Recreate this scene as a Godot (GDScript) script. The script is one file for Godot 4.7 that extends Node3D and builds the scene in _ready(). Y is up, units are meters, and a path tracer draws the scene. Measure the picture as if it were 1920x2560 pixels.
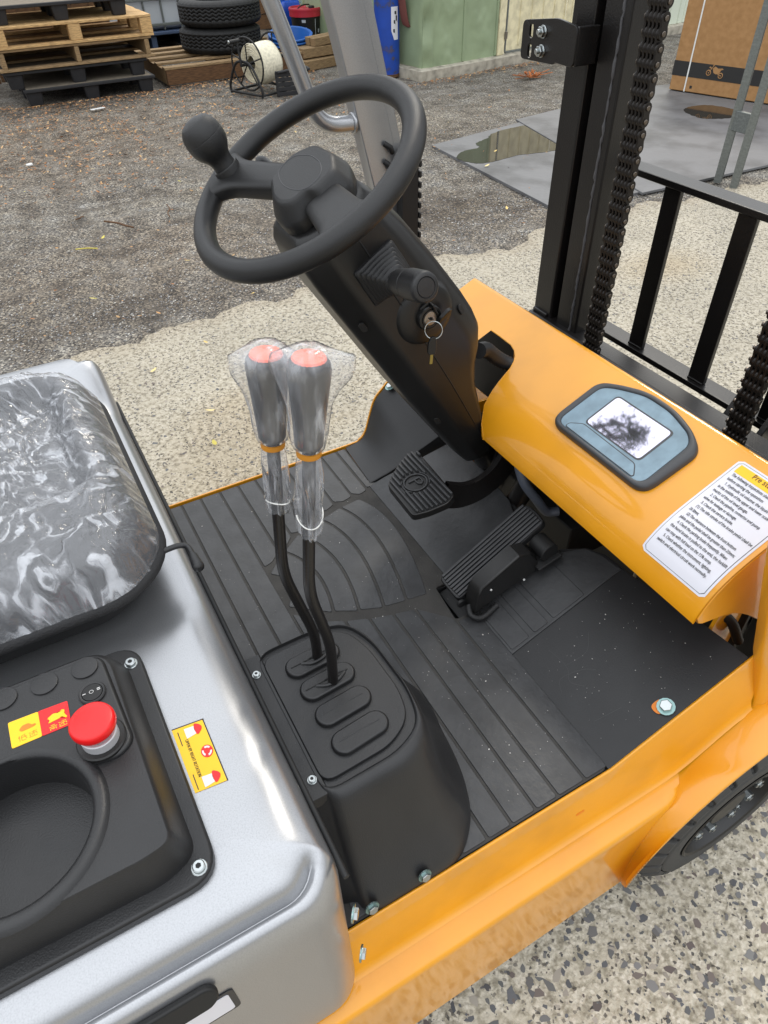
extends Node3D

# ---------------------------------------------------------------- mesh builder
class MB:
	var v := PackedVector3Array()
	var n := PackedVector3Array()
	var c := PackedColorArray()
	var xf := Transform3D()
	var col := Color.WHITE

	func tri(a: Vector3, b: Vector3, d: Vector3, na: Vector3, nb: Vector3, nd: Vector3) -> void:
		a = xf * a; b = xf * b; d = xf * d
		if na.length_squared() < 1e-20: na = nb + nd
		if nb.length_squared() < 1e-20: nb = na + nd
		if nd.length_squared() < 1e-20: nd = na + nb
		na = (xf.basis * na).normalized(); nb = (xf.basis * nb).normalized(); nd = (xf.basis * nd).normalized()
		if (b - a).cross(d - a).dot(na + nb + nd) > 0.0:
			v.append(a); v.append(d); v.append(b)
			n.append(na); n.append(nd); n.append(nb)
		else:
			v.append(a); v.append(b); v.append(d)
			n.append(na); n.append(nb); n.append(nd)
		c.append(col); c.append(col); c.append(col)

	func quad(a: Vector3, b: Vector3, d: Vector3, e: Vector3, na: Vector3, nb: Vector3, nd: Vector3, ne: Vector3) -> void:
		tri(a, b, d, na, nb, nd)
		tri(a, d, e, na, nd, ne)

	func flat(a: Vector3, b: Vector3, d: Vector3, e: Vector3, up: Vector3) -> void:
		quad(a, b, d, e, up, up, up, up)

	# rows of points joined into a smooth sheet; hint: direction its front looks (zero: away from its middle)
	func grid(rows: Array, wrap_u := false, wrap_v := false, hint := Vector3.ZERO, inward := false) -> void:
		var h := rows.size()
		var w: int = rows[0].size()
		var nn := []
		for i in h:
			var r := PackedVector3Array(); r.resize(w); nn.append(r)
		var mid := Vector3.ZERO
		for r in rows:
			for p in r: mid += p
		mid /= float(h * w)
		var vote := 0.0
		var hu := h if wrap_v else h - 1
		var wu := w if wrap_u else w - 1
		for i in hu:
			var i2 := (i + 1) % h
			for j in wu:
				var j2 := (j + 1) % w
				var a: Vector3 = rows[i][j]; var b: Vector3 = rows[i][j2]; var d: Vector3 = rows[i2][j2]; var e: Vector3 = rows[i2][j]
				var q := (d - a).cross(e - b)
				if q.length_squared() < 1e-16: continue
				nn[i][j] += q; nn[i][j2] += q; nn[i2][j2] += q; nn[i2][j] += q
				vote += q.dot(hint if hint != Vector3.ZERO else ((a + d) * 0.5 - mid))
		var s := 1.0 if vote > 0.0 else -1.0
		if inward: s = -s
		for i in hu:
			var i2 := (i + 1) % h
			for j in wu:
				var j2 := (j + 1) % w
				var a: Vector3 = rows[i][j]; var b: Vector3 = rows[i][j2]; var d: Vector3 = rows[i2][j2]; var e: Vector3 = rows[i2][j]
				if (d - a).cross(e - b).length_squared() < 1e-16: continue
				var na: Vector3 = nn[i][j] * s; var nb: Vector3 = nn[i][j2] * s; var nd: Vector3 = nn[i2][j2] * s; var ne: Vector3 = nn[i2][j] * s
				if a.distance_squared_to(b) > 1e-14 and b.distance_squared_to(d) > 1e-14: tri(a, b, d, na, nb, nd)
				if d.distance_squared_to(e) > 1e-14 and e.distance_squared_to(a) > 1e-14: tri(a, d, e, na, nd, ne)

	func fan(ring: PackedVector3Array, up: Vector3) -> void:
		var m := Vector3.ZERO
		for p in ring: m += p
		m /= float(ring.size())
		for i in ring.size():
			var a := ring[i]; var b := ring[(i + 1) % ring.size()]
			if a.distance_squared_to(b) > 1e-14: tri(m, a, b, up, up, up)

	func tube(path: PackedVector3Array, r: Variant, sides := 10, caps := true, closed := false) -> void:
		var rows := []
		var k := path.size()
		var last := Vector3.ZERO
		for i in k:
			var t: Vector3
			if closed: t = (path[(i + 1) % k] - path[(i - 1 + k) % k]).normalized()
			else: t = (path[mini(i + 1, k - 1)] - path[maxi(i - 1, 0)]).normalized()
			if last == Vector3.ZERO:
				last = t.cross(Vector3.UP if absf(t.y) < 0.9 else Vector3.RIGHT)
			last = (last - t * last.dot(t)).normalized()
			var o := t.cross(last)
			var rr: float = r[i] if (r is Array or r is PackedFloat32Array) else float(r)
			var row := PackedVector3Array()
			for j in sides:
				var a := TAU * j / sides
				row.append(path[i] + (last * cos(a) + o * sin(a)) * rr)
			rows.append(row)
		grid(rows, true, closed)
		if caps and not closed:
			fan(rows[0], (path[0] - path[1]).normalized())
			fan(rows[k - 1], (path[k - 1] - path[k - 2]).normalized())

	# profile of (radius, height) turned about local y; sharp profile corners stay sharp
	func lathe(prof: Array, at := Transform3D(), segs := 24, inward := false) -> void:
		var pr := []
		for i in prof.size():
			pr.append(prof[i])
			if i > 0 and i < prof.size() - 1:
				var d1: Vector2 = (prof[i] - prof[i - 1]).normalized()
				var d2: Vector2 = (prof[i + 1] - prof[i]).normalized()
				if d1.dot(d2) < 0.75: pr.append(prof[i])
		var rows := []
		for p in pr:
			var row := PackedVector3Array()
			for j in segs:
				var a := TAU * j / segs
				row.append(at * Vector3(p.x * cos(a), p.y, p.x * sin(a)))
			rows.append(row)
		grid(rows, true, false, Vector3.ZERO, inward)

	func cyl(a: Vector3, b: Vector3, r: float, sides := 16, bevel := 0.0) -> void:
		var y := (b - a).normalized()
		var x := y.cross(Vector3.UP if absf(y.y) < 0.9 else Vector3.RIGHT).normalized()
		var L := a.distance_to(b)
		var bv := bevel
		lathe([Vector2(0, 0), Vector2(r - bv, 0), Vector2(r, bv), Vector2(r, L - bv), Vector2(r - bv, L), Vector2(0, L)] if bv > 0 else [Vector2(0, 0), Vector2(r, 0), Vector2(r, L), Vector2(0, L)], Transform3D(Basis(x, y, x.cross(y)), a), sides)

	func hexa(at: Vector3, up: Vector3, r: float, h: float) -> void:
		var x := up.cross(Vector3(0.3, 0.5, 0.8)).normalized()
		var poly := PackedVector2Array()
		for i in 6: poly.append(Vector2(cos(TAU * i / 6), sin(TAU * i / 6)) * r)
		prism(poly, Transform3D(Basis(x, up.cross(x), up), at), h, r * 0.12)

	func box(size: Vector3, at: Transform3D, bv := 0.003) -> void:
		var h := size * 0.5
		bv = minf(bv, minf(h.x, minf(h.y, h.z)) * 0.9)
		var i := h - Vector3.ONE * bv
		for ax in 3:
			var u := (ax + 1) % 3
			var w := (ax + 2) % 3
			for s in [-1.0, 1.0]:
				var nm := Vector3.ZERO; nm[ax] = s
				var q := []
				for k in [[-1, -1], [1, -1], [1, 1], [-1, 1]]:
					var p := Vector3.ZERO
					p[ax] = s * h[ax]; p[u] = k[0] * i[u]; p[w] = k[1] * i[w]
					q.append(at * p)
				flat(q[0], q[1], q[2], q[3], at.basis * nm)
		for ax in 3:   # rounded edges along ax
			var u := (ax + 1) % 3
			var w := (ax + 2) % 3
			for su in [-1.0, 1.0]:
				for sw in [-1.0, 1.0]:
					var nu := Vector3.ZERO; nu[u] = su
					var nw := Vector3.ZERO; nw[w] = sw
					var a := Vector3.ZERO; a[u] = su * h[u]; a[w] = sw * i[w]; a[ax] = -i[ax]
					var b := a; b[ax] = i[ax]
					var e := Vector3.ZERO; e[u] = su * i[u]; e[w] = sw * h[w]; e[ax] = -i[ax]
					var d := e; d[ax] = i[ax]
					nu = at.basis * nu; nw = at.basis * nw
					quad(at * a, at * b, at * d, at * e, nu, nu, nw, nw)
		for sx in [-1.0, 1.0]:
			for sy in [-1.0, 1.0]:
				for sz in [-1.0, 1.0]:
					tri(at * Vector3(sx * h.x, sy * i.y, sz * i.z), at * Vector3(sx * i.x, sy * h.y, sz * i.z), at * Vector3(sx * i.x, sy * i.y, sz * h.z), at.basis * Vector3(sx, 0, 0), at.basis * Vector3(0, sy, 0), at.basis * Vector3(0, 0, sz))

	func bar(a: Vector3, b: Vector3, w: float, h: float, up := Vector3.UP, bv := 0.003) -> void:
		var z := (b - a).normalized()
		var x := up.cross(z).normalized()
		box(Vector3(w, h, a.distance_to(b)), Transform3D(Basis(x, z.cross(x), z), (a + b) * 0.5), bv)

	# polygon in local x, y raised along local z from 0 to h, its top edge rounded by bv (both: bottom too, closed)
	func prism(poly: PackedVector2Array, at: Transform3D, h: float, bv := 0.0, bottom := false, dome := 0.0) -> void:
		var area := 0.0
		var k := poly.size()
		for i in k: area += poly[i].cross(poly[(i + 1) % k])
		if area < 0: poly = poly.duplicate(); poly.reverse()
		var e0 := []   # normals at the start and the end of each edge
		var e1 := []
		var inset := PackedVector2Array()
		for i in k:
			var p := poly[(i - 1 + k) % k]; var q := poly[i]; var r := poly[(i + 1) % k]
			var d1 := (q - p).normalized(); var d2 := (r - q).normalized()
			var n1 := Vector2(d1.y, -d1.x); var n2 := Vector2(d2.y, -d2.x)
			var m := (n1 + n2)
			m = m / maxf(0.3, m.length_squared() * 0.5) if m.length() > 0.01 else n1
			inset.append(q - m * bv)
			e0.append((n1 + n2).normalized() if n1.dot(n2) > 0.75 else n2)
			e1.append((n1 + n2).normalized() if n1.dot(n2) > 0.75 else n1)
		var up := at.basis.z
		for i in k:
			var j := (i + 1) % k
			var na: Vector3 = at.basis * Vector3(e0[i].x, e0[i].y, 0); var nb: Vector3 = at.basis * Vector3(e1[j].x, e1[j].y, 0)
			var a := at * Vector3(poly[i].x, poly[i].y, 0); var b := at * Vector3(poly[j].x, poly[j].y, 0)
			var a1 := at * Vector3(poly[i].x, poly[i].y, h - bv); var b1 := at * Vector3(poly[j].x, poly[j].y, h - bv)
			quad(a, b, b1, a1, na, nb, nb, na)
			if bv > 0:
				quad(a1, b1, at * Vector3(inset[j].x, inset[j].y, h), at * Vector3(inset[i].x, inset[i].y, h), na, nb, up, up)
		if dome > 0.0:
			var ring := PackedVector3Array()
			var m := Vector2.ZERO
			for p in inset: m += p
			m /= k
			for i in k:
				var a := at * Vector3(inset[i].x, inset[i].y, h); var b := at * Vector3(inset[(i + 1) % k].x, inset[(i + 1) % k].y, h)
				tri(at * Vector3(m.x, m.y, h + dome), a, b, up, up, up)
		else:
			var idx := Geometry2D.triangulate_polygon(inset)
			for t in range(0, idx.size(), 3):
				tri(at * Vector3(inset[idx[t]].x, inset[idx[t]].y, h), at * Vector3(inset[idx[t + 1]].x, inset[idx[t + 1]].y, h), at * Vector3(inset[idx[t + 2]].x, inset[idx[t + 2]].y, h), up, up, up)
		if bottom:
			var idx := Geometry2D.triangulate_polygon(poly)
			for t in range(0, idx.size(), 3):
				tri(at * Vector3(poly[idx[t]].x, poly[idx[t]].y, 0), at * Vector3(poly[idx[t + 1]].x, poly[idx[t + 1]].y, 0), at * Vector3(poly[idx[t + 2]].x, poly[idx[t + 2]].y, 0), -up, -up, -up)

	var uvs := PackedVector2Array()

	func mesh(off := Vector3.ZERO) -> ArrayMesh:
		var pos := v
		if off != Vector3.ZERO:
			pos = Transform3D(Basis(), -off) * v
		var a := []; a.resize(Mesh.ARRAY_MAX)
		a[Mesh.ARRAY_VERTEX] = pos
		a[Mesh.ARRAY_NORMAL] = n
		a[Mesh.ARRAY_COLOR] = c
		if uvs.size(): a[Mesh.ARRAY_TEX_UV] = uvs
		var m := ArrayMesh.new()
		m.add_surface_from_arrays(Mesh.PRIMITIVE_TRIANGLES, a)
		return m


const FLOOR := Basis(Vector3(1, 0, 0), Vector3(0, 0, 1), Vector3(0, 1, 0))   # local x, y lie on the ground, local z is up
var rng := RandomNumberGenerator.new()
var used := {}
var M := {}

static func V2(a: Array) -> PackedVector2Array:
	var p := PackedVector2Array()
	for i in range(0, a.size(), 2): p.append(Vector2(a[i], a[i + 1]))
	return p

static func V3(a: Array) -> PackedVector3Array:
	var p := PackedVector3Array()
	for i in range(0, a.size(), 3): p.append(Vector3(a[i], a[i + 1], a[i + 2]))
	return p

static func rrect(w: float, h: float, r: float, seg := 5) -> PackedVector2Array:
	var p := PackedVector2Array()
	for q in 4:
		var cx := (w * 0.5 - r) * (1 if q == 0 or q == 3 else -1)
		var cy := (h * 0.5 - r) * (1 if q < 2 else -1)
		for i in seg + 1:
			var a := PI * 0.5 * (q + float(i) / seg)
			p.append(Vector2(cx + r * cos(a), cy + r * sin(a)))
	return p

static func round_poly(p: PackedVector2Array, r: float, seg := 4) -> PackedVector2Array:
	var o := PackedVector2Array()
	var k := p.size()
	for i in k:
		var a := p[(i - 1 + k) % k]; var b := p[i]; var d := p[(i + 1) % k]
		var rr := minf(r, minf(a.distance_to(b), b.distance_to(d)) * 0.45)
		var s := b + (a - b).normalized() * rr; var e := b + (d - b).normalized() * rr
		for j in seg + 1:
			var t := float(j) / seg
			o.append(s.lerp(b, t).lerp(b.lerp(e, t), t))
	return o

static func spline(p: PackedVector3Array, seg := 6, closed := false) -> PackedVector3Array:
	var o := PackedVector3Array()
	var k := p.size()
	for i in (k if closed else k - 1):
		var a := p[(i - 1 + k) % k] if closed or i > 0 else p[0] * 2.0 - p[1]
		var b := p[i]; var c := p[(i + 1) % k]
		var d := p[(i + 2) % k] if closed or i + 2 < k else p[k - 1] * 2.0 - p[k - 2]
		for j in seg:
			var t := float(j) / seg
			o.append(0.5 * (2.0 * b + (c - a) * t + (2.0 * a - 5.0 * b + 4.0 * c - d) * t * t + (3.0 * b - a - 3.0 * c + d) * t * t * t))
	if not closed: o.append(p[k - 1])
	return o

static func at(x: float, y: float, z: float, b := Basis()) -> Transform3D:
	return Transform3D(b, Vector3(x, y, z))

func numbered(called: String) -> String:
	var k: int = used.get(called, 0)
	used[called] = k + 1
	return called if k == 0 else "%s_%03d" % [called, k]

func tag(o: Node, label: String, category := "", group := "", kind := "") -> Node:
	if label: o.set_meta("label", label)
	if category: o.set_meta("category", category)
	if group: o.set_meta("group", group)
	if kind: o.set_meta("kind", kind)
	return o

func thing(called: String, label: String, category: String, where := Vector3.ZERO, group := "") -> Node3D:
	var o := Node3D.new()
	o.name = numbered(called)
	add_child(o, true)
	o.position = where
	tag(o, label, category, group)
	return o

# a mesh given in world coordinates, put under parent (or the root); things are moved, never turned, before their parts are built
func part(called: String, mb: MB, m: Material, parent: Node3D = null) -> MeshInstance3D:
	var o := MeshInstance3D.new()
	var off := Vector3.ZERO
	var p: Node = parent
	while p is Node3D and p != self:
		off += (p as Node3D).position
		p = p.get_parent()
	o.mesh = mb.mesh(off)
	o.material_override = m
	if parent:
		o.name = called
		parent.add_child(o, true)
	else:
		o.name = numbered(called)
		add_child(o, true)
	return o

func solo(called: String, mb: MB, m: Material, label: String, category: String, group := "") -> MeshInstance3D:
	var o := part(called, mb, m)
	tag(o, label, category, group)
	return o

func dup(root: Node3D, where: Vector3, turn := 0.0, label := "", group := "") -> Node3D:
	var o: Node3D = root.duplicate()
	o.name = numbered(String(root.name).rstrip("0123456789").trim_suffix("_"))
	add_child(o, true)
	o.position = where
	o.rotation.y = turn
	if label: o.set_meta("label", label)
	if group: o.set_meta("group", group)
	return o

# ---------------------------------------------------------------- materials
func noise_tex(kind: int, freq: float, oct: int, sd: int, ramp: Array, size := 512, ret := -1) -> NoiseTexture2D:
	var f := FastNoiseLite.new()
	f.noise_type = kind as FastNoiseLite.NoiseType
	f.frequency = freq
	f.seed = sd
	f.fractal_octaves = oct
	f.fractal_type = FastNoiseLite.FRACTAL_FBM if oct > 1 else FastNoiseLite.FRACTAL_NONE
	if ret >= 0: f.cellular_return_type = ret as FastNoiseLite.CellularReturnType
	var t := NoiseTexture2D.new()
	t.width = size; t.height = size
	t.seamless = true
	t.seamless_blend_skirt = 0.2
	t.noise = f
	if ramp.size():
		var g := Gradient.new()
		var off := PackedFloat32Array(); var cols := PackedColorArray()
		for i in range(0, ramp.size(), 2):
			off.append(ramp[i]); cols.append(ramp[i + 1] if ramp[i + 1] is Color else Color(ramp[i + 1], ramp[i + 1], ramp[i + 1]))
		g.offsets = off; g.colors = cols
		t.color_ramp = g
	return t

func mat(c: Color, rough := 0.6, metal := 0.0) -> StandardMaterial3D:
	var m := StandardMaterial3D.new()
	m.albedo_color = c
	m.roughness = rough
	m.metallic = metal
	return m

func tri_tex(m: StandardMaterial3D, t: Texture2D, tile: float) -> StandardMaterial3D:
	m.albedo_texture = t
	m.uv1_triplanar = true
	m.uv1_scale = Vector3.ONE / tile
	return m

func relief(m: StandardMaterial3D, t: Texture2D, tile: float, cm: float) -> StandardMaterial3D:
	m.heightmap_enabled = true
	m.heightmap_texture = t
	m.heightmap_scale = cm
	m.uv1_triplanar = true
	m.uv1_scale = Vector3.ONE / tile
	return m

func detail(m: StandardMaterial3D, t: Texture2D, tile: float, mode := BaseMaterial3D.BLEND_MODE_MUL) -> StandardMaterial3D:
	m.detail_enabled = true
	m.detail_albedo = t
	m.detail_blend_mode = mode
	m.detail_uv_layer = BaseMaterial3D.DETAIL_UV_2
	m.uv2_triplanar = true
	m.uv2_scale = Vector3.ONE / tile
	return m

func rough_tex(m: StandardMaterial3D, t: Texture2D) -> StandardMaterial3D:
	m.roughness_texture = t
	return m

func pane(c: Color, a: float, rough: float) -> StandardMaterial3D:
	var m := mat(Color(c, a), rough)
	m.transparency = BaseMaterial3D.TRANSPARENCY_ALPHA
	return m

func materials() -> void:
	var S := FastNoiseLite.TYPE_SIMPLEX_SMOOTH
	var C := FastNoiseLite.TYPE_CELLULAR
	var grain := noise_tex(S, 0.12, 3, 11, [0.0, 0.0, 1.0, 1.0])
	var dusty := noise_tex(S, 0.008, 5, 12, [0.0, 0.80, 0.45, 0.93, 1.0, 1.0])
	var smudge := noise_tex(S, 0.01, 5, 13, [0.0, 0.80, 0.5, 0.95, 1.0, 1.12])
	var rr := noise_tex(S, 0.012, 5, 14, [0.0, 0.75, 0.5, 0.95, 1.0, 1.0])
	M.yellow = mat(Color8(228, 154, 6), 0.45)
	M.yellow.clearcoat_enabled = true
	M.yellow.clearcoat = 0.7
	M.yellow.clearcoat_roughness = 0.07
	relief(M.yellow, noise_tex(S, 0.03, 2, 15, [0.0, 0.0, 1.0, 1.0]), 0.25, 0.014)
	detail(M.yellow, noise_tex(S, 0.008, 4, 16, [0.0, 0.90, 0.5, 0.98, 1.0, 1.0]), 0.8)
	M.silver = mat(Color(0.70, 0.705, 0.715), 0.30, 0.78)
	relief(M.silver, noise_tex(S, 0.2, 2, 17, [0.0, 0.0, 1.0, 1.0]), 0.12, 0.008)
	detail(M.silver, noise_tex(S, 0.35, 2, 18, [0.0, 0.86, 0.5, 0.97, 1.0, 1.0]), 0.35)
	M.plastic = mat(Color(0.142, 0.142, 0.146), 0.44)       # moulded black plastic
	relief(M.plastic, grain, 0.16, 0.022)
	detail(M.plastic, dusty, 0.5)
	M.grip = mat(Color(0.105, 0.105, 0.107), 0.45)          # foamed grip of the steering wheel
	detail(relief(M.grip, grain, 0.10, 0.035), dusty, 0.35)
	M.hard = mat(Color(0.10, 0.098, 0.096), 0.40)           # smoother cover plastic
	relief(M.hard, grain, 0.14, 0.012)
	detail(M.hard, dusty, 0.4)
	M.rubber = mat(Color(0.215, 0.217, 0.222), 0.46)
	relief(rough_tex(M.rubber, rr), noise_tex(S, 0.04, 4, 19, [0.0, 0.0, 1.0, 1.0]), 0.3, 0.04)
	detail(M.rubber, smudge, 0.35)
	M.groove = mat(Color(0.205, 0.197, 0.186), 0.75)
	detail(relief(M.groove, grain, 0.3, 0.03), smudge, 0.3)
	M.plate = mat(Color(0.115, 0.115, 0.12), 0.50)
	relief(M.plate, grain, 0.25, 0.02)
	detail(M.plate, smudge, 0.45)
	M.black = mat(Color(0.085, 0.077, 0.075), 0.32)         # painted black steel
	relief(M.black, noise_tex(S, 0.05, 2, 20, [0.0, 0.0, 1.0, 1.0]), 0.12, 0.02)
	M.dark = mat(Color(0.07, 0.07, 0.072), 0.6)
	M.zinc = mat(Color(0.72, 0.74, 0.74), 0.28, 1.0)
	M.teal = mat(Color(0.52, 0.63, 0.62), 0.3, 0.9)
	M.steel = mat(Color(0.6, 0.58, 0.55), 0.35, 1.0)
	M.brass = mat(Color(0.62, 0.56, 0.33), 0.35, 1.0)
	M.chain = mat(Color(0.13, 0.115, 0.105), 0.38, 0.4)
	M.pin = mat(Color(0.42, 0.39, 0.36), 0.32, 0.9)
	M.scuff = mat(Color(0.27, 0.27, 0.27), 0.8)
	M.weld = mat(Color(0.30, 0.30, 0.31), 0.6)
	M.red = mat(Color8(222, 22, 24), 0.35)
	M.white = mat(Color(0.86, 0.86, 0.85), 0.4)
	M.label_white = mat(Color(0.84, 0.84, 0.87), 0.32)
	M.label_yellow = mat(Color8(240, 190, 20), 0.35)
	M.ink = mat(Color(0.15, 0.15, 0.16), 0.5)
	M.brown_ink = mat(Color8(120, 78, 20), 0.5)
	M.orange_ink = mat(Color8(214, 120, 20), 0.45)
	M.vinyl = mat(Color(0.175, 0.178, 0.19), 0.5)
	relief(M.vinyl, noise_tex(C, 0.06, 1, 22, [0.0, 0.0, 1.0, 1.0]), 0.12, 0.03)
	M.piping = mat(Color(0.16, 0.16, 0.165), 0.8)
	relief(M.piping, noise_tex(C, 0.05, 1, 23, [0.0, 0.0, 1.0, 1.0]), 0.06, 0.08)
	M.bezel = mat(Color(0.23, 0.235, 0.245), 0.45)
	M.bluegrey = mat(Color8(124, 148, 162), 0.42)
	detail(M.bluegrey, smudge, 0.2)
	M.screen = mat(Color(0.80, 0.79, 0.86), 0.03, 0.95)
	M.orange = mat(Color8(250, 120, 92), 0.45)
	M.band = mat(Color8(186, 122, 20), 0.5)
	# plastic film: a clear sheet with creases
	# thin polythene: clear where smooth; milky creases and their glints painted as white streaks
	var milky := func(a: Array) -> Array:
		var o := []
		for i in range(0, a.size(), 2): o += [a[i], Color(1, 1, 1, a[i + 1])]
		return o
	var streak := noise_tex(FastNoiseLite.TYPE_SIMPLEX, 0.008, 5, 24, [0.0, 0.0, 1.0, 1.0], 1024)
	M.film = pane(Color(0.92, 0.93, 0.95), 0.07, 0.10)       # the smooth sheet
	M.film.metallic_specular = 0.75
	M.film.heightmap_enabled = true
	M.film.heightmap_texture = streak
	M.film.heightmap_scale = 0.42
	M.haze = mat(Color(0.90, 0.91, 0.93), 0.35)              # its milky creases, with glints painted in as white
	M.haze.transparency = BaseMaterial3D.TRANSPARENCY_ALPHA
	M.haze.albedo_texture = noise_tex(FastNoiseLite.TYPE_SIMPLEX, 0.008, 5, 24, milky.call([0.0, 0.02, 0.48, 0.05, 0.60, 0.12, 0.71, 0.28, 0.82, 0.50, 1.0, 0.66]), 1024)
	M.bag = pane(Color(0.92, 0.93, 0.95), 0.06, 0.12)
	M.bag.metallic_specular = 0.75
	relief(M.bag, noise_tex(S, 0.010, 3, 26, [0.0, 0.0, 1.0, 1.0]), 0.12, 0.06)
	M.bag.uv1_scale = Vector3(9, 2.5, 9)
	M.bag_haze = tri_tex(mat(Color(0.90, 0.91, 0.93), 0.35), noise_tex(FastNoiseLite.TYPE_SIMPLEX, 0.008, 4, 25, milky.call([0.0, 0.02, 0.48, 0.05, 0.62, 0.12, 0.75, 0.28, 0.88, 0.5, 1.0, 0.66]), 512), 0.12)  # bag creases and their glints, painted as white streaks
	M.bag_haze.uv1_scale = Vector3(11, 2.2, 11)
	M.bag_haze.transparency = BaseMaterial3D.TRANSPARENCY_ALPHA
	M.tyre = mat(Color(0.22, 0.22, 0.215), 0.7)
	relief(M.tyre, grain, 0.1, 0.05)
	M.old_tyre = mat(Color(0.10, 0.10, 0.10), 0.75)
	detail(M.old_tyre, smudge, 0.4)
	# wood: grain stretched along one axis by the scale
	var wood := noise_tex(S, 0.02, 5, 30, [0.0, Color(0.50, 0.42, 0.33), 0.45, Color(0.72, 0.63, 0.51), 0.6, Color(0.80, 0.70, 0.56), 1.0, Color(0.88, 0.80, 0.66)])
	M.wood = tri_tex(mat(Color(1.0, 0.93, 0.79), 0.8), wood, 0.5)
	M.wood.uv1_scale = Vector3(1.1, 16, 16)
	M.wood_grey = tri_tex(mat(Color(0.74, 0.70, 0.63), 0.85), wood, 0.5)
	M.wood_grey.uv1_scale = Vector3(1.1, 14, 14)
	M.wood_dark = tri_tex(mat(Color(0.50, 0.41, 0.33), 0.85), wood, 0.5)
	M.wood_dark.uv1_scale = Vector3(1.0, 10, 10)
	M.pallet_black = mat(Color(0.13, 0.13, 0.14), 0.6)
	detail(M.pallet_black, smudge, 0.5)
	M.dust = tri_tex(mat(Color(0.50, 0.46, 0.40), 0.9), dusty, 0.4)
	M.galv = mat(Color(0.55, 0.57, 0.56), 0.5, 0.75)
	detail(M.galv, noise_tex(C, 0.03, 2, 32, [0.0, 0.80, 1.0, 1.0]), 0.2)
	M.ibc = mat(Color(0.72, 0.74, 0.76), 0.4)
	M.blue = mat(Color8(20, 72, 170), 0.4)
	M.blue2 = mat(Color8(34, 96, 172), 0.45)
	M.tank_base = mat(Color8(62, 78, 104), 0.5)
	M.cyl_blue = tri_tex(mat(Color(1, 1, 1), 0.45), noise_tex(S, 0.012, 5, 33, [0.0, Color8(96, 70, 58), 0.22, Color8(60, 62, 96), 0.30, Color8(18, 62, 150), 1.0, Color8(22, 72, 172)]), 0.9)
	M.rim_red = mat(Color8(176, 40, 54), 0.4)
	M.hose = tri_tex(mat(Color(0.93, 0.90, 0.80), 0.8), smudge, 0.2)
	M.green = mat(Color8(150, 166, 132), 0.42)
	detail(M.green, noise_tex(S, 0.006, 4, 34, [0.0, 0.88, 0.5, 0.97, 1.0, 1.0]), 1.6)
	M.cream = mat(Color8(232, 222, 184), 0.5)
	detail(M.cream, smudge, 0.8)
	M.card = tri_tex(mat(Color(0.97, 0.97, 0.97), 0.8), noise_tex(S, 0.02, 4, 35, [0.0, Color8(160, 118, 72), 1.0, Color8(184, 140, 92)]), 0.7)
	M.card_print = mat(Color(0.16, 0.155, 0.15), 0.7)
	M.strap = mat(Color(0.9, 0.9, 0.88), 0.4)
	M.mud_red = mat(Color8(110, 62, 56), 0.7)
	M.mat_grey = mat(Color(0.42, 0.42, 0.425), 0.62)
	detail(relief(M.mat_grey, noise_tex(S, 0.02, 4, 36, [0.0, 0.0, 1.0, 1.0]), 0.8, 0.2), noise_tex(S, 0.006, 5, 37, [0.0, 0.70, 0.5, 0.95, 1.0, 1.1]), 1.6)
	M.water = mat(Color(0.20, 0.185, 0.165), 0.05)
	M.water.metallic_specular = 0.6
	M.wet = mat(Color(0.20, 0.195, 0.19), 0.3)
	# grounds
	M.gravel = tri_tex(mat(Color.WHITE, 0.92), noise_tex(C, 0.11, 1, 40, [0.0, Color8(62, 62, 62), 0.3, Color8(112, 111, 109), 0.55, Color8(140, 138, 134), 0.8, Color8(170, 167, 160), 1.0, Color8(222, 218, 208)], 1024, FastNoiseLite.RETURN_CELL_VALUE), 0.95)
	M.gravel.vertex_color_use_as_albedo = true
	relief(M.gravel, noise_tex(C, 0.11, 1, 40, [0.0, 1.0, 1.0, 0.0], 1024, FastNoiseLite.RETURN_DISTANCE), 0.95, 0.6)
	detail(M.gravel, noise_tex(S, 0.01, 6, 41, [0.0, Color(0.62, 0.58, 0.54), 0.5, Color(0.90, 0.87, 0.83), 1.0, Color(1, 1, 1)], 1024), 2.6)
	M.concrete = tri_tex(mat(Color.WHITE, 0.88), noise_tex(C, 0.085, 1, 43, [0.0, Color8(84, 82, 80), 0.07, Color8(140, 135, 126), 0.12, Color8(186, 180, 166), 0.7, Color8(199, 193, 179), 1.0, Color8(214, 208, 196)], 1024, FastNoiseLite.RETURN_CELL_VALUE), 0.62)
	M.concrete.vertex_color_use_as_albedo = true
	relief(M.concrete, noise_tex(S, 0.06, 5, 44, [0.0, 0.0, 1.0, 1.0], 512), 0.5, 0.5)
	detail(M.concrete, noise_tex(S, 0.03, 7, 45, [0.0, Color(0.62, 0.60, 0.57), 0.36, Color(0.86, 0.85, 0.825), 0.5, Color(0.97, 0.96, 0.945), 1.0, Color(1, 1, 1)], 1024), 0.9)
	M.stone = mat(Color.WHITE, 0.7)
	M.stone.vertex_color_use_as_albedo = true
	M.leafy = mat(Color.WHITE, 0.8)
	M.leafy.vertex_color_use_as_albedo = true
	M.old_concrete = tri_tex(mat(Color(0.80, 0.77, 0.70), 0.9), noise_tex(S, 0.012, 6, 46, [0.0, 0.55, 0.45, 0.80, 1.0, 0.95]), 0.9)
	M.pale_green = mat(Color8(206, 214, 196), 0.5)
	M.leaf_a = mat(Color8(206, 178, 108), 0.7)
	M.leaf_b = mat(Color8(222, 200, 140), 0.7)
	M.leaf_c = mat(Color8(190, 176, 84), 0.7)
	M.leaf_d = mat(Color8(170, 100, 52), 0.8)
	M.bark = mat(Color(0.33, 0.27, 0.22), 0.9)
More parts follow.
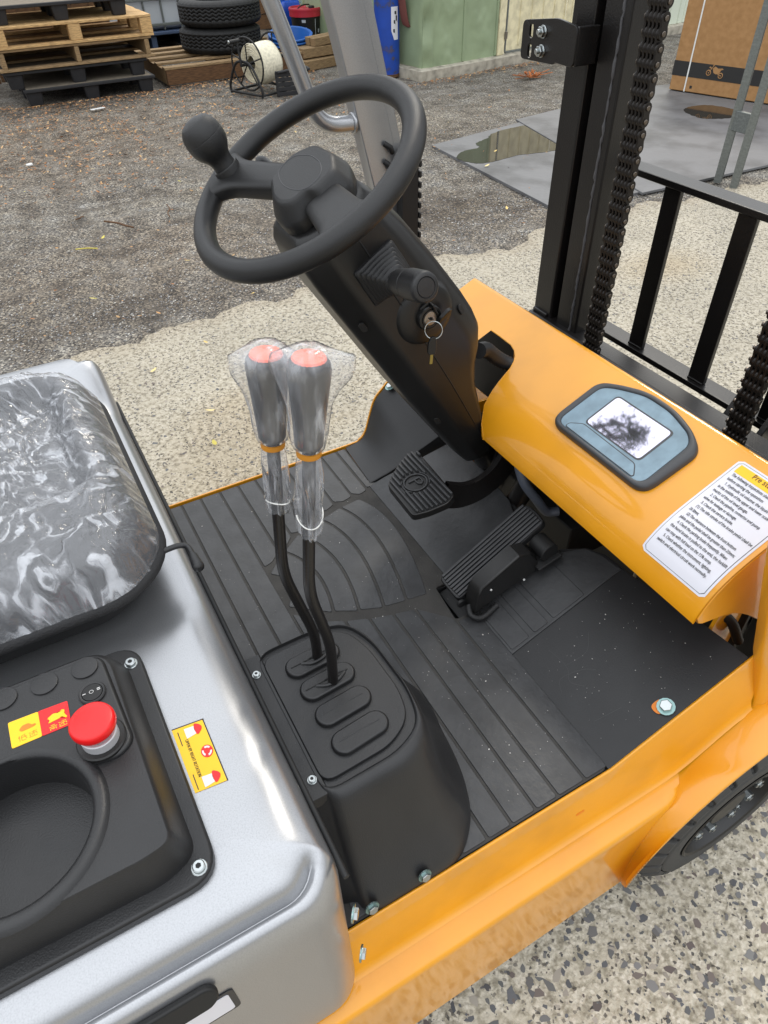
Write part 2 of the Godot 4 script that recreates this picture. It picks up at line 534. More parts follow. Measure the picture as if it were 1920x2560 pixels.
	M.foliage = mat(Color(0.24, 0.29, 0.17), 0.7)

func world() -> void:
	var cam := Camera3D.new()
	cam.name = "camera"
	cam.position = Vector3(0, 1.63, 0)
	cam.rotation = Vector3(deg_to_rad(-42.195), deg_to_rad(-27.794), deg_to_rad(-1.7875))
	cam.fov = 73.08
	cam.near = 0.02
	cam.far = 400.0
	add_child(cam)
	cam.current = true
	var env := Environment.new()
	env.background_mode = Environment.BG_SKY
	var sky := Sky.new()
	var ps := ProceduralSkyMaterial.new()
	ps.sky_top_color = Color(0.95, 0.965, 0.985)
	ps.sky_horizon_color = Color(0.56, 0.57, 0.58)
	ps.sky_curve = 0.35
	ps.ground_bottom_color = Color(0.3, 0.29, 0.27)
	ps.ground_horizon_color = Color(0.45, 0.44, 0.42)
	ps.sky_energy_multiplier = 1.4
	ps.sun_angle_max = 30.0
	sky.sky_material = ps
	env.sky = sky
	env.tonemap_mode = Environment.TONE_MAPPER_LINEAR
	env.tonemap_exposure = 1.06
	env.sdfgi_enabled = true
	env.ssao_enabled = true
	env.ssil_enabled = true
	var we := WorldEnvironment.new()
	we.name = "environment"
	we.environment = env
	add_child(we)
	var sun := DirectionalLight3D.new()
	sun.name = "sun"
	sun.light_energy = 0.35
	sun.light_color = Color(1.0, 0.97, 0.92)
	sun.light_angular_distance = 12.0
	sun.shadow_enabled = true
	sun.rotation_degrees = Vector3(-45, 130, 0)
	add_child(sun)

func _ready() -> void:
	rng.seed = 7
	world()
	materials()
	grounds()
	trees()
	yard()
	forklift()
	small_things()

# ---------------------------------------------------------------- the ground
static func blob(p: Vector2, cx: float, cz: float, rx: float, rz: float) -> float:
	var d := Vector2((p.x - cx) / rx, (p.y - cz) / rz).length()
	return clampf(1.3 - d, 0.0, 1.0)

func grounds() -> void:
	var f := FastNoiseLite.new(); f.frequency = 0.9; f.seed = 3; f.fractal_octaves = 4
	# gravel yard: a fine sheet where the photo looks, on one far-reaching ground
	var g := MB.new()
	g.flat(Vector3(-200, -0.03, -200), Vector3(200, -0.03, -200), Vector3(200, -0.03, 200), Vector3(-200, -0.03, 200), Vector3.UP)
	tag(part("ground", g, M.gravel), "", "", "", "structure")
	g = MB.new()
	var nx := 150; var nz := 130
	var pts := []; var cols := []
	for i in nz + 1:
		var r := PackedVector3Array(); var cr := PackedColorArray()
		for j in nx + 1:
			var x := lerpf(-4.0, 9.5, float(j) / nx)
			var z := lerpf(-14.0, -2.6, float(i) / nz)
			var q := Vector2(x, z)
			var w := f.get_noise_2d(x, z) * 0.5 + 0.5
			var w2 := f.get_noise_2d(x * 3.0 + 50.0, z * 3.0)
			var y := (f.get_noise_2d(x * 2.0, z * 2.0 + 9.0)) * 0.016 - 0.004
			y -= 0.03 * blob(q, 0.75, -5.55, 0.35, 0.16)
			if z > -3.0: y = minf(y, -0.012)
			if x > 3.0 and z > -6.1 : y = minf(y, -0.006)
			var c := Color(0.74, 0.735, 0.725)
			var brown := clampf(blob(q, 0.6, -7.4, 1.8, 1.6) * 0.9 + blob(q, 0.2, -4.3, 1.4, 0.8) * 0.6 + blob(q, 2.2, -3.9, 1.6, 0.6) * 0.7 + blob(q, 1.2, -4.6, 0.8, 0.3) * 0.5 + w2 * 0.25, 0, 1)
			c = c.lerp(Color(0.66, 0.55, 0.44), brown * 0.6)
			var damp := clampf(blob(q, 2.75, -4.05, 0.75, 0.38) * (0.75 + w2) + blob(q, 3.6, -5.7, 0.55, 0.22) * 0.9 + blob(q, 2.7, -4.95, 0.35, 0.2) * 0.8 + blob(q, 0.75, -5.55, 0.45, 0.18) * 0.6 + blob(q, 0.35, -3.65, 1.0, 0.25) * 0.7 + blob(q, 1.6, -8.9, 1.6, 0.5) * 0.6, 0, 1)
			c = c.lerp(Color(0.30, 0.26, 0.22), damp * 0.8)
			var pale := clampf(blob(q, 3.4, -6.3, 1.6, 0.8) * 0.7 + blob(q, 1.9, -5.3, 1.2, 0.3) * 0.6, 0, 1)
			c = c.lerp(Color(1.0, 0.94, 0.82), pale * 0.6)
			c = c * (0.85 + 0.3 * w)
			r.append(Vector3(x, y, z)); cr.append(c)
		pts.append(r); cols.append(cr)
	for i in nz:
		for j in nx:
			var a: Vector3 = pts[i][j]; var b: Vector3 = pts[i][j + 1]; var d: Vector3 = pts[i + 1][j + 1]; var e: Vector3 = pts[i + 1][j]
			var nm := (d - a).cross(e - b).normalized()
			if nm.y < 0: nm = -nm
			for t in [[a, b, d, cols[i][j], cols[i][j + 1], cols[i + 1][j + 1]], [a, d, e, cols[i][j], cols[i + 1][j + 1], cols[i + 1][j]]]:
				g.tri(t[0], t[1], t[2], nm, nm, nm)
				var k := g.c.size()
				var same: bool = g.v[k - 2].is_equal_approx(t[1])
				g.c[k - 3] = t[3]; g.c[k - 2] = t[4] if same else t[5]; g.c[k - 1] = t[5] if same else t[4]
	tag(part("gravel_yard", g, M.gravel), "", "", "", "structure")
	# concrete pavement with a crumbled edge towards the gravel
	var e := FastNoiseLite.new(); e.frequency = 1.4; e.seed = 5; e.fractal_octaves = 4
	g = MB.new()
	var mx := 260; var mz := 90
	pts = []; cols = []
	for i in mz + 1:
		var r := PackedVector3Array(); var cr := PackedColorArray()
		for j in mx + 1:
			var x := lerpf(-5.0, 8.0, float(j) / mx)
			var edge := -3.36 + e.get_noise_2d(x, 0.0) * 0.20 + e.get_noise_2d(x * 6.0, 3.0) * 0.06 + e.get_noise_2d(x * 22.0, 8.0) * 0.025
			if x < 0.5: edge += (0.5 - x) * 0.12
			var t := float(i) / mz
			var z := lerpf(edge, 5.0, t * t * 0.8 + t * 0.2)
			var q := Vector2(x, z)
			var c := Color(0.97, 0.955, 0.92)
			var w := f.get_noise_2d(x * 1.6, z * 1.6)
			c = c * (0.95 + 0.14 * w) * lerpf(0.84, 1.0, sm(-1.0, -0.3, z))  # far part darkened in its colour to offset the brighter light there
			c = c.lerp(Color(0.66, 0.56, 0.42), clampf(blob(q, 0.72, -2.35, 0.4, 0.25) * (0.5 + w) + blob(q, 3.2, -2.6, 0.3, 0.2) * 0.6 + blob(q, 0.45, -2.0, 0.35, 0.3) * 0.4, 0, 0.7))
			c = c.lerp(Color(0.55, 0.49, 0.42), clampf((0.16 - (z - edge)) / 0.16, 0, 1) * 0.55)
			c = c.lerp(Color(0.34, 0.34, 0.345), clampf(blob(q, 1.25, -0.12, 0.25, 0.12) * 0.9, 0, 0.7))
			c.a = 1.0
			r.append(Vector3(x, (0.004 if i > 0 else -0.02), z)); cr.append(c)
		pts.append(r); cols.append(cr)
	for i in mz:
		for j in mx:
			var a: Vector3 = pts[i][j]; var b: Vector3 = pts[i][j + 1]; var d: Vector3 = pts[i + 1][j + 1]; var h: Vector3 = pts[i + 1][j]
			for t in [[a, b, d, cols[i][j], cols[i][j + 1], cols[i + 1][j + 1]], [a, d, h, cols[i][j], cols[i + 1][j + 1], cols[i + 1][j]]]:
				g.tri(t[0], t[1], t[2], Vector3.UP, Vector3.UP, Vector3.UP)
				var k := g.c.size()
				var same: bool = g.v[k - 2].is_equal_approx(t[1])
				g.c[k - 3] = t[3]; g.c[k - 2] = t[4] if same else t[5]; g.c[k - 1] = t[5] if same else t[4]
	var slab := part("concrete_pavement", g, M.concrete)
	tag(slab, "", "", "", "structure")
	# exposed stones of the concrete: the largest, beside the sill, one by one, the others joined
	var many := MB.new()
	var count := 0
	var tones := [Color(0.085, 0.085, 0.088), Color(0.11, 0.108, 0.106), Color(0.135, 0.128, 0.12), Color(0.095, 0.09, 0.087), Color(0.15, 0.145, 0.14), Color(0.125, 0.10, 0.088), Color(0.30, 0.265, 0.22), Color(0.10, 0.10, 0.105)]
	for k in 17000:
		var near := k < 6500
		var x: float; var z: float; var size: float
		if near:
			x = rng.randf_range(0.05, 1.75); z = rng.randf_range(-0.32, 0.75)
			size = 0.0016 + 0.0085 * pow(rng.randf(), 2.6)
			if k < 330:
				size = rng.randf_range(0.0085, 0.0155); x = rng.randf_range(0.12, 1.6); z = rng.randf_range(-0.26, 0.50)
		else:
			x = rng.randf_range(-0.3, 4.2); z = rng.randf_range(-3.25, -0.5)
			size = 0.0016 + 0.0075 * pow(rng.randf(), 2.6)
		var single := k < 330 and count < 300
		var m := MB.new() if single else many
		var tone: Color = tones[rng.randi() % tones.size()] if near else tones[[0, 1, 2, 3, 3, 5, 6, 7][rng.randi() % 8]]
		m.col = tone * rng.randf_range(0.8, 1.25)
		m.col.a = 1
		var sides := 5 + rng.randi() % 4
		var poly := PackedVector2Array()
		var turn := rng.randf() * TAU
		var long := rng.randf_range(0.42, 0.95)
		for i in sides:
			var a := TAU * (i + rng.randf_range(-0.42, 0.42)) / sides
			poly.append((Vector2(cos(a), sin(a) * long) * size * rng.randf_range(0.62, 1.2)).rotated(turn))
		m.prism(poly, at(x, 0.0035, z, FLOOR), 0.0009 + 0.0003 * rng.randf(), 0.0, false, 0.0002)
		if single:
			part("stone", m, M.stone, slab); count += 1
	tag(part("small_stones", many, M.stone, slab), "", "", "", "stuff")
	# loose chips over the gravel, one multimesh
	var chip := MB.new()
	var ring := []
	for i in 5: ring.append(Vector3(cos(TAU * i / 5 + 0.3) * (0.8 + 0.3 * (i % 2)), 0.0, sin(TAU * i / 5 + 0.3) * (0.9 - 0.25 * (i % 2))))
	for i in 5:
		var a: Vector3 = ring[i]; var b: Vector3 = ring[(i + 1) % 5]
		for top in [Vector3(0.1, 0.6, -0.1), Vector3(0, -0.5, 0)]:
			var nm: Vector3 = (a - top).cross(b - top).normalized()
			if nm.dot(top) < 0: nm = -nm
			chip.tri(top, a, b, nm, nm, nm)
	var mm := MultiMesh.new()
	mm.transform_format = MultiMesh.TRANSFORM_3D
	mm.use_colors = true
	mm.mesh = chip.mesh()
	mm.instance_count = 60000
	var stones := [Color(0.12, 0.12, 0.125), Color(0.20, 0.20, 0.205), Color(0.30, 0.29, 0.28), Color(0.06, 0.06, 0.06), Color(0.46, 0.44, 0.40), Color(0.17, 0.13, 0.10)]
	for i in mm.instance_count:
		var t := rng.randf()
		var z := -3.3 - 7.2 * t * t - 0.4 * rng.randf()
		var x := rng.randf_range(-0.6 - (-z - 3.3) * 0.12, 3.4 - z * 0.33)
		var s := 0.0028 + 0.0062 * pow(rng.randf(), 3.0)
		mm.set_instance_transform(i, Transform3D(Basis.from_euler(Vector3(rng.randf_range(-0.5, 0.5), rng.randf() * TAU, 0)).scaled(Vector3(s, s * 0.7, s)), Vector3(x, f.get_noise_2d(x * 2.0, z * 2.0 + 9.0) * 0.016 - 0.004, z)))
		var c: Color = stones[rng.randi() % 6] * rng.randf_range(0.7, 1.2)
		c.a = 1
		mm.set_instance_color(i, c)
	var mi := MultiMeshInstance3D.new()
	mi.name = "gravel_chips"
	mi.multimesh = mm
	mi.material_override = M.stone
	add_child(mi)
	tag(mi, "loose grey stone chips scattered over the gravel yard", "gravel", "", "stuff")

func trees() -> void:
	# the tree that stands left of the yard: its crown shows in the display's glass
	var t := thing("gum_tree", "tall grey barked tree with loose dark green crown leaning over the yard", "tree", Vector3(-3.2, 0, -7.6))
	var b := MB.new()
	b.tube(spline(V3([-3.2, -0.1, -7.6, -3.0, 2.0, -7.5, -2.6, 4.4, -7.5, -2.9, 6.9, -7.8, -3.0, 8.4, -8.0]), 5), [0.24, 0.23, 0.22, 0.21, 0.21, 0.2, 0.2, 0.19, 0.19, 0.18, 0.17, 0.16, 0.15, 0.14, 0.13, 0.12, 0.11, 0.1, 0.08, 0.06, 0.04], 9)
	part("trunk", b, M.bark, t)
	var lf := MB.new()
	b = MB.new()
	for k in 34:
		var reach := k < 9        # one bough leans over the yard, the rest of the crown stands back
		var h := rng.randf_range(0.5, 1.0)
		var s := Vector3(-3.0, 7.2, -7.8) + Vector3(rng.randf_range(-0.4, 0.4), rng.randf_range(-2.5, 1.0), rng.randf_range(-0.4, 0.4))
		var e := s + Vector3(rng.randf_range(-2.2, 2.2), rng.randf_range(-0.2, 2.4), rng.randf_range(-2.0, 1.6))
		if reach:
			s = Vector3(-0.9, 9.2, -7.3).lerp(Vector3(1.2, 10.8, -7.0), h)
			e = Vector3(1.20, 10.95, -7.0) + Vector3(rng.randf_range(-0.30, 0.20), rng.randf_range(-0.7, 0.75), rng.randf_range(-0.3, 0.3))
		b.tube(spline(PackedVector3Array([s, s.lerp(e, 0.5) + Vector3(0, 0.15, 0), e]), 3), [0.035, 0.03, 0.027, 0.022, 0.018, 0.014, 0.008], 6)
		for c in (3 if reach else 6):
			var q := 0.16 if reach else 0.5
			var o := e + Vector3(rng.randf_range(-q, q), rng.randf_range(-q, q), rng.randf_range(-q, q))
			for l in (22 if reach else 55):
				var p := o + Vector3(rng.randfn(), rng.randfn() * 0.7, rng.randfn()) * (0.075 if reach else 0.24)
				var ax := Vector3(rng.randfn(), rng.randfn(), rng.randfn()).normalized()
				var u := ax.cross(Vector3(0.3, 0.8, 0.2)).normalized()
				lf.tri(p - ax * 0.055, p + u * 0.016, p + ax * 0.055, ax.cross(u), ax.cross(u), ax.cross(u))
				lf.tri(p - ax * 0.055, p - u * 0.016, p + ax * 0.055, ax.cross(u), ax.cross(u), ax.cross(u))
	b.tube(spline(V3([-2.2, 5.2, -7.5, -1.4, 7.6, -7.5, -0.5, 9.5, -7.3, 0.5, 10.2, -7.1, 1.15, 10.9, -7.0, 1.3, 11.7, -6.95]), 4), [0.13, 0.125, 0.12, 0.11, 0.10, 0.095, 0.09, 0.085, 0.08, 0.07, 0.065, 0.06, 0.05, 0.045, 0.04, 0.035, 0.03, 0.025, 0.02, 0.015, 0.01], 7)
	part("limbs", b, M.bark, t)
	tag(part("leaves", lf, M.foliage, t), "", "", "", "stuff")

# ---------------------------------------------------------------- the forklift
var fk: Node3D

static func sm(a: float, b: float, x: float) -> float:
	var t := clampf((x - a) / (b - a), 0.0, 1.0)
	return t * t * (3.0 - 2.0 * t)

func hood_y(x: float, z: float) -> float:
	var low := sm(-0.655, -0.70, z + 0.02 * sm(0.02, 0.06, x)) * (1.0 - sm(-1.20, -1.24, z))
	return 0.892 - 0.008 * low * (1.0 - sm(0.045, 0.075, x)) + 0.072 * sm(-1.24, -1.36, z)

func forklift() -> void:
	fk = thing("forklift", "yellow and silver forklift with black steering wheel, seat, levers and mast", "forklift", Vector3(0.3, 0, -0.78))
	hood()
	seat()
	console()
	chassis()
	floor_mat()
	lever_box()
	pedals()
	column()
	wheel()
	cowl()
	under_cowl()
	mast()
	guard()

func screw(parent: Node3D, p: Vector3, up: Vector3, r: float, called := "screw") -> void:
	var b := MB.new()
	b.cyl(p, p + up * r * 0.35, r * 1.25, 14, r * 0.1)
	b.cyl(p + up * r * 0.35, p + up * r * 0.95, r * 0.95, 14, r * 0.15)
	part(called, b, M.zinc, parent)
	b = MB.new()
	b.hexa(p + up * r * 0.9, up, r * 0.48, r * 0.08)
	part("screw_socket", b, M.dark, parent)

func bolt(parent: Node3D, p: Vector3, up: Vector3, r: float, called := "bolt") -> void:
	var b := MB.new()
	b.cyl(p, p + up * r * 0.22, r * 1.35, 16, r * 0.06)
	b.hexa(p + up * r * 0.22, up, r * 0.95, r * 0.7)
	part(called, b, M.zinc, parent)
	b = MB.new()
	b.cyl(p + up * 0.0003, p + up * (r * 0.22 + 0.0006), r * 1.36, 14)
	part("bolt_washer", b, M.teal, parent)

func hood() -> void:
	var x0 := -0.80; var x1 := 0.0845; var z0 := -1.405; var z1 := -0.254
	var side := [[0, 0.50], [0, 0.80], [0.001, 0.825], [0.004, 0.842], [0.010, 0.857], [0.016, 0.8625], [0.0205, 0.862], [0.0235, 0.8555], [0.0260, 0.8555], [0.0290, 0.867], [0.0325, 0.8765], [0.042, 0.8865], [0.07, 0.8915], [0.10, 0.892]]
	var front := [[0, 0.50], [0, 0.835], [0.001, 0.847], [0.003, 0.857], [0.006, 0.865], [0.010, 0.872], [0.014, 0.877], [0.018, 0.880], [0.022, 0.8825], [0.027, 0.885], [0.035, 0.888], [0.047, 0.8905], [0.07, 0.8918], [0.10, 0.892]]
	var b := MB.new()
	var rows := []
	for k in side.size():
		var row := PackedVector3Array()
		# walk the rounded outline, long edges divided so that the top's steps show on them
		var pts := []
		for q in 4:
			var sx := 1 if q == 0 or q == 3 else -1
			var sz := 1 if q < 2 else -1
			for i in 9:
				var a := PI * 0.5 * (q + float(i) / 8)
				pts.append([sx, sz, cos(a), sin(a)])
			var steps := 60
			if q == 3 or q == 1:
				for i in range(1, steps): pts.append([sx, lerpf(sz, -sz, float(i) / steps), cos(PI * 0.5 * (q + 1)), 0.0])
		for p in pts:
			var w: float = sm(0.08, 0.62, absf(p[3]))
			var d: float = lerpf(front[k][0], side[k][0], w)
			var y: float = lerpf(front[k][1], side[k][1], w)
			var r := maxf(0.050 - d * 0.45, 0.012)
			var hx := (x1 - x0) * 0.5 - d - r
			var hz := (z1 - z0) * 0.5 - d - r
			var P := Vector3((x0 + x1) * 0.5 + p[0] * hx + p[2] * r, 0, (z0 + z1) * 0.5 + p[1] * hz + p[3] * r)
			var lift := (hood_y(P.x, P.z) - 0.892) * sm(0.80, 0.885, y)
			P.y = y + lift
			row.append(P)
		rows.append(row)
	b.grid(rows, true, false)
	var top := []
	var na := 30; var nb := 110
	for i in na + 1:
		var row := PackedVector3Array()
		for j in nb + 1:
			var x := lerpf(x0 + 0.099, x1 - 0.099, float(i) / na)
			var z := lerpf(z0 + 0.099, z1 - 0.099, float(j) / nb)
			row.append(Vector3(x, hood_y(x, z) + 0.0001, z))
		top.append(row)
	b.grid(top, false, false, Vector3.UP)
	var h := part("hood", b, M.silver, fk)
	# black sealing lip along the front of the hood
	b = MB.new()
	b.tube(V3([0.0865, 0.852, -1.33, 0.0865, 0.852, -0.8, 0.0865, 0.852, -0.275]), 0.0035, 8)
	part("sealing_lip", b, M.dark, h)
	# recessed pull handle and its label on the hood's side
	b = MB.new()
	b.prism(rrect(0.16, 0.03, 0.014), Transform3D(Basis(Vector3(1, 0, 0), Vector3(0, 0.94, -0.34), Vector3(0, 0.34, 0.94)), Vector3(-0.148, 0.833, -0.2525)), 0.006, 0.003)
	part("hood_handle", b, M.dark, h)
	b = MB.new()
	b.prism(rrect(0.13, 0.06, 0.006), Transform3D(Basis(Vector3(1, 0, 0), Vector3(0, 1, 0), Vector3(0, 0, 1)), Vector3(-0.122, 0.778, -0.2535)), 0.0008, 0.0002)
	var sl := part("side_label", b, M.ink, h)
	b = MB.new()
	b.prism(rrect(0.118, 0.048, 0.004), at(-0.122, 0.778, -0.2525), 0.0006)
	part("label_field", b, M.label_white, sl)
	for p in [Vector3(0.0845, 0.765, -0.268), Vector3(0.0845, 0.645, -0.26)]:
		bolt(h, p, Vector3(0.8, 0, 0.6), 0.0075)
	# yellow sticker that shows how the stop button is released
	var s := MB.new()
	s.prism(V2([-0.0255, -0.510, 0.0115, -0.506, 0.0120, -0.418, -0.0245, -0.421]), at(0, 0.8922, 0, FLOOR), 0.0006, 0.0001)
	var st := part("stop_button_sticker", s, M.label_yellow, h)
	var y := 0.8930
	s = MB.new()
	for k in [[-0.505, 0], [-0.437, 1]]:
		var z: float = k[0]
		s.prism(round_poly(V2([-0.000, z - 0.009 + 0.008, 0.006, z - 0.004 + 0.008, 0.0078, z + 0.008, 0.006, z + 0.012, 0.0, z + 0.017, -0.002, z + 0.008]), 0.004), at(0, y, 0, FLOOR), 0.0003)
	var ring := PackedVector2Array()
	for i in 20: ring.append(Vector2(0.003 + 0.0068 * cos(TAU * i / 20), -0.463 + 0.0082 * sin(TAU * i / 20)))
	s.prism(ring, at(0, y, 0, FLOOR), 0.0003)
	part("red_print", s, M.red, st)
	s = MB.new()
	for k in [-0.497, -0.429]:
		s.prism(V2([-0.0125, k - 0.0065, -0.001, k - 0.005, -0.001, k + 0.006, -0.0125, k + 0.0075]), at(0, y, 0, FLOOR), 0.0003)
	for a0 in [0.2, 2.3, 4.4]:
		var arc := PackedVector2Array()
		for i in 5: arc.append(Vector2(0.003, -0.463) + Vector2(cos(a0 + i * 0.33), sin(a0 + i * 0.33) * 1.2) * 0.0056)
		for i in 5: arc.append(Vector2(0.003, -0.463) + Vector2(cos(a0 + (4 - i) * 0.33), sin(a0 + (4 - i) * 0.33) * 1.2) * 0.0036)
		s.prism(arc, at(0, y + 0.0003, 0, FLOOR), 0.0003)
	part("white_print", s, M.white, st)
	text_line(st, "OPEN BY RIGHT ROTATION", Vector3(-0.0165, y + 0.0001, -0.489), Vector3(0, 0, 1), Vector3(1, 0, 0), 0.0048, M.ink, 0.052)
	s = MB.new()
	for k in [-0.503, -0.443]: s.prism(V2([-0.0205, k, -0.0195, k, -0.0195, k + 0.02, -0.0205, k + 0.02]), at(0, y, 0, FLOOR), 0.0002)
	s.prism(V2([-0.0255, -0.5105, 0.0125, -0.5065, 0.0125, -0.5050, -0.0255, -0.5090]), at(0, y - 0.0006, 0, FLOOR), 0.0005)
	s.prism(V2([0.0108, -0.506, 0.0122, -0.506, 0.0127, -0.418, 0.0113, -0.418]), at(0, y - 0.0006, 0, FLOOR), 0.0005)
	part("dark_print", s, M.ink, st)

# one line of lettering: where its baseline starts, along which it runs, which way is up on the page
func text_line(parent: Node3D, s: String, where: Vector3, along: Vector3, up: Vector3, size: float, m: Material, width := 0.0, bold := false, slant := 0.0) -> void:
	var t := TextMesh.new()
	var f := SystemFont.new()
	f.font_names = PackedStringArray(["Droid Sans"])
	if bold: f.font_weight = 700
	t.font = f
	t.text = s
	t.font_size = 32
	t.pixel_size = size / 32.0
	t.depth = 0.0004
	t.curve_step = 4.0
	t.horizontal_alignment = HORIZONTAL_ALIGNMENT_LEFT
	t.vertical_alignment = VERTICAL_ALIGNMENT_BOTTOM
	var o := MeshInstance3D.new()
	o.mesh = t
	o.material_override = m
	o.name = "text"
	var sx := 1.0
	if width > 0.0:
		var w := t.get_aabb().size.x
		if w > 0: sx = width / w
	var x := along.normalized(); var y := up.normalized()
	var off := Vector3.ZERO
	var p: Node = parent
	while p is Node3D and p != self:
		off += (p as Node3D).position
		p = p.get_parent()
	o.transform = Transform3D(Basis(x * sx, y + x * slant, x.cross(y)), where - off)
	parent.add_child(o, true)

# the seat's upper side over its plan, 0 outside
const SX0 := -0.47
const SX1 := 0.046
const SZ0 := -1.250
const SZ1 := -0.688
func seat_y(x: float, z: float, soft := 1.0) -> float:
	var dn := SZ1 - z; var df := z - SZ0; var dx := SX1 - x
	# distance inside a rounded outline
	var r := 0.10
	var cx := minf(dn, df); var e := minf(cx, dx)
	if cx < r and dx < r: e = r - Vector2(r - cx, r - dx).length()
	if e <= 0.0: return 0.955
	var crown := 0.955 + 0.070 * sqrt(clampf(1.0 - pow(1.0 - clampf(e / 0.075, 0, 1), 2.0), 0, 1))
	var dish := sm(0.13, 0.185, dn - 0.03 * sm(-0.05, 0.02, x)) * sm(0.055, 0.11, df) * sm(0.045, 0.085, dx + 0.10 * absf(z + 1.02) * absf(z + 1.02))
	crown -= 0.044 * dish
	crown += 0.010 * sm(0.05, 0.16, dn) * (1.0 - sm(0.12, 0.19, dn))
	return crown

func seat() -> void:
	var b := MB.new()
	# pan
	var outline := rrect(SX1 - SX0 - 0.05, SZ1 - SZ0 - 0.05, 0.08, 8)
	b.prism(outline, at((SX0 + SX1) * 0.5 - 0.01, 0.895, (SZ0 + SZ1) * 0.5, FLOOR), 0.055, 0.01)
	var s := part("seat", b, M.dark, fk)
	# cushion
	b = MB.new()
	var rows := []
	var ni := 60; var nj := 64
	for i in ni + 1:
		var row := PackedVector3Array()
		for j in nj + 1:
			var x := lerpf(SX0, SX1, float(i) / ni); var z := lerpf(SZ0, SZ1, float(j) / nj)
			row.append(seat_point(x, z, 0.0))
		rows.append(row)
	b.grid(rows, false, false, Vector3.UP)
	part("seat_cushion", b, M.vinyl, s)
	# piping round its edge
	b = MB.new()
	var loop := PackedVector3Array()
	for p in rrect(SX1 - SX0, SZ1 - SZ0, 0.10, 10): loop.append(Vector3((SX0 + SX1) * 0.5 + p.x, 0.949, (SZ0 + SZ1) * 0.5 + p.y))
	b.tube(loop, 0.0105, 8, false, true)
	part("piping", b, M.piping, s)
	# slide lever
	b = MB.new()
	b.tube(spline(V3([0.02, 0.948, -0.748, 0.055, 0.95, -0.749, 0.070, 0.95, -0.747, 0.0775, 0.95, -0.738, 0.0785, 0.951, -0.715]), 4), 0.0042, 10)
	b.tube(V3([0.0785, 0.951, -0.722, 0.0785, 0.951, -0.718, 0.0785, 0.951, -0.695, 0.0785, 0.951, -0.691, 0.0785, 0.951, -0.6885]), [0.004, 0.0062, 0.0082, 0.0076, 0.003], 12)
	part("seat_lever", b, M.plastic, s)

# a grid point moved inside the rounded outline of the seat, raised by lift
func seat_point(x: float, z: float, lift: float) -> Vector3:
	var r := 0.10
	var qx := x; var qz := z
	var ox := x - (SX1 - r); var oz := maxf(z - (SZ1 - r), (SZ0 + r) - z)
	if ox > 0 and oz > 0:
		var m := maxf(ox, oz); var l := Vector2(ox, oz).length()
		var k := m / maxf(l, 1e-6)
		qx = SX1 - r + ox * k
		var nz := oz * k
		qz = SZ1 - r + nz if z > (SZ0 + SZ1) * 0.5 else SZ0 + r - nz
	return Vector3(qx, seat_y(qx, qz) + lift, qz)

func seat_cover() -> void:
	# clear plastic film drawn over the cushion, creased
	var f := FastNoiseLite.new(); f.seed = 21; f.frequency = 9.0; f.noise_type = FastNoiseLite.TYPE_SIMPLEX; f.fractal_type = FastNoiseLite.FRACTAL_RIDGED; f.fractal_octaves = 4
	var f2 := FastNoiseLite.new(); f2.seed = 22; f2.frequency = 5.0
	var b := MB.new()
	var rows := []
	var ni := 150; var nj := 150
	for i in ni + 1:
		var row := PackedVector3Array()
		for j in nj + 1:
			var x := lerpf(SX0 + 0.01, SX1 + 0.002, float(i) / ni); var z := lerpf(SZ0 - 0.004, SZ1 + 0.004, float(j) / nj)
			var q := seat_point(minf(x, SX1), clampf(z, SZ0, SZ1), 0.0)
			var e := minf(minf(SZ1 - z, z - SZ0), SX1 - x)
			# creases run mostly along the seat's edge towards the corner
			var ang := atan2(z + 1.02, x + 0.16); var rad := Vector2(x + 0.16, (z + 1.02)).length()
			var w := f.get_noise_2d(ang * 0.42, rad * 0.5)
			var wb := f.get_noise_2d(x * 0.55 + z * 1.1 + 3.0, (z - x * 1.4) * 0.22)
			var w2 := f2.get_noise_2d(x * 1.6, z * 1.6)
			var k := sm(-0.01, 0.06, e)
			var dn := SZ1 - z
			var front := sm(0.20, 0.10, dn)
			q.y += 0.0065 + 0.0075 * (lerpf(w, wb, front) + 0.2) * (0.35 + 0.65 * k) + 0.0045 * w2 * k
			w = wb
			if e < 0.012: q.y -= 0.003
			if z > SZ1 - 0.002: q.z += 0.006 + 0.004 * w
			if x > SX1 - 0.002: q.x += 0.003
			row.append(q)
		rows.append(row)
	b.grid(rows, false, false, Vector3.UP)
	for p in b.v:    # creases follow the rounded edge of the cushion
		var q := Vector2(p.x + 0.36, p.z + 1.03)
		var w := 0.05 * f2.get_noise_2d(p.x * 1.5, p.z * 1.5)
		b.uvs.append(Vector2(q.angle() * 0.32 + w, q.length() * 4.2 + 0.22 * f2.get_noise_2d(p.x * 1.3 + 9.0, p.z * 1.3) + p.y * 3.0))
	var t := thing("plastic_seat_cover", "clear creased plastic film wrapped over the dark forklift seat", "plastic cover", Vector3(-0.2, 0.95, -0.97))
	part("film", b, M.film, t)
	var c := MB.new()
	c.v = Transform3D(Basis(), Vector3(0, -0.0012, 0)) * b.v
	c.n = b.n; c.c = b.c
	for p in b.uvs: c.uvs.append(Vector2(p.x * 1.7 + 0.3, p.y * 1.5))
	part("crease_glints", c, M.haze, t)

static func tidy(p: PackedVector2Array) -> PackedVector2Array:
	var o := PackedVector2Array()
	for v in p:
		if o.is_empty() or o[o.size() - 1].distance_to(v) > 0.0005: o.append(v)
	if o[0].distance_to(o[o.size() - 1]) < 0.0005: o.remove_at(o.size() - 1)
	return o

